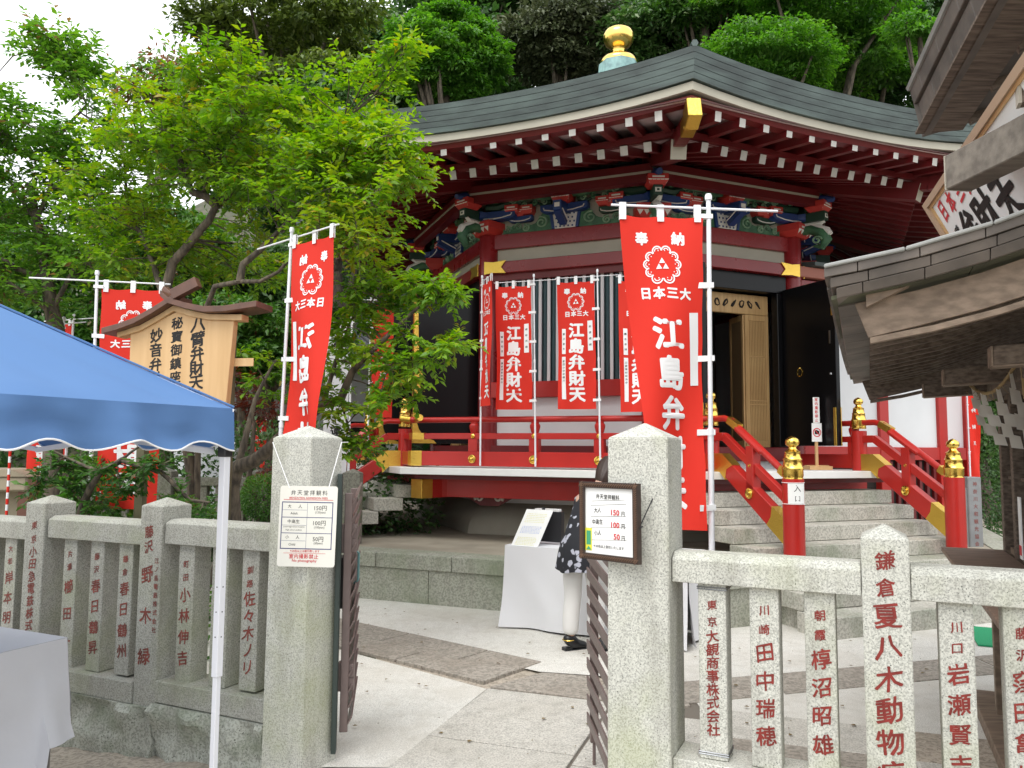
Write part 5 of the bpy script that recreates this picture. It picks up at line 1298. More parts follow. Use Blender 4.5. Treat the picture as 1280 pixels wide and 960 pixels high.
pm = empty('leaflet_rack', ta + td * .27 + tn * .27 + Vector((0, 0, .71)), atan2(td.y, td.x), label='small dark rack with a row of white cards behind the sheet', cat='rack')
MB().box(-.11, .16, -.03, .04, 0, .27).build('rack', BLKP, pm, bevel=.004)
b = MB()
for i in range(14): b.box(-.10 + i * .017, -.088 + i * .017, -.028, .036, .27, .29)
b.build('cards', PAPER, pm)
# street table under the tent at the lower left
tq = [atz(83, 798, .62), atz(-120, 786, .62)]
Pn = atz(83, 798, .66); Pf = atz(-10, 787, .66); nr_ = atz(5, 816, .66)
Pa = Vector((Pn.x, Pn.y)); dl = Vector((-.908, .419)); dn = Vector((-.419, -.908))
clothed_table('street_table', 'table with a creased white cloth in front of the left fence under the tent', [tuple(Pa + dn * 1.5), tuple(Pa), tuple(Pa + dl * .8), tuple(Pa + dl * .8 + dn * 1.5)], .66, [lambda t: .22 if t > .915 else -.06, .2, .2, -.04], mat('grey_white_cloth', (.55, .55, .575), .9, bump=.9, bscale=4.5, var=.06, scale=3), seed=5, trestle=mat('grey_leg', (.2, .19, .18), .6))

# ================================================================== GATE LEAVES
ga = empty('gate_leaf', (-.832, 4.07, 0), radians(98), label='brown slatted gate leaf folded back beside the left pillar', cat='gate', group='folding brown slatted gates')
# frame x runs away from the street
def slatleaf(root, L, z0, z1, n, tiltdeg, side, w=.045):
    for x in (0.02, L):
        MB().box(x - .014, x + .014, -.02, .02, z0, z1).build('stile', BROWNM, root, bevel=.003)
    s0 = None
    for i in range(n):
        z = z0 + .06 + (z1 - z0 - .1) * i / (n - 1)
        if s0 is None:
            b = MB(); b.M = Rx(radians(tiltdeg)); b.box(0, L + .02, -.004, .004, -w / 2, w / 2); s0 = b.build('slat', BROWNM, root, bevel=.001); s0.location = (0, side * .03, z); s0.rotation_euler = (0, radians(-6), 0)
        else: inst(s0, root, T(0, side * .03, z) @ Ry(radians(-6)))
slatleaf(ga, .5, .13, 1.32, 15, 28, -1)
MB().box(-.06, .0, .03, .055, .05, 1.42).build('hinge_post', DGRN, ga, bevel=.003)
for z in (.36, .42, 1.12, 1.05):
    MB().box(.02, .10, -.045, .035, z - .035, z + .04).build('hinge', BROWNM, ga, bevel=.004)
b = MB(); b.tube([(.14, -.02, 1.02), (.14, -.05, 1.0), (.14, -.05, .86), (.16, -.03, .84)], .007, 6); b.build('latch', mat('teal_latch', (.12, .25, .25), .4), ga)
b = MB(); b.box(.1, .22, .01, .10, .72, .98); b.tube([(.15, .1, .96), (.15, .13, 1.06), (.15, .1, 1.08)], .008, 6); b.build('lock_box', BLKP, ga, bevel=.01)
gb = empty('gate_leaf', (.46, 3.5, 0), radians(95), label='brown slatted gate leaf folded back behind the right pillar', cat='gate', group='folding brown slatted gates')
slatleaf(gb, .50, .12, 1.10, 11, -4, 1, w=.055)
b = MB(); b.tube([(.5, .0, -.0), (.5, 0, .16)], .008, 6); b.build('drop_bolt', BROWNM, gb)
# small paper slip hung on the right leaf
q0 = at(748, 668, 3.86); sl_ = empty('paper_slip', q0, radians(-16), label='narrow white paper slip hung on the right gate leaf', cat='notice')
b = MB(); b.add([(-.025 + (.0 + t * .04), -.003 - .012 * sin(t * 3), .02 - .29 * t) for t in [i / 8 for i in range(9)]] + [(.028 + (.0 + t * .04), -.003 - .012 * sin(t * 3 + .4), .02 - .29 * t) for t in [i / 8 for i in range(9)]], [(i, i + 1, i + 10, i + 9) for i in range(8)]); b.build('paper', PAPER, sl_)
b = MB(); b.add([(-.012, -.018, -.09), (.032, -.018, -.09), (.034, -.0165, -.115), (-.010, -.0165, -.115)], [(0, 1, 2, 3)]); b.build('red_stamp', INKP, sl_)
# ================================================================== AMULET BOOTH (right): gable end towards the street
BU = Vector((.413, .911, 0)); BV = Vector((.911, -.413, 0))
A_ = at(1030, 333, 2.9)
booth = empty('shrine_booth', (A_.x, A_.y, 0), label='weathered wooden booth with layered roofs and counter at the right edge', cat='booth')
def bp(u, v, z): q = BU * u + BV * v; return Vector((q.x, q.y, z))
ZA = A_.z
def rise(v): return ZA + .10 * v + .16 * v * v        # curved slope rising to the right
Lb = 3.35
# layered shingle edge: three courses along the gable end and along the eave
def shing_row(v0, v1, layer, u0=0.0):
    b = MB(); t = .038; ins = .020 * layer
    z0a, z0b = rise(v0) - t * layer - .006, rise(v1) - t * layer - .006
    v0i = v0 + (ins if v0 == 0 else 0); vs = [bp(u0 + ins, v0i, z0a - t + .003), bp(u0 + ins, v1, z0b - t + .003), bp(u0 + ins + .2, v1, z0b - t + .003), bp(u0 + ins + .2, v0i, z0a - t + .003), bp(u0 + ins * .5, v0i, z0a), bp(u0 + ins * .5, v1, z0b), bp(u0 + ins + .2, v1, z0b), bp(u0 + ins + .2, v0i, z0a)]
    b.add(vs, [(0, 3, 2, 1), (4, 5, 6, 7), (0, 1, 5, 4), (1, 2, 6, 5), (2, 3, 7, 6), (3, 0, 4, 7)])
    b.build('roof_shingle', SHING, booth, bevel=.0015)
for L_i in range(3):
    v = 0.0; i = 0
    while v < 2.2:
        w = (.115, .15, .13)[L_i] if i == 0 else .205
        shing_row(v + (0.0015 if i else 0), min(v + w - .0015, 2.2), L_i); v += w; i += 1
def eave_row(u0, u1, layer):
    b = MB(); t = .038; ins = .020 * layer; zz = lambda v: rise(v) - t * layer - .006
    drop = lambda u: -.035 * sin(pi * min(1, u / Lb)) - .02 * u
    vs = []
    for u in (u0, u1):
        d = drop(u); vs += [bp(u, ins, zz(ins) - t + .003 + d), bp(u, ins + .2, zz(ins + .2) - t + d), bp(u, ins * .8 + .2, zz(ins + .2) + d), bp(u, ins * .8, zz(ins) + d)]
    b.add(vs, [(0, 1, 2, 3), (7, 6, 5, 4), (0, 4, 5, 1), (1, 5, 6, 2), (2, 6, 7, 3), (3, 7, 4, 0)]); b.build('roof_shingle', SHING, booth, bevel=.0015)
for L_i in range(3):
    u = .205; i = 0
    while u < Lb: eave_row(u, min(u + .205, Lb), L_i); u += .207
# upper skin, pale verge capping, underside boards
b = MB(); n = 12; vs = []
for i in range(n + 1):
    v = 2.2 * i / n
    for u, d in ((0.0, 0), (Lb * .5, -.035 - .01 * Lb), (Lb, -.02 * Lb)): vs.append(bp(u, v, rise(v) + d))
vs += [p - Vector((0, 0, .006)) for p in vs]; q = 3 * (n + 1)
b.add(vs, [(i * 3 + j, i * 3 + j + 1, i * 3 + j + 4, i * 3 + j + 3) for i in range(n) for j in (0, 1)] + [(q + i * 3 + j, q + i * 3 + j + 3, q + i * 3 + j + 4, q + i * 3 + j + 1) for i in range(n) for j in (0, 1)])
b.build('lower_roof', SHING, booth, smooth=30)
for i in range(8):
    v0, v1 = .275 * i, .275 * (i + 1) - .002
    b = MB(); b.prism([(v0, rise(v0) - .008), (v1, rise(v1) - .008), (v1, rise(v1) + .007), (v0, rise(v0) + .007)], lambda a, c, t: bp(t, a, c), -.012, .05)
    b.build('verge_capping', CAPL, booth, bevel=.004)
for i in range(9):
    v0, v1 = .02 + i * .235, .02 + (i + 1) * .235 - .003
    b = MB(); b.prism([(v0, rise(v0) - .12), (v1, rise(v1) - .12), (v1, rise(v1) - .105), (v0, rise(v0) - .105)], lambda a, c, t: bp(t, a, c - .01 * t), .06, Lb - .05)
    b.build('soffit_board', mat('mossy_soffit', (.10, .105, .06), .8, col2=(.06, .06, .04), scale=4), booth)
# bargeboards (near and far) with thinner upper fillet, and rafters between them
def barge(u, dz, v0=.10, m=OLDWL, hh=.135):
    n = 10; up = [(v0 + (2.2 - v0) * i / n, rise(v0 + (2.2 - v0) * i / n) - .135 + dz) for i in range(n + 1)]
    cut = .045
    dn = [(a + (cut if i == 0 else 0), c - hh) for i, (a, c) in enumerate(up)]
    b = MB(); b.prism(up + dn[::-1], lambda a, c, t: bp(t, a, c), u, u + .03); b.build('bargeboard', m, booth, bevel=.002)
    b = MB(); b.prism([(a, c - hh + .0) for a, c in up[:]] + [(a, c - hh - .022) for a, c in up[::-1]], lambda a, c, t: bp(t, a + .05, c), u - .006, u + .036); b.build('barge_moulding', m, booth)
barge(.14, 0.0)
b = MB(); b.prism([(.14, rise(.14) - .118), (2.2, rise(2.2) - .118), (2.2, rise(2.2) - .165), (.14, rise(.14) - .165)], lambda a, c, t: bp(t, a, c), .09, .138); b.build('verge_fillet', OLDWL, booth)
barge(3.0, -.065, m=OLDW)
for i in range(14):
    u = .36 + i * .19; d = -.02 * u - .03 * sin(pi * u / Lb)
    n = 6; up = [(.15 + 2.05 * j / n, rise(.15 + 2.05 * j / n) - .135 + d) for j in range(n + 1)]; dn = [(a, c - .05) for a, c in up]
    b = MB(); b.prism(up + dn[::-1], lambda a, c, t: bp(t, a, c), u, u + .035); b.build('rafter', OLDW, booth)
# structure below: beams, posts, walls, windows, counter
MB().prism([(.80, ZA - .20), (.90, ZA - .20), (.90, ZA - .34), (.80, ZA - .34)], lambda a, c, t: bp(t, a, c), .2, 3.1).build('eave_purlin', OLDW, booth, bevel=.004)
for u, v0 in ((.55, .60), (1.5, .50), (2.45, .46)):
    b = MB(); b.prism([(v0, ZA - .26), (2.1, ZA - .18), (2.1, ZA - .27), (v0, ZA - .34)], lambda a, c, t: bp(t, a, c), u, u + .10)
    b.build('cross_beam', OLDW, booth, bevel=.003)
    b = MB(); b.prism([(v0 - .007, ZA - .262), (v0, ZA - .262), (v0, ZA - .342), (v0 - .007, ZA - .342)], lambda a, c, t: bp(t, a, c), u - .003, u + .103); b.prism([(v0, ZA - .3401), (v0 + .4, ZA - .322), (v0 + .4, ZA - .329), (v0, ZA - .347)], lambda a, c, t: bp(t, a, c), u - .004, u + .104)
    b.build('beam_end_trim', OLDWL, booth)
VW = .97
for u in (.75, 1.6, 2.55, 3.0):
    MB().prism([(VW - .045, 0), (VW + .045, 0), (VW + .045, ZA - .15), (VW - .045, ZA - .15)], lambda a, c, t: bp(t, a, c), u - .045, u + .045).build('post', OLDW, booth, bevel=.004)
def pan(v0, v1, z0, z1, u0, u1, m, name, bev=0): return MB().prism([(v0, z0), (v1, z0), (v1, z1), (v0, z1)], lambda a, c, t: bp(t, a, c), u0, u1).build(name, m, booth, bevel=bev)
pan(VW, VW + .04, .12, .86, .8, 2.95, OLDW, 'wall_board')
for i in range(3):
    u0 = (.80, 1.65, 2.60)[i]; u1 = (1.55, 2.50, 2.95)[i]
    fr_ = pan(VW - .015, VW + .03, .90, .94, u0, u1, OLDWL, 'window_frame'); 
    pan(VW + .01, VW + .016, .94, 1.9, u0, u1, GLASS, 'window_pane')
    pan(VW - .012, VW + .03, 1.38, 1.40, u0, u1, OLDW, 'window_bar'); pan(VW - .012, VW + .03, .94, 1.9, (u0 + u1) / 2 - .015, (u0 + u1) / 2 + .015, BLKP, 'window_bar')
    pan(VW - .015, VW + .03, 1.9, 1.95, u0, u1, OLDWL, 'window_frame')
pan(VW + .05, VW + 2.2, .1, ZA + .1, .7, .76, OLDW, 'gable_wall'); pan(VW + .05, VW + 2.2, .1, ZA + .1, 3.0, 3.05, OLDW, 'rear_wall'); pan(VW + .06, VW + 2.2, .05, .12, .76, 3.0, OLDW, 'floor')
pan(VW + .5, VW + .54, .12, 2.0, .8, 2.95, mat('booth_inside', (.05, .04, .03), .9), 'inner_partition')
# counter shelf
pan(.56, VW - .05, .885, .915, .25, 3.0, mat('counter_top', (.24, .165, .12), .55, col2=(.17, .115, .085), scale=3, stretch=(2, 12, 12)), 'counter', .004)
for u in (.45, 1.3, 2.2): pan(VW - .22, VW - .16, 0.06, .885, u, u + .05, OLDWL, 'counter_leg', .003)
pan(VW - .30, VW - .04, 0.0, .075, .35, 2.7, OLDWL, 'base_sill', .004)
pan(VW - .20, VW - .17, .10, .34, .5, .54, NEWW, 'lean_board')
pan(VW - .13, VW - .125, 1.0, 1.32, 1.72, 1.80, PAPER, 'notice_paper'); pan(VW - .133, VW - .1301, 1.02, 1.07, 1.735, 1.785, INKP, 'red_seal')
# upper roof: higher main roof, its eave running overhead
up_ = empty('upper_roof'); up_.parent = booth
U0 = at(1137, 112, 3.9); UD = Vector((-.28, -.96, .012)).normalized(); o3 = Vector((A_.x, A_.y, 0))
def upp(s, v, z): p = U0 + UD * s + BV * v + Vector((0, 0, z)) - o3; return p
def ur(v): return .16 * v + .10 * v * v
for L_i in range(3):
    s = 0; t = .085; i = 0
    while s < 4.4:
        w = .34 if i else (.20, .28, .24)[L_i]; ins = .035 * L_i; s1_ = min(s + w, 4.4)
        b = MB(); vs = []
        for ss in (s + (ins * .3 if i == 0 else 0.002), s1_ - .002):
            vs += [upp(ss, ins + .018, -t * (L_i + 1) + .004), upp(ss, ins + .3, -t * (L_i + 1) + ur(.3)), upp(ss, ins + .3, -t * L_i + ur(.3)), upp(ss, ins, -t * L_i)]
        b.add(vs, [(0, 1, 2, 3), (7, 6, 5, 4), (0, 4, 5, 1), (1, 5, 6, 2), (2, 6, 7, 3), (3, 7, 4, 0)]); b.build('roof_shingle', SHING, up_, bevel=.003); s += w; i += 1
b = MB(); n = 10; vs = []
for i in range(n + 1):
    v = 2.8 * i / n
    for s in (0, 4.4): vs += [upp(s, v, ur(v) + .002), upp(s, v + .05, ur(v) - .26)]
b.add(vs, [(4 * i, 4 * i + 2, 4 * i + 6, 4 * i + 4) for i in range(n)] + [(4 * i + 1, 4 * i + 5, 4 * i + 7, 4 * i + 3) for i in range(n)] + [(4 * i, 4 * i + 4, 4 * i + 5, 4 * i + 1) for i in range(n)] + [(4 * i + 2, 4 * i + 3, 4 * i + 7, 4 * i + 6) for i in range(n)])
b.build('roof_skin', SHING, up_, smooth=25)
MB().tube([upp(s * 1.1, .0, .008) for s in range(5)], .018, 6).build('edge_capping', CAPL, up_, smooth=50)
for i in range(12):
    s = .12 + i * .35; b = MB(); b.beam(upp(s, .22, -.275 + ur(.2)), upp(s, 2.7, ur(2.7) - .30), .05, .07); b.build('rafter', OLDW, up_)
for i in range(9): b = MB(); b.beam(upp(.02, .12 + i * .22, -.268 + ur(.12 + i * .22)), upp(4.3, .12 + i * .22, -.268 + ur(.12 + i * .22)), .215, .012); b.build('soffit_board', OLDW, up_)
# projecting beam end between the two roofs
pe = [at(1198, 217, 3.0), at(1198, 217, 3.0) + Vector((.13, -.99, .0))]
b = MB(); d_ = (pe[1] - pe[0]).normalized(); b.beam(pe[0] - o3, pe[0] - o3 + d_ * 1.5, .11, .135, 0); b.build('projecting_beam', mat('grey_timber', (.22, .19, .155), .7, col2=(.13, .11, .09), scale=3, stretch=(1, 8, 8), bump=.15), booth, bevel=.004)
b = MB(); b.beam(pe[0] - o3 - d_ * .006, pe[0] - o3 - d_ * .001, .112, .137); b.build('beam_end_face', mat('pale_end_grain', (.45, .41, .34), .7), booth)
b = MB(); pz = at(1276, 118, 2.6) - o3; b.beam(pz, pz + BV * .6, .05, .075); b.build('bracket_end', OLDW, booth); b = MB(); b.beam(pz - BV * .012, pz - BV * .001, .053, .078); b.build('bracket_end_face', mat('pale_end_grain', (.45, .41, .34), .7), booth)
# hanging fascia wall behind the tilted sign
# tilted white signboard between the roofs
TLp = at(1157, 255, 4.0); se = Vector((-.3, -.955, 0)).normalized(); sd_ = Vector((.42, -.13, -.9)).normalized()
sg_ = empty('tilted_signboard', TLp, label='tilted white signboard with black and red brush characters under the upper roof', cat='signboard')
HS, LS = .52, 2.1
def sf(u, v, e=0.0):
    n = se.cross(sd_).normalized()
    if n.y > 0 or n.dot(-TLp) < 0: n = -n
    return se * u + sd_ * v + n * e
b = MB()
def quadbox(u0, u1, v0, v1, e0, e1, bb):
    bb.add([sf(u, v, e) for e in (e0, e1) for u, v in ((u0, v0), (u1, v0), (u1, v1), (u0, v1))], [(0, 1, 2, 3), (7, 6, 5, 4), (0, 4, 5, 1), (1, 5, 6, 2), (2, 6, 7, 3), (3, 7, 4, 0)])
quadbox(0, LS, 0, HS, -.03, 0, b); b.build('board', PAPER, sg_)
b = MB(); quadbox(0, LS, 0, .03, .0005, .02, b); quadbox(0, .045, .0305, HS - .0305, .0005, .02, b); quadbox(LS - .045, LS, .0305, HS - .0305, .0005, .02, b); quadbox(0, LS, HS - .03, HS, .0005, .02, b); b.build('frame', mat('pinkish_cedar_frame', (.50, .36, .25), .6), sg_)
b = MB(); quadbox(.046, .07, .031, HS - .03, .0005, .008, b); quadbox(.07, LS - .05, .031, .045, .0005, .008, b); b.build('inner_moulding', NEWW, sg_)
g2 = lambda u, v: sf(u, -v, .003)
lettering([(c, .18 + i * .155, -.105, .10) for i, c in enumerate('日本三大')] + [(c, .72 + i * .17, -.44, .11) for i, c in enumerate('参拝所')], g2, .028, brush=.3).build('red_lettering', INKP, sg_)
lettering([(c, .36 + i * .27, -.29, .235) for i, c in enumerate('弁財天')], g2, .035, brush=.3).build('black_lettering', INKK, sg_)
lettering([('八', .14, -.30, .07), ('臂', .20, -.24, .07), ('妙', .14, -.39, .07), ('音', .20, -.33, .07)], g2, .02, brush=.3).build('small_lettering', INKK, sg_)
# straw rope with folded paper streamers below the eave
rp = empty('straw_rope', at(1240, 470, 4.0), label='straw rope hung with white folded paper streamers under the booth eave', cat='sacred rope')
ra, rb = at(1213, 482, 4.25), at(1276, 446, 3.7); o4 = Vector(rp.location)
pts = []
for i in range(17):
    t = i / 16; p = ra.lerp(rb, t); p.z -= .11 * sin(pi * t) * (1 - .3 * t); pts.append(p - o4)
b = MB()
for ph in (0, 2.1, 4.2):
    b.tube([p + Vector((.004 * cos(i * 1.3 + ph), 0, .004 * sin(i * 1.3 + ph))) for i, p in enumerate(pts)], .0055, 5)
b.tube([pts[-1], pts[-1] + Vector((.01, 0, -.2))], .007, 5)
b.build('rope', mat('straw', (.38, .27, .13), .9, var=.3, scale=30), rp, smooth=60)
b = MB()
for i in range(14):
    p = pts[1 + i % 15]; a = random.uniform(-.03, .03); b.tube([p, p + Vector((a, 0, -.03)), p + Vector((a * 2, 0.0, -.04 + random.uniform(-.02, .06)))], .0012, 4)
b.build('straw_ends', mat('straw', (.38, .27, .13), .9), rp)
for i, (t, sz, yw) in enumerate(((.10, .9, .1), (.28, 1.0, -.1), (.62, 1.1, .15), (.84, 1.25, .35))):
    p = pts[int(t * 16)]; w = .050 * sz; h = .060 * sz; b = MB(); b.M = T(*p) @ Rz(yw)
    x = -w / 2; z = 0; dirn = (.012, -.035, .02, -.02)
    b.add([(-.012, 0, 0), (.012, 0, 0), (.028, -.004, -h * 1.1), (-.004, -.004, -h * 1.1)], [(0, 1, 2, 3)])
    x = -.02; z = -h * 1.0
    for j in range(4):
        sx = (.0, .024, .002, .03)[j] * sz + .008 * j
        b.add([(x + sx, -.004 - .003 * j, z), (x + sx + w * 1.15, -.004 - .012 * (j % 2), z - .012 * sz), (x + sx + w * 1.2 + .012, -.006 - .012 * (j % 2), z - h * 1.15), (x + sx + .012, -.004 - .003 * j, z - h * 1.05)], [(0, 1, 2, 3)]); z -= h * .82
    b.build('paper_streamer', mat('streamer_paper', (.80, .77, .70), .8, transl=.2), rp)
# green mat and grey donor stones beyond
q = atz(1236, 806, 0); b = MB(); b.box(-.5, .8, -.3, .45, .008, .02); o = b.build('door_mat', mat('green_mat', (.015, .28, .12), .9, bump=.5, bscale=120), None, label='bright green entrance mat on the paving beside the booth', cat='mat'); o.location = (q.x + .45, q.y, 0); o.rotation_euler = (0, 0, radians(-24))
for i, (px, tx) in enumerate(((1212, '神奈川大和観光協会'), (1196, '東京相模鉄道'))):
    q = at(px, 600, 9.2); ds = empty('donor_stone', (q.x, q.y, 0), radians(8), label=('tall grey donor stone with faded red characters right of the stair newel', 'grey donor stone just behind the right stair newel')[i], cat='donor stone', group='donor stones behind the stair')
    zt2 = at(px, (596, 610)[i], 9.2).z; MB().box(-.085, .085, -.08, .08, 0, zt2).build('slab', mat('grey_stone', (.24, .245, .25), .8, var=.2, scale=5, bump=.2), ds, bevel=.008)
    lettering([(c, 0, zt2 - .08 - j * .085, .05) for j, c in enumerate(tx)], lambda u, v: Vector((u, -.0815, v)), .02).build('lettering', mat('faded_red', (.22, .08, .07), .8), ds)

# ================================================================== VISITOR at the table
def person():
    q = Vector((.565, 6.22, 0)); root = empty('person', q, radians(-38), label='woman with brown hair in floral black blouse and white trousers leaning over the table', cat='person')
    root.scale = (.94, .94, .93)
    SK = mat('skin', (.55, .34, .25), .5); HAIR = mat('dark_brown_hair', (.035, .018, .012), .5, bump=.3, bscale=80, stretch=(1, 1, .2))
    TR = mat('white_trousers', (.70, .69, .67), .8, bump=.4, bscale=9); BOOT = mat('black_leather', (.012, .012, .014), .35)
    BL = mat('floral_blouse_base', (.012, .013, .018), .8)
    if 'floral_blouse' not in MATS:
        m = BL; n = m.node_tree.nodes; L = m.node_tree.links; tc = n.new('ShaderNodeTexCoord'); vo = n.new('ShaderNodeTexVoronoi'); vo.inputs['Scale'].default_value = 13; no = n.new('ShaderNodeTexNoise'); no.inputs['Scale'].default_value = 20
        ad = n.new('ShaderNodeVectorMath'); ad.operation = 'ADD'; sc2 = n.new('ShaderNodeVectorMath'); sc2.operation = 'SCALE'; sc2.inputs[3].default_value = .06
        L.new(tc.outputs['Object'], ad.inputs[0]); L.new(tc.outputs['Object'], no.inputs['Vector']); L.new(no.outputs['Color'], sc2.inputs[0]); L.new(sc2.outputs[0], ad.inputs[1]); L.new(ad.outputs[0], vo.inputs['Vector'])
        rp_ = n.new('ShaderNodeValToRGB'); rp_.color_ramp.elements[0].position = .27; rp_.color_ramp.elements[0].color = (.42, .43, .5, 1); rp_.color_ramp.elements[1].position = .33; rp_.color_ramp.elements[1].color = (.012, .013, .018, 1)
        L.new(vo.outputs['Distance'], rp_.inputs[0]); L.new(rp_.outputs[0], n['Principled BSDF'].inputs['Base Color']); MATS['floral_blouse'] = m
    def skin(name, verts, edges, radii, m, sub=2, root_i=0, par=root):
        me = bpy.data.meshes.new(name); me.from_pydata([tuple(v) for v in verts], edges, []); o = bpy.data.objects.new(name, me); COL.objects.link(o)
        md = o.modifiers.new('s', 'SKIN'); md.use_smooth_shade = True
        for i, r in enumerate(radii): me.skin_vertices[0].data[i].radius = r if hasattr(r, '__len__') else (r, r)
        me.skin_vertices[0].data[root_i].use_root = True
        sb = o.modifiers.new('d', 'SUBSURF'); sb.levels = sub; sb.render_levels = sub
        dg = bpy.context.evaluated_depsgraph_get(); nm = bpy.data.meshes.new_from_object(o.evaluated_get(dg)); nm.name = name
        bpy.data.objects.remove(o); bpy.data.meshes.remove(me); nm.materials.clear(); nm.materials.append(m); nm.shade_smooth()
        o2 = bpy.data.objects.new(name, nm); COL.objects.link(o2); o2.parent = par; return o2
    # stands with her back to us, bending forward (away, +y) over the table, weight on the right leg; x = right
    hip = (.0, 0, .86); hl, hr = (-.085, .0, .82), (.085, .0, .82)
    V_ = [hip, (0, .03, .98), (0, .10, 1.12), (0, .19, 1.25), (0, .24, 1.33), (0, .28, 1.39),         # 0-5 spine, neck
          hl, (-.10, -.01, .62), (-.10, .0, .45), (-.105, -.03, .26), (-.105, -.03, .10),            # 6-10 left leg
          hr, (.10, .03, .62), (.10, .05, .46), (.11, .02, .26), (.11, .02, .10),                     # 11-15 right leg
          (-.15, .20, 1.24), (-.20, .30, 1.07), (-.17, .46, .93), (.15, .20, 1.24), (.20, .29, 1.07), (.16, .46, .92),  # arms
          (0, .33, 1.45), (0, .35, 1.53)]
    E_ = [(0, 1), (1, 2), (2, 3), (3, 4), (4, 5), (0, 6), (6, 7), (7, 8), (8, 9), (9, 10), (0, 11), (11, 12), (12, 13), (13, 14), (14, 15), (3, 16), (16, 17), (17, 18), (3, 19), (19, 20), (20, 21), (5, 22), (22, 23)]
    Rr = [(.13, .10), (.115, .085), (.12, .09), (.13, .09), (.06, .05), (.045, .045), (.085, .085), (.075, .078), (.055, .058), (.052, .055), (.036, .038), (.085, .085), (.075, .078), (.055, .058), (.052, .055), (.036, .038), .05, .038, .027, .05, .038, .027, (.07, .08), (.055, .06)]
    skin('body', V_, E_, Rr, SK)
    # trousers over hips and legs, hem above the ankle
    skin('trousers', [(0, 0, .88), (0, .01, .96), (-.085, 0, .80), (-.10, -.01, .62), (-.10, 0, .45), (-.105, -.03, .27), (-.105, -.03, .12), (.085, 0, .80), (.10, .03, .62), (.10, .05, .46), (.11, .02, .27), (.11, .02, .12)],
         [(0, 1), (0, 2), (2, 3), (3, 4), (4, 5), (5, 6), (0, 7), (7, 8), (8, 9), (9, 10), (10, 11)], [(.15, .125), (.14, .11), (.10, .105), (.088, .092), (.074, .078), (.072, .076), (.066, .07), (.10, .105), (.088, .092), (.074, .078), (.072, .076), (.066, .07)], TR)
    # blouse: lathe-like shell with flared wavy hem, leaning forward
    b = MB(); n = 36; rings = [(.665, .218, .175, -.02), (.72, .212, .172, -.02), (.80, .208, .168, -.01), (.88, .20, .165, .0), (.97, .185, .145, .04), (1.08, .18, .135, .09), (1.18, .185, .125, .15), (1.27, .18, .10, .21), (1.335, .12, .075, .245), (1.365, .062, .056, .265)]
    vs = []
    for j, (z, rx, ry, cy) in enumerate(rings):
        for i in range(n):
            a = 2 * pi * i / n; wv = 1 + (.07 * sin(a * 9) + .04 * sin(a * 5 + 1)) * max(0, 1 - j / 4.2)
            vs.append((rx * cos(a) * wv, cy + ry * sin(a) * wv, z + (.012 * sin(a * 4) if j == 0 else 0) - .09 * sin(a) * (j / 7) * 0))
    b.add(vs, [(j * n + i, j * n + (i + 1) % n, (j + 1) * n + (i + 1) % n, (j + 1) * n + i) for j in range(9) for i in range(n)]); bo = b.build('blouse', BL, root, smooth=70)
    for s in (-1, 1):
        skin('sleeve', [(s * .11, .205, 1.265), (s * .18, .24, 1.18), (s * .205, .30, 1.06), (s * .19, .38, 1.0), (s * .17, .44, .945)], [(0, 1), (1, 2), (2, 3), (3, 4)], [.095, .085, .07, .062, .052], BL, par=bo, sub=1)
        # boot: ankle, heel, toe pointing right-forward
        x, y = (-.105, -.03) if s < 0 else (.11, .02)
        bt = empty('ankle_boot'); bt.parent = root; bt.location = (x, y, 0); bt.rotation_euler = (0, 0, radians(-25 if s < 0 else -5))
        skin('upper', [(0, -.02, .14), (0, -.02, .07), (0, -.035, .045), (0, .05, .045), (0, .12, .032), (0, .155, .028)], [(0, 1), (1, 2), (1, 3), (3, 4), (4, 5)], [.056, .052, .040, .042, .038, .026], BOOT, par=bt, root_i=1, sub=2)
        b = MB(); b.prism([(-.032, -.068), (.032, -.068), (.036, .05), (.038, .12), (.018, .175), (-.018, .175), (-.036, .12), (-.034, .05)], lambda a, c, t: (a, c, t), 0.0, .012); b.box(-.03, .03, -.068, -.01, .012, .03); b.build('sole', BOOT, bt, bevel=.002)
        b = MB(); b.tube([(.049 * cos(a), -.02 + .05 * sin(a), .09) for a in [2 * pi * i / 16 for i in range(17)]], .004, 5, caps=False); b.build('chain', GOLD, bt)
        # hand resting on the table: palm plus five bent fingers
        wx, wy, wz = s * .165, .47, .925
        hV = [(wx, wy, wz), (wx - s * .005, wy + .05, wz - .05), (wx - s * .008, wy + .085, wz - .09)]; hE = [(0, 1), (1, 2)]; hR = [.021, (.030, .016), (.034, .014)]
        for fi, (ox, ln_, ) in enumerate(((-.027, .058), (-.009, .07), (.009, .066), (.026, .052))):
            k = len(hV); hV += [(wx + ox, wy + .11, wz - .115), (wx + ox * 1.15, wy + .11 + ln_ * .5, wz - .14), (wx + ox * 1.2, wy + .11 + ln_ * .9, wz - .165 - .002 * fi)]; hE += [(2, k), (k, k + 1), (k + 1, k + 2)]; hR += [.0095, .0085, .0075]
        k = len(hV); hV += [(wx - s * .04, wy + .065, wz - .07), (wx - s * .055, wy + .10, wz - .105)]; hE += [(1, k), (k, k + 1)]; hR += [.0105, .0085]
        skin('hand', hV, hE, hR, SK, sub=1)
    # head bowed over the table, hair to the nape
    hd = empty('head'); hd.parent = root; hd.location = (.0, .345, 1.425); hd.rotation_euler = (radians(-48), 0, radians(6))
    b = bmesh.new(); bmesh.ops.create_uvsphere(b, u_segments=28, v_segments=20, radius=1)
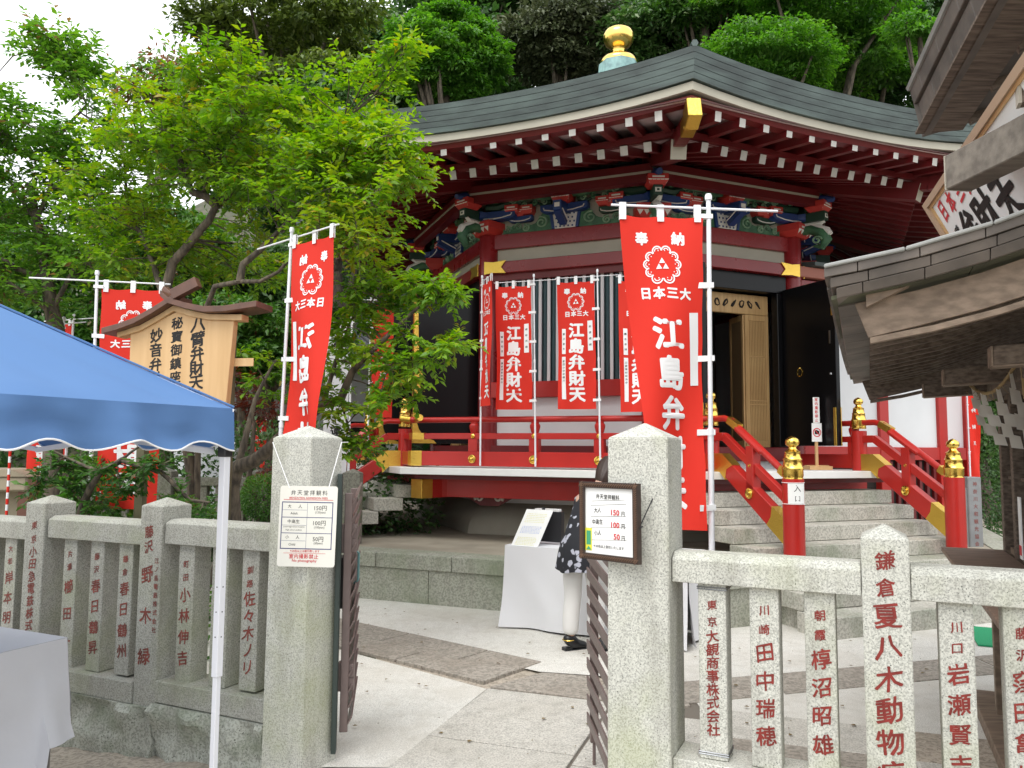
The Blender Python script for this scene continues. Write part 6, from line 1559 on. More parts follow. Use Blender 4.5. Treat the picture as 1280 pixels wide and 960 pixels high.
    for v in b.verts:
        x, y, z = v.co; jaw = max(0, -z) ** 1.3
        v.co = Vector((x * (.074 - .018 * jaw), y * .092 + (.012 if y > 0 and z < 0 else 0) - .012 * jaw * (y < 0), z * .108))
        if y > .6 and abs(x) < .25: v.co.y += .016 * max(0, 1 - abs(z + .1) * 4) * (1 - abs(x) * 4)
        if y > .5: v.co.y -= .010 * max(0, 1 - ((abs(x) - .38) ** 2 + (z - .12) ** 2) * 14)
        v.co.z += .10
    me = bpy.data.meshes.new('face'); b.to_mesh(me); b.free(); me.materials.append(SK); me.shade_smooth(); o = bpy.data.objects.new('face', me); COL.objects.link(o); o.parent = hd
    b = MB()
    for s in (-1, 1):
        b.lathe([(.003, -.004), (.011, 0), (.003, .004)], (s * .029, .083, .112), 8); b.tube([(s * .073, -.002, .125), (s * .082, -.008, .105), (s * .074, .0, .08)], [.007, .009, .006], 6)
    b.tube([(-.02, .093, .055), (0, .098, .054), (.02, .093, .055)], [.002, .0045, .002], 6); b.build('features', mat('lips_and_lids', (.22, .09, .07), .5), hd, smooth=60)
    b = bmesh.new(); bmesh.ops.create_uvsphere(b, u_segments=36, v_segments=24, radius=1)
    for v in b.verts:
        x, y, z = v.co; st_ = .004 * sin(atan2(x, y) * 24); low = max(0, -z)
        v.co = Vector((x * (.088 + .006 * low + st_), y * (.104 + st_) - .014, z * .118 - (.11 * low if y < 0.2 else .03 * low) + .108))
    bmesh.ops.delete(b, geom=[v for v in b.verts if v.co.y > .045 and v.co.z < .155], context='VERTS')
    me = bpy.data.meshes.new('hair'); b.to_mesh(me); b.free(); me.materials.append(HAIR); me.shade_smooth(); o = bpy.data.objects.new('hair', me); COL.objects.link(o); o.parent = hd
    return root
person()
# ================================================================== THINGS BEHIND THE LEFT FENCE
rf = empty('rear_stone_fence', at(280, 640, 9.0) * 1.0, label='old grey stone fence at the back left beneath the trees', cat='stone fence'); rf.location = (-3.3, 9.0, 0)
RG = granite('old_grey_stone', (.20, .195, .16), (.09, .09, .07), (.12, .14, .07), .7, 90, 3)
z_ = lambda y: at(280, y, 9.0).z
for x in (-1.75, -.62, .45, 1.5): 
    b = MB(); b.box(x - .1, x + .1, -.1, .1, 0, z_(590)); b.add([(x - .1, -.1, z_(590)), (x + .1, -.1, z_(590)), (x + .1, .1, z_(590)), (x - .1, .1, z_(590)), (x, 0, z_(590) + .05)], [(0, 1, 4), (1, 2, 4), (2, 3, 4), (3, 0, 4)]); b.build('post', RG, rf, bevel=.005)
for x0, x1 in ((-1.65, -.72), (-.52, .35), (.55, 1.4)):
    MB().box(x0, x1, -.08, .08, z_(607), z_(597)).build('top_rail', RG, rf, bevel=.005); MB().box(x0, x1, -.09, .09, .12, .25).build('bottom_rail', RG, rf, bevel=.005)
    for i in range(4): x = x0 + .12 + i * (x1 - x0 - .2) / 3.2; MB().box(x - .055, x + .055, -.05, .05, .25, z_(607)).build('baluster', RG, rf)
MB().box(-2.2, 1.9, -.16, .16, -.1, .12).build('base_stone', RG, rf)
# hut with a tiled roof far behind, and small shed at the left margin
def tiled_house(name, label, c, yaw, Lx, Ly, zw, zr, wall, tile, ribs=26):
    h = empty(name, c, yaw, label=label, cat='building')
    MB().box(-Lx / 2, Lx / 2, -Ly / 2, Ly / 2, 0, zw).build('wall', wall, h)
    for s in (-1, 1):
        b = MB(); b.prism([(s * (Ly / 2 + .5), zw - .05), (0, zr), (0, zr - .12), (s * (Ly / 2 + .5), zw - .17)][::s], lambda a, e, t: (t, a, e), -Lx / 2 - .4, Lx / 2 + .4); r_ = b.build('roof_slope', tile, h)
        b = MB()
        for i in range(ribs):
            x = -Lx / 2 - .38 + (Lx + .76) * i / (ribs - 1); b.tube([(x, s * (Ly / 2 + .52), zw - .03), (x, 0, zr + .02)], .035, 6)
        b.build('tile_ribs', tile, r_, kind='stuff')
    MB().box(-Lx / 2 - .45, Lx / 2 + .45, -.1, .1, zr - .05, zr + .22).build('ridge', tile, h, bevel=.03)
    for s in (-1, 1): MB().box(-Lx / 2 + .6 if s < 0 else .4, -.4 if s < 0 else Lx / 2 - .6, -Ly / 2 - .02, -Ly / 2 - .001, 1.0, 2.1).build('window', DARK, h)
    MB().box(-Lx / 2, Lx / 2, -Ly / 2 - .012, -Ly / 2 - .0, .0, .5).build('wainscot', OLDW, h)
    return h
TILE = mat('grey_roof_tile', (.20, .21, .22), .5, var=.3, scale=8)
tiled_house('storage_hall', 'white walled building with grey tiled roof half hidden behind leaves left of the hall', (-5.2, 17.6, 0), radians(40), 4.0, 4.5, 3.3, 4.6, PLAST, TILE)
hq = at(25, 640, 8.6)
hut = empty('small_shelter', (hq.x, hq.y, 0), radians(5), label='low beige shelter with brown posts at the far left behind the fence', cat='shelter')
b = MB(); b.box(-.6, .25, -.4, .4, at(25, 612, 8.6).z, at(25, 594, 8.6).z); b.build('roof_slab', mat('beige_slab', (.36, .31, .22), .8, var=.2), hut, bevel=.02)
b = MB(); b.prism([(-.62, 0), (.27, 0), (.1, .07), (-.45, .07)], lambda u, v, t: (u, t, at(25, 594, 8.6).z + v), -.42, .42); b.build('roof_cap', mat('beige_slab', (.36, .31, .22), .8), hut)
for x in (-.5, .2): MB().box(x - .05, x + .05, -.36, -.28, 0, at(25, 612, 8.6).z).build('post', mat('reddish_post', (.14, .06, .04), .7), hut)
MB().box(-.5, .2, -.1, .3, 0, at(25, 612, 8.6).z).build('wall', mat('beige_slab', (.36, .31, .22), .8), hut)

# ================================================================== VEGETATION
def leaf_mat(name, ramp, trans=.35, rough=.42):
    m = bpy.data.materials.new(name); m.use_nodes = True; n = m.node_tree.nodes; L = m.node_tree.links; p = n['Principled BSDF']
    p.inputs['Roughness'].default_value = rough; p.inputs['Specular IOR Level'].default_value = .45
    at_ = n.new('ShaderNodeAttribute'); at_.attribute_name = 'tint'; rp = n.new('ShaderNodeValToRGB'); cr = rp.color_ramp
    while len(cr.elements) < len(ramp): cr.elements.new(.5)
    for e, (pos, c) in zip(cr.elements, ramp): e.position = pos; e.color = (*c, 1)
    L.new(at_.outputs['Fac'], rp.inputs[0]); L.new(rp.outputs[0], p.inputs['Base Color'])
    tr = n.new('ShaderNodeBsdfTranslucent'); hs = n.new('ShaderNodeHueSaturation'); hs.inputs['Saturation'].default_value = 1.15; hs.inputs['Value'].default_value = 1.5; L.new(rp.outputs[0], hs.inputs['Color']); L.new(hs.outputs[0], tr.inputs[0])
    mx = n.new('ShaderNodeMixShader'); mx.inputs[0].default_value = trans; L.new(p.outputs[0], mx.inputs[1]); L.new(tr.outputs[0], mx.inputs[2]); L.new(mx.outputs[0], n['Material Output'].inputs[0])
    return m
LM = {
 'fresh': leaf_mat('fresh_leaves', [(0, (.05, .13, .018)), (.4, (.12, .255, .028)), (.75, (.23, .39, .04)), (.93, (.32, .38, .035)), (1, (.36, .20, .05))], .45),
 'mid': leaf_mat('green_leaves', [(0, (.025, .08, .018)), (.5, (.07, .175, .03)), (.85, (.13, .26, .045)), (.95, (.14, .16, .05)), (1, (.22, .09, .05))], .38),
 'midf': leaf_mat('light_green_leaves', [(0, (.04, .11, .022)), (.5, (.095, .22, .035)), (.88, (.17, .32, .05)), (.95, (.20, .16, .06)), (1, (.24, .10, .05))], .45),
 'maple': leaf_mat('bright_maple_leaves', [(0, (.04, .12, .018)), (.5, (.095, .235, .035)), (1, (.19, .37, .06))], .45),
 'dark': leaf_mat('evergreen_leaves', [(0, (.022, .06, .018)), (.5, (.052, .118, .03)), (.9, (.10, .19, .05)), (1, (.18, .23, .11))], .3, .35),
 'grey': leaf_mat('greyish_oak_leaves', [(0, (.035, .05, .022)), (.5, (.075, .095, .042)), (1, (.14, .155, .08))], .2, .5),
 'olive': leaf_mat('olive_pine_leaves', [(0, (.04, .07, .018)), (.5, (.10, .15, .03)), (1, (.19, .24, .055))], .3),
 'red': leaf_mat('red_maple_leaves', [(0, (.08, .015, .012)), (1, (.22, .05, .03))], .35),
}
def leaf_object(name, P, D, N, Ln, Wd, tint, m, parent, kind='stuff'):
    n = len(P); D = D / np.linalg.norm(D, axis=1, keepdims=True); S = np.cross(D, N); S /= np.maximum(np.linalg.norm(S, axis=1, keepdims=True), 1e-6); N2 = np.cross(S, D)
    Ln = Ln[:, None]; Wd = Wd[:, None]
    v = np.empty((n, 4, 3), np.float32); mid = P + D * Ln * .45
    v[:, 0] = P; v[:, 1] = mid + S * Wd * .5 + N2 * Wd * .14; v[:, 2] = P + D * Ln - N2 * Ln * .10; v[:, 3] = mid - S * Wd * .5 + N2 * Wd * .14
    me = bpy.data.meshes.new(name); me.vertices.add(n * 4); me.vertices.foreach_set('co', v.reshape(-1))
    idx = np.arange(n, dtype=np.int32)[:, None] * 4; f = np.concatenate([idx + 0, idx + 1, idx + 2, idx + 0, idx + 2, idx + 3], axis=1).reshape(-1)
    me.loops.add(n * 6); me.loops.foreach_set('vertex_index', f); me.polygons.add(n * 2); me.polygons.foreach_set('loop_start', np.arange(n * 2, dtype=np.int32) * 3)
    a = me.attributes.new('tint', 'FLOAT', 'FACE'); a.data.foreach_set('value', np.repeat(tint.astype(np.float32), 2))
    me.materials.append(m); me.update(calc_edges=True)
    o = bpy.data.objects.new(name, me); COL.objects.link(o); o.parent = parent
    if kind: o['kind'] = kind
    return o
def rnd_dirs(n): 
    d = RNG.normal(size=(n, 3)); return d / np.linalg.norm(d, axis=1, keepdims=True)
def near_tree(name, label, base, limbs, blobs, mkey, leaf=.06, per=110, group=None, cr=.22, droop=.25, tscale=1.0, hue=0.0, wr=.42, cat='tree', nmul=1.0):
    """limbs: [(points, r0, r1)], blobs: [(centre, radii, count)]; twigs run from the limbs into every clump and carry leaf sprays"""
    base = Vector(base); root = empty(name, base, label=label, cat=cat, group=group); o_ = np.array(base)
    tr = MB(); segs = []
    for pts, r0, r1 in limbs:
        pts = [Vector(p) - base for p in pts]; fine = []
        for i in range(len(pts) - 1):
            for k in range(4):
                t = k / 4; p = pts[i].lerp(pts[i + 1], t); w = .018; p = p + Vector((mnoise.noise(p * 3) * w, mnoise.noise(p * 3 + Vector((5, 0, 0))) * w, 0)) * (1 if i or k else 0); fine.append(p)
        fine.append(pts[-1]); n = len(fine); rad = [r0 + (r1 - r0) * i / (n - 1) for i in range(n)]
        tr.tube(fine, rad, 9); segs += [(p, r) for p, r in zip(fine, rad)]
    tr.build('trunk', BARK, root, smooth=60)
    SP = np.array([tuple(p) for p, r in segs]); SR = [r for p, r in segs]
    tw = MB(); P = []; D = []; Nn = []; Ls = []; Tn = []
    for c, rad, cnt in blobs:
        c = np.array(c) - o_; rad = np.array(rad)
        for _ in range(int(cnt * nmul)):
            d = rnd_dirs(1)[0] * rad * RNG.uniform(.2, 1) ** .5; cc = c + d
            i = int(np.argmin(((SP - cc) ** 2).sum(1))); s = SP[i]; L0 = np.linalg.norm(cc - s)
            mid = (s + cc) / 2 + rnd_dirs(1)[0] * L0 * .10 + np.array([0, 0, .05 * L0])
            if L0 > .08: tw.tube([s, mid, cc], [min(SR[i] * .55, .004 + .009 * L0), .004 + .004 * L0, .0025], 5)
            hue_ = RNG.normal(0, .13)
            for t in range(int(per / 11)):
                dd = rnd_dirs(1)[0]; dd[2] = dd[2] * .55 + .10; dd /= np.linalg.norm(dd); Lt = cr * RNG.uniform(.6, 1.35)
                e = cc + dd * Lt + np.array([0, 0, -droop * Lt * .35])
                if t % 2 == 0: tw.tube([cc, cc + dd * Lt * .5, e], [.0028, .002, .0012], 4, caps=False)
                nn = 11; tt = np.linspace(.2, 1.0, nn)
                pp = cc + np.outer(tt, dd * Lt) + np.outer(tt ** 2, [0, 0, -droop * Lt * .35])
                side = np.cross(dd, [0, 0, 1.0]); side /= max(np.linalg.norm(side), 1e-5); sg = np.where(np.arange(nn) % 2 == 0, 1, -1)[:, None]
                ld = dd * .65 + side * sg * .9 + RNG.normal(0, .28, (nn, 3)) + np.array([0, 0, -droop * .6]); nrm = np.array([0, 0, 1.0]) + RNG.normal(0, .35, (nn, 3))
                P.append(pp); D.append(ld); Nn.append(nrm); Ls.append(leaf * RNG.uniform(.65, 1.25, nn))
                up = (e[2] - c[2]) / (rad[2] + .2)
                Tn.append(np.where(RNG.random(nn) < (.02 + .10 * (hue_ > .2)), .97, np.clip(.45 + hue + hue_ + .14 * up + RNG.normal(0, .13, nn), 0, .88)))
    tw.build('twigs', BARK, root, kind='stuff')
    P = np.concatenate(P); D = np.concatenate(D); Nn = np.concatenate(Nn); Ls = np.concatenate(Ls); Tn = np.concatenate(Tn)
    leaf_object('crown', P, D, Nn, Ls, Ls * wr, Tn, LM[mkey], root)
    return root
def blob(px, py, rx, ry, Y, cnt, dy=.7):
    c = at(px, py, Y); k = Y / F_PX; return (tuple(c), (rx * k, dy, ry * k), cnt)
def pts_(L_): return [at(*p) for p in L_]
# the big yellow-green garden tree in front of the hall
near_tree('garden_tree', 'spreading fresh green tree with bare forked limbs between notice board and hall', (-2.75, 7.0, 0), [
    ([(-2.75, 7.0, -.1), (-2.72, 7.0, .6), (-2.8, 6.95, 1.3), at(205, 372, 6.9), at(216, 328, 6.9), at(240, 300, 6.85), at(262, 276, 6.8), at(271, 256, 6.8)], .055, .03),
    (pts_([(271, 256, 6.8), (258, 246, 6.75), (240, 240, 6.7), (236, 228, 6.7)]), .045, .02), (pts_([(271, 256, 6.8), (284, 244, 6.85), (292, 236, 6.9)]), .045, .03),
    (pts_([(254, 240, 6.75), (262, 215, 6.7), (290, 180, 6.6), (308, 150, 6.6)]), .018, .006), (pts_([(292, 236, 6.9), (300, 200, 7.0), (330, 150, 7.1)]), .02, .006),
    (pts_([(205, 372, 6.9), (196, 345, 7.0), (180, 300, 7.1), (161, 262, 7.2), (157, 215, 7.2), (150, 150, 7.3)]), .032, .006),
    ([(-2.75, 7.0, .6), at(250, 400, 6.8), at(270, 358, 6.6), at(300, 352, 6.5), at(326, 352, 6.4), at(350, 340, 6.3), at(390, 290, 6.2), at(440, 215, 6.1), at(480, 190, 6.0)], .028, .005),
    (pts_([(300, 352, 6.5), (303, 330, 6.5), (328, 308, 6.5), (350, 288, 6.5), (400, 240, 6.4), (430, 150, 6.4)]), .035, .006)],
    [blob(235, 150, 70, 40, 6.8, 16), blob(300, 115, 60, 30, 6.7, 13), blob(330, 160, 70, 40, 6.6, 15), blob(190, 200, 70, 45, 6.9, 16), blob(270, 205, 80, 35, 6.7, 14), blob(390, 150, 50, 30, 6.5, 9), blob(440, 185, 55, 35, 6.2, 11), blob(490, 190, 35, 28, 6.0, 7), blob(505, 205, 25, 14, 5.9, 4), blob(500, 95, 18, 30, 6.4, 3),
     blob(400, 230, 60, 35, 6.3, 12), blob(450, 245, 50, 35, 6.1, 10), blob(410, 290, 45, 28, 6.1, 8), blob(480, 270, 20, 20, 6.0, 3), blob(470, 320, 24, 14, 6.0, 3), blob(350, 250, 50, 45, 6.6, 9), blob(180, 300, 70, 50, 7.2, 15), blob(130, 260, 50, 50, 7.3, 10), blob(260, 320, 50, 30, 7.4, 8), blob(320, 320, 40, 40, 7.3, 7), blob(455, 130, 35, 16, 6.5, 4)],
    'fresh', leaf=.068, per=121, cr=.25, hue=.22, nmul=1.35, wr=.5)
# low limb behind the left pillar reaching right in front of the stair
near_tree('garden_tree', 'low branching tree whose leafy limb crosses in front of the veranda', (-2.2, 6.4, 0), [
    ([(-2.2, 6.4, -.1), at(292, 660, 6.4), at(290, 610, 6.35), at(296, 585, 6.3), at(318, 576, 6.2), at(340, 556, 6.1), at(372, 530, 6.0), at(405, 505, 6.0), at(425, 500, 5.9), at(440, 465, 5.9), at(462, 440, 5.8), at(490, 415, 5.75), at(530, 380, 5.7), at(570, 358, 5.65)], .075, .006),
    (pts_([(425, 500, 5.9), (430, 520, 5.8), (445, 560, 5.7)]), .012, .004), (pts_([(405, 505, 6.0), (420, 450, 6.1), (440, 400, 6.0), (470, 370, 5.9)]), .02, .005), (pts_([(462, 440, 5.8), (500, 450, 5.7), (555, 455, 5.6)]), .014, .004),
    (pts_([(296, 585, 6.3), (320, 500, 6.5), (345, 450, 6.6)]), .03, .008)],
    [blob(545, 362, 48, 16, 5.65, 9, .35), blob(480, 365, 50, 22, 5.85, 9, .4), blob(560, 430, 30, 26, 5.6, 5, .3), blob(500, 440, 45, 28, 5.7, 9, .4), blob(450, 400, 35, 30, 5.95, 7, .4), blob(430, 450, 28, 35, 5.95, 5, .4), blob(480, 500, 26, 28, 5.75, 5, .3), blob(440, 560, 26, 24, 5.7, 5, .25), blob(425, 510, 16, 22, 5.8, 3, .3), blob(505, 480, 22, 22, 5.7, 3, .3), blob(330, 470, 30, 40, 6.6, 5)],
    'fresh', leaf=.064, per=99, cr=.15, droop=.45, hue=.16, wr=.52)
# darker broad tree at the left margin
near_tree('dark_branching_tree', 'darker tree with thin black limbs at the left margin above the tent', (-4.6, 8.0, 0), [
    ([(-4.6, 8.0, -.1), at(70, 420, 8.0), at(64, 390, 8.0), at(58, 350, 8.0), at(46, 275, 8.0), at(36, 230, 8.0)], .10, .03), (pts_([(58, 350, 8.0), (20, 335, 7.9), (-30, 300, 7.8), (-60, 250, 7.8)]), .035, .01),
    (pts_([(46, 275, 8.0), (20, 240, 7.9), (-5, 200, 7.8)]), .025, .008), (pts_([(46, 275, 8.0), (62, 235, 8.0), (75, 170, 8.0), (108, 130, 7.9), (86, 80, 7.8), (60, 58, 7.8)]), .025, .005), (pts_([(64, 390, 8.0), (95, 330, 7.9), (130, 300, 7.8)]), .03, .008), (pts_([(64, 390, 8.0), (0, 345, 7.7), (-60, 330, 7.6)]), .03, .008), (pts_([(108, 130, 7.9), (92, 95, 7.8), (84, 52, 7.8)]), .01, .004)],
    [blob(85, 65, 34, 18, 7.8, 8, .4), blob(50, 58, 18, 8, 7.8, 2, .3), blob(88, 95, 12, 16, 7.8, 3, .3), blob(112, 110, 22, 18, 7.9, 4, .4), blob(125, 150, 30, 28, 7.9, 7, .6), blob(20, 150, 45, 40, 7.9, 12), blob(70, 200, 60, 35, 8.0, 14), blob(10, 240, 45, 45, 7.9, 12), blob(100, 250, 45, 35, 8.0, 9), blob(30, 310, 60, 35, 7.9, 12), blob(100, 320, 40, 32, 8.0, 8), blob(-40, 180, 50, 90, 7.8, 16), blob(20, 375, 60, 20, 7.9, 8), blob(130, 350, 30, 25, 7.7, 5), blob(-60, 340, 50, 40, 7.8, 8)],
    'midf', leaf=.08, per=110, cr=.29, hue=.22, nmul=1.25, wr=.5)
# dark sprays under the tent edge
near_tree('young_maple', 'young dark leaved maple just behind the left fence under the tent', (-3.1, 5.5, 0), [
    ([(-3.1, 5.5, -.1), at(100, 640, 5.5), at(125, 590, 5.4), at(150, 575, 5.3), at(200, 590, 5.2), at(240, 625, 5.2), at(262, 628, 5.2)], .03, .008), (pts_([(125, 590, 5.4), (90, 575, 5.4), (60, 560, 5.4)]), .014, .004), (pts_([(150, 575, 5.3), (180, 555, 5.2), (205, 548, 5.2)]), .01, .004)],
    [blob(95, 585, 30, 18, 5.4, 7, .25), blob(75, 605, 22, 12, 5.4, 4, .25), blob(150, 590, 28, 14, 5.25, 5, .2), blob(140, 615, 14, 10, 5.25, 2, .2), blob(195, 575, 20, 12, 5.2, 3, .2), blob(245, 630, 18, 18, 5.2, 3, .2), blob(110, 630, 20, 14, 5.5, 3, .25)],
    'mid', leaf=.05, per=77, cr=.13, hue=-.18, wr=.5)
near_tree('red_leaf_maple', 'small red leaved maple behind the notice board', (-3.3, 8.6, 0), [([(-3.3, 8.6, -.1), at(310, 600, 8.6), at(318, 530, 8.6), at(310, 490, 8.6)], .04, .01)], [blob(322, 500, 24, 22, 8.6, 8, .4), blob(345, 600, 20, 16, 8.4, 4, .3), blob(300, 480, 15, 12, 8.6, 3, .3)], 'red', leaf=.055, per=88, cr=.18, cat='tree')

def clump_tree(name, label, base, trunk_top, crown, mkey, leaf=.15, n_cl=46, per=420, cl=(.75, .42), trunk_r=.22, group=None, fill=.85, hue=0, limbs=9, cat='tree', seed=0, wr=.5, up=.55):
    """crown: (centre, radii); leaves gather in flattened clumps on limb ends"""
    rs = np.random.default_rng(seed + 11); base = Vector(base); root = empty(name, base, label=label, cat=cat, group=group)
    c, R = np.array(crown[0]) - np.array(base), np.array(crown[1]); tt = Vector(trunk_top) - base
    b = MB(); b.tube([(0, 0, -.6), tt * .35 + Vector((.1, 0, 0)), tt * .7, tt], [trunk_r * 1.3, trunk_r, trunk_r * .8, trunk_r * .5], 10)
    P = []; D = []; Nn = []; Ls = []; Tn = []
    for k in range(n_cl):
        g = rs.normal(size=3); g /= np.linalg.norm(g); g[2] = g[2] * .9 + .12
        q = rs.uniform(.45, 1.0) ** .5; cc = c + g * R * q * fill
        if k < limbs * 3 and k % 3 == 0: 
            m1 = Vector(tt * .8).lerp(Vector(cc), .5) + Vector((0, 0, -.1 * R[2])); b.tube([tt * rs.uniform(.55, 1), m1, Vector(cc)], [trunk_r * .42, trunk_r * .25, .02], 6)
        sx = cl[0] * rs.uniform(.7, 1.3); sz = cl[1] * rs.uniform(.7, 1.3); n = int(per * rs.uniform(.7, 1.3))
        d = rs.normal(size=(n, 3)); d /= np.linalg.norm(d, axis=1, keepdims=True); d[:, 2] = np.where(d[:, 2] < -.25, -d[:, 2] * .8, d[:, 2]); r = rs.uniform(.55, 1.05, n)[:, None] ** .6
        lump = 1 + .28 * np.sin(d[:, :1] * 5 + k) * np.cos(d[:, 1:2] * 6 + k * 2)
        p = cc + d * r * lump * np.array([sx, sx, sz])
        nrm = d * np.array([.6, .6, 1]) + np.array([0, 0, up]) + rs.normal(0, .35, (n, 3)); ld = d * np.array([1, 1, .1]) + rs.normal(0, .5, (n, 3)) + np.array([0, 0, -.35])
        P.append(p); D.append(ld); Nn.append(nrm); Ls.append(leaf * rs.uniform(.6, 1.3, n)); h_ = rs.normal(0, .10)
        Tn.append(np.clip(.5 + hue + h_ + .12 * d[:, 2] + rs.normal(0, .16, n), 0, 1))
    b.build('trunk', BARK, root, smooth=60)
    P = np.concatenate(P); D = np.concatenate(D); Nn = np.concatenate(Nn); Ls = np.concatenate(Ls); Tn = np.concatenate(Tn)
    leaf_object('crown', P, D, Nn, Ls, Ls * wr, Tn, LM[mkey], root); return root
def ht(name, label, px, py, rx, ry, Y, mkey, ground=None, depth=None, **k):
    c = at(px, py, Y); s = Y / F_PX; g = terrain(c.x, Y) - .3; Rv = (rx * s, depth or rx * s * .85, ry * s)
    top = Vector((c.x, Y, c.z - Rv[2] * .35)); return clump_tree(name, label, (c.x + .2, Y + .2, g), top, (tuple(c), Rv), mkey, **k)
GT = 'trees on the wooded slope'
ht('broadleaf_tree', 'tall olive green tree with visible crooked limbs, top left of the slope', 360, 45, 118, 62, 19, 'olive', leaf=.16, n_cl=58, per=360, cl=(.62, .3), group=GT, seed=1, limbs=18, fill=.95, trunk_r=.3)
ht('broadleaf_tree', 'olive green lower crown under the tall crooked tree', 400, 118, 90, 30, 17.5, 'olive', leaf=.15, n_cl=26, per=380, cl=(.6, .3), group=GT, seed=2, hue=.05)
ht('pale_young_tree', 'thin pale green tree against the sky at the upper left', 200, 110, 62, 48, 14, 'mid', leaf=.11, n_cl=30, per=110, cl=(.42, .22), group=GT, seed=3, hue=.35, trunk_r=.1)
ht('bright_maple', 'rounded bright green maple standing out left of the finial', 558, 80, 74, 74, 17, 'maple', leaf=.105, n_cl=150, per=330, cl=(.34, .16), group=GT, seed=4, fill=.92, up=.8)
ht('grey_oak', 'dusky grey brown oak between the bright maple and the finial', 700, 62, 82, 66, 18.5, 'grey', leaf=.14, n_cl=70, per=460, cl=(.55, .36), group=GT, seed=5)
ht('broadleaf_tree', 'dark glossy evergreen directly behind the gold finial', 830, 58, 92, 62, 18, 'dark', leaf=.15, n_cl=64, per=420, cl=(.6, .36), group=GT, seed=6, hue=.12)
ht('bright_maple', 'bright maple sprays spilling over the roof right of centre', 950, 90, 100, 62, 15.5, 'maple', leaf=.095, n_cl=110, per=260, cl=(.42, .11), group=GT, seed=7, up=1.0)
ht('bright_maple', 'higher bright maple boughs near the top edge right of centre', 1010, 14, 130, 50, 16.5, 'maple', leaf=.10, n_cl=110, per=240, cl=(.45, .12), group=GT, seed=8, hue=-.1, up=1.0)
ht('broadleaf_tree', 'very dark evergreen behind the roof corner at the right', 1080, 90, 110, 80, 19, 'dark', leaf=.16, n_cl=70, per=380, cl=(.7, .4), group=GT, seed=9, hue=-.1)
ht('broadleaf_tree', 'light green tree filling in between the two bright maples', 1020, 95, 135, 58, 17.5, 'midf', leaf=.12, n_cl=90, per=260, cl=(.5, .2), group=GT, seed=21, hue=-.12, up=.9)
ht('broadleaf_tree', 'light green crown peeping out right of the finial evergreen', 880, 20, 70, 36, 17.2, 'midf', leaf=.11, n_cl=50, per=240, cl=(.45, .18), group=GT, seed=22, hue=-.1, up=.9)
ht('bright_maple', 'small bright maple bough beside the booth roof', 1150, 38, 34, 24, 14, 'maple', leaf=.09, n_cl=12, per=240, cl=(.32, .1), group=GT, seed=10, hue=.05, trunk_r=.08)
ht('broadleaf_tree', 'dark evergreen filling the gap between garden tree and hall', 420, 230, 110, 130, 17, 'dark', leaf=.16, n_cl=70, per=380, cl=(.7, .45), group=GT, seed=11)
ht('broadleaf_tree', 'dark evergreen low behind the notice board', 330, 400, 80, 110, 14.5, 'dark', leaf=.13, n_cl=60, per=380, cl=(.5, .35), group=GT, seed=12, hue=.1)
ht('broadleaf_tree', 'mid green bush behind the white banner', 300, 440, 60, 70, 11.5, 'mid', leaf=.10, n_cl=40, per=360, cl=(.36, .22), group=GT, seed=13, hue=.05, trunk_r=.1)
ht('broadleaf_tree', 'mid green tree behind the dark limbs at the far left', 60, 400, 130, 110, 13.5, 'mid', leaf=.13, n_cl=60, per=340, cl=(.5, .3), group=GT, seed=14, hue=.0)
ht('broadleaf_tree', 'green tree behind the mirrored banner', 190, 330, 90, 90, 13, 'mid', leaf=.12, n_cl=50, per=340, cl=(.5, .3), group=GT, seed=15, hue=.08)
ht('broadleaf_tree', 'dark evergreen behind corridor and booth at the right', 1215, 480, 60, 170, 15.5, 'dark', leaf=.14, n_cl=54, per=360, cl=(.6, .4), group=GT, seed=16)
for i, (px, py, rx, ry, Y, mk) in enumerate(((600, 0, 150, 60, 28, 'dark'), (760, -20, 150, 80, 28, 'dark'), (930, 0, 150, 90, 27, 'dark'), (1110, 0, 150, 110, 27, 'dark'), (1290, 60, 150, 160, 27, 'dark'), (470, 120, 100, 100, 26, 'dark'), (330, 200, 110, 80, 25, 'dark'), (700, -90, 150, 60, 31, 'mid'), (560, 130, 130, 90, 25, 'dark'), (1230, 260, 120, 160, 21, 'dark'), (1450, 150, 200, 220, 24, 'dark'), (-150, 330, 160, 130, 20, 'mid'))):
    ht('broadleaf_tree', ('dark tree high on the slope above the bright maple', 'dark tree high on the slope above the grey oak', 'dark tree high on the slope behind the finial evergreen', 'dark tree high on the slope above the roof corner', 'dark tree on the slope behind the booth roofs', 'dark tree on the slope behind the olive crown', 'dark tree on the slope behind the garden tree', 'mid green tree on the top of the slope', 'dark tree on the slope low behind the bright maple', 'dark tree behind the corridor roof', 'dark tree on the slope outside the right edge', 'green tree at the foot of the slope outside the left edge')[i], px, py, rx, ry, Y, mk, leaf=.30, n_cl=46, per=230, cl=(1.3, .8), group=GT, seed=30 + i, wr=.6)
for i, (px, py, rx, ry, Y, lb) in enumerate(((-60, 350, 150, 120, 21, 'pale green tree low behind the dark limbs, near the left edge'), (-420, 330, 200, 170, 18, 'green tree outside the left edge of the garden'), (-300, 250, 160, 140, 27, 'green tree on the left shoulder of the slope'), (-800, 330, 220, 200, 22, 'green tree far outside the left edge'))):
    ht('broadleaf_tree', lb, px, py, rx, ry, Y, 'mid', leaf=.24, n_cl=50, per=230, cl=(.9, .55), group=GT, seed=60 + i, wr=.55)
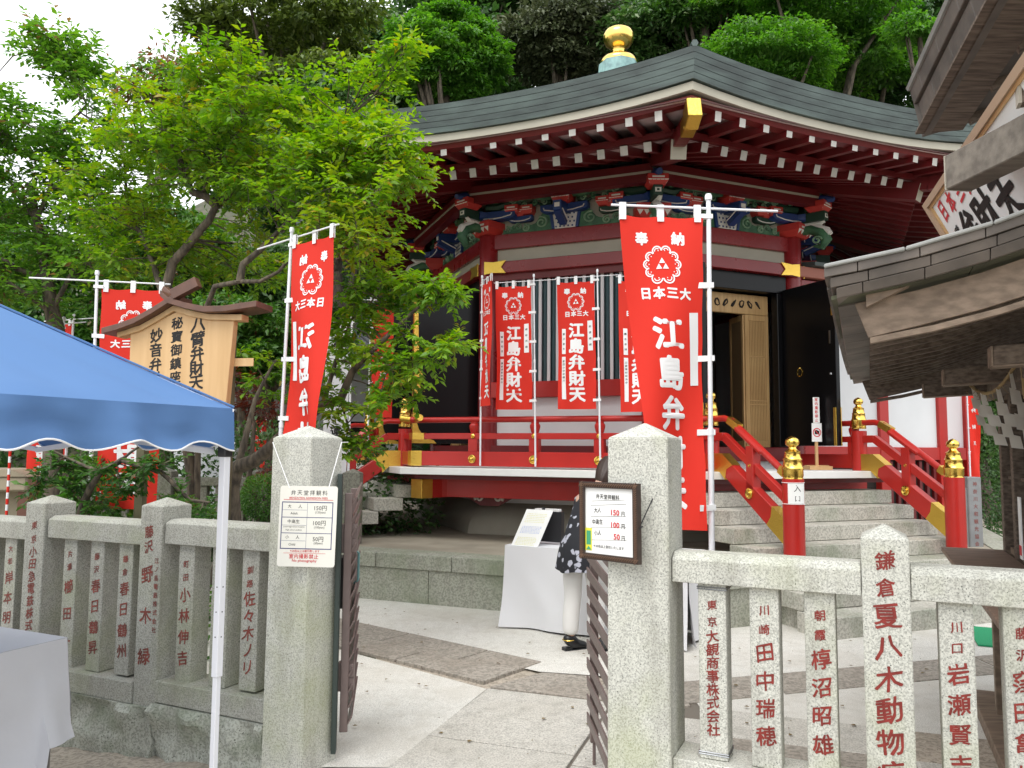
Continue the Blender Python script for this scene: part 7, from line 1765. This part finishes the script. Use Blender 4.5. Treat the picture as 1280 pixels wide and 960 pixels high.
# shrubs and ground plants behind the fence
def shrub(name, label, c, R, mkey, n=5200, leaf=.035, hue=0, group=None, solid=True):
    root = empty(name, (c[0], c[1], 0), label=label, cat='shrub', group=group); d = rnd_dirs(n); r = RNG.uniform(.75, 1.03, n)[:, None]
    p = d * r * np.array(R) * (1 + .06 * np.sin(d[:, :1] * 9)) + np.array([0, 0, c[2]])
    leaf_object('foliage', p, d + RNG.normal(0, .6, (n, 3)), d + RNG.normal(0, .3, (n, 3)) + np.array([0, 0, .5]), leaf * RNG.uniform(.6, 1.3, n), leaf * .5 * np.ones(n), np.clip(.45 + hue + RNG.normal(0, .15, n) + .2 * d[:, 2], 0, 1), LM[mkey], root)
    b = MB()
    for i in range(6): a = i * 1.05; b.tube([(0, 0, -.05), (R[0] * .4 * cos(a), R[1] * .4 * sin(a), c[2]), (R[0] * .7 * cos(a), R[1] * .7 * sin(a), c[2] + R[2] * .3)], [.02, .014, .006], 5)
    b.build('stems', BARK, root); return root
q = at(333, 622, 7.6); shrub('clipped_shrub', 'round clipped green shrub beside the left gate pillar', (q.x, q.y, q.z), (.25, .25, .22), 'mid', n=5200, leaf=.028, hue=.1)
q = at(112, 628, 6.2); shrub('leafy_shrub', 'bluish green leafy shrub behind the left fence', (q.x, q.y, q.z), (.2, .25, .32), 'mid', n=900, leaf=.075, hue=.05)
q = at(215, 640, 6.6); shrub('leafy_shrub', 'low bright leafed shrub near the notice board leg', (q.x, q.y, q.z - .1), (.35, .25, .22), 'mid', n=900, leaf=.07, hue=.15)
q = at(300, 600, 9.6); shrub('leafy_shrub', 'dark hedge behind the rear stone fence', (q.x, 10.2, .9), (2.3, .6, 1.0), 'dark', n=9000, leaf=.08, hue=.05)
q = at(1200, 580, 12.5); shrub('leafy_shrub', 'dark bush in the gap between corridor and booth', (q.x, 12.5, 1.2), (.8, .6, 1.3), 'dark', n=6000, leaf=.07, hue=.1)
# undergrowth over the slope and garden soil
n = 26000; x = RNG.uniform(-16, 16, n); y = RNG.uniform(15.5, 30, n); keep = np.ones(n, bool)
z = np.array([terrain(a, b_) for a, b_ in zip(x, y)]); P = np.stack([x, y, z], 1) + np.array([0, 0, 1.0]) * RNG.uniform(0, .5, (n, 1))
o = leaf_object('undergrowth', P, rnd_dirs(n), rnd_dirs(n) * .5 + np.array([0, 0, 1]), RNG.uniform(.2, .42, n), RNG.uniform(.1, .2, n), RNG.uniform(.1, .8, n), LM['dark'], None); tag(o, 'low dark undergrowth covering the wooded slope', 'undergrowth', None, 'stuff')
n = 16000; x = RNG.uniform(-9, -1.6, n); y = RNG.uniform(4.8, 15, n); ok = (y > 4.55 - .46 * (x + 1) + .35) & ~((x > -3.4) & (y > 7.2 + .8 * (x + 3.4) * 0) & (np.hypot(x - HC.x, y - HC.y) < 6.2)) & ~((x > -2.9) & (y < 7.6) & (y > 5.0) & (x > -1.9)); x, y = x[ok], y[ok]; n = len(x)
P = np.stack([x, y, RNG.uniform(0, .10, n)], 1)
o = leaf_object('ground_cover', P, rnd_dirs(n) + np.array([0, 0, .4]), rnd_dirs(n) * .6 + np.array([0, 0, 1]), RNG.uniform(.05, .12, n), RNG.uniform(.03, .06, n), RNG.uniform(.2, .9, n), LM['mid'], None); tag(o, 'low leafy ground cover on the garden soil behind the left fence', 'ground cover', None, 'stuff')
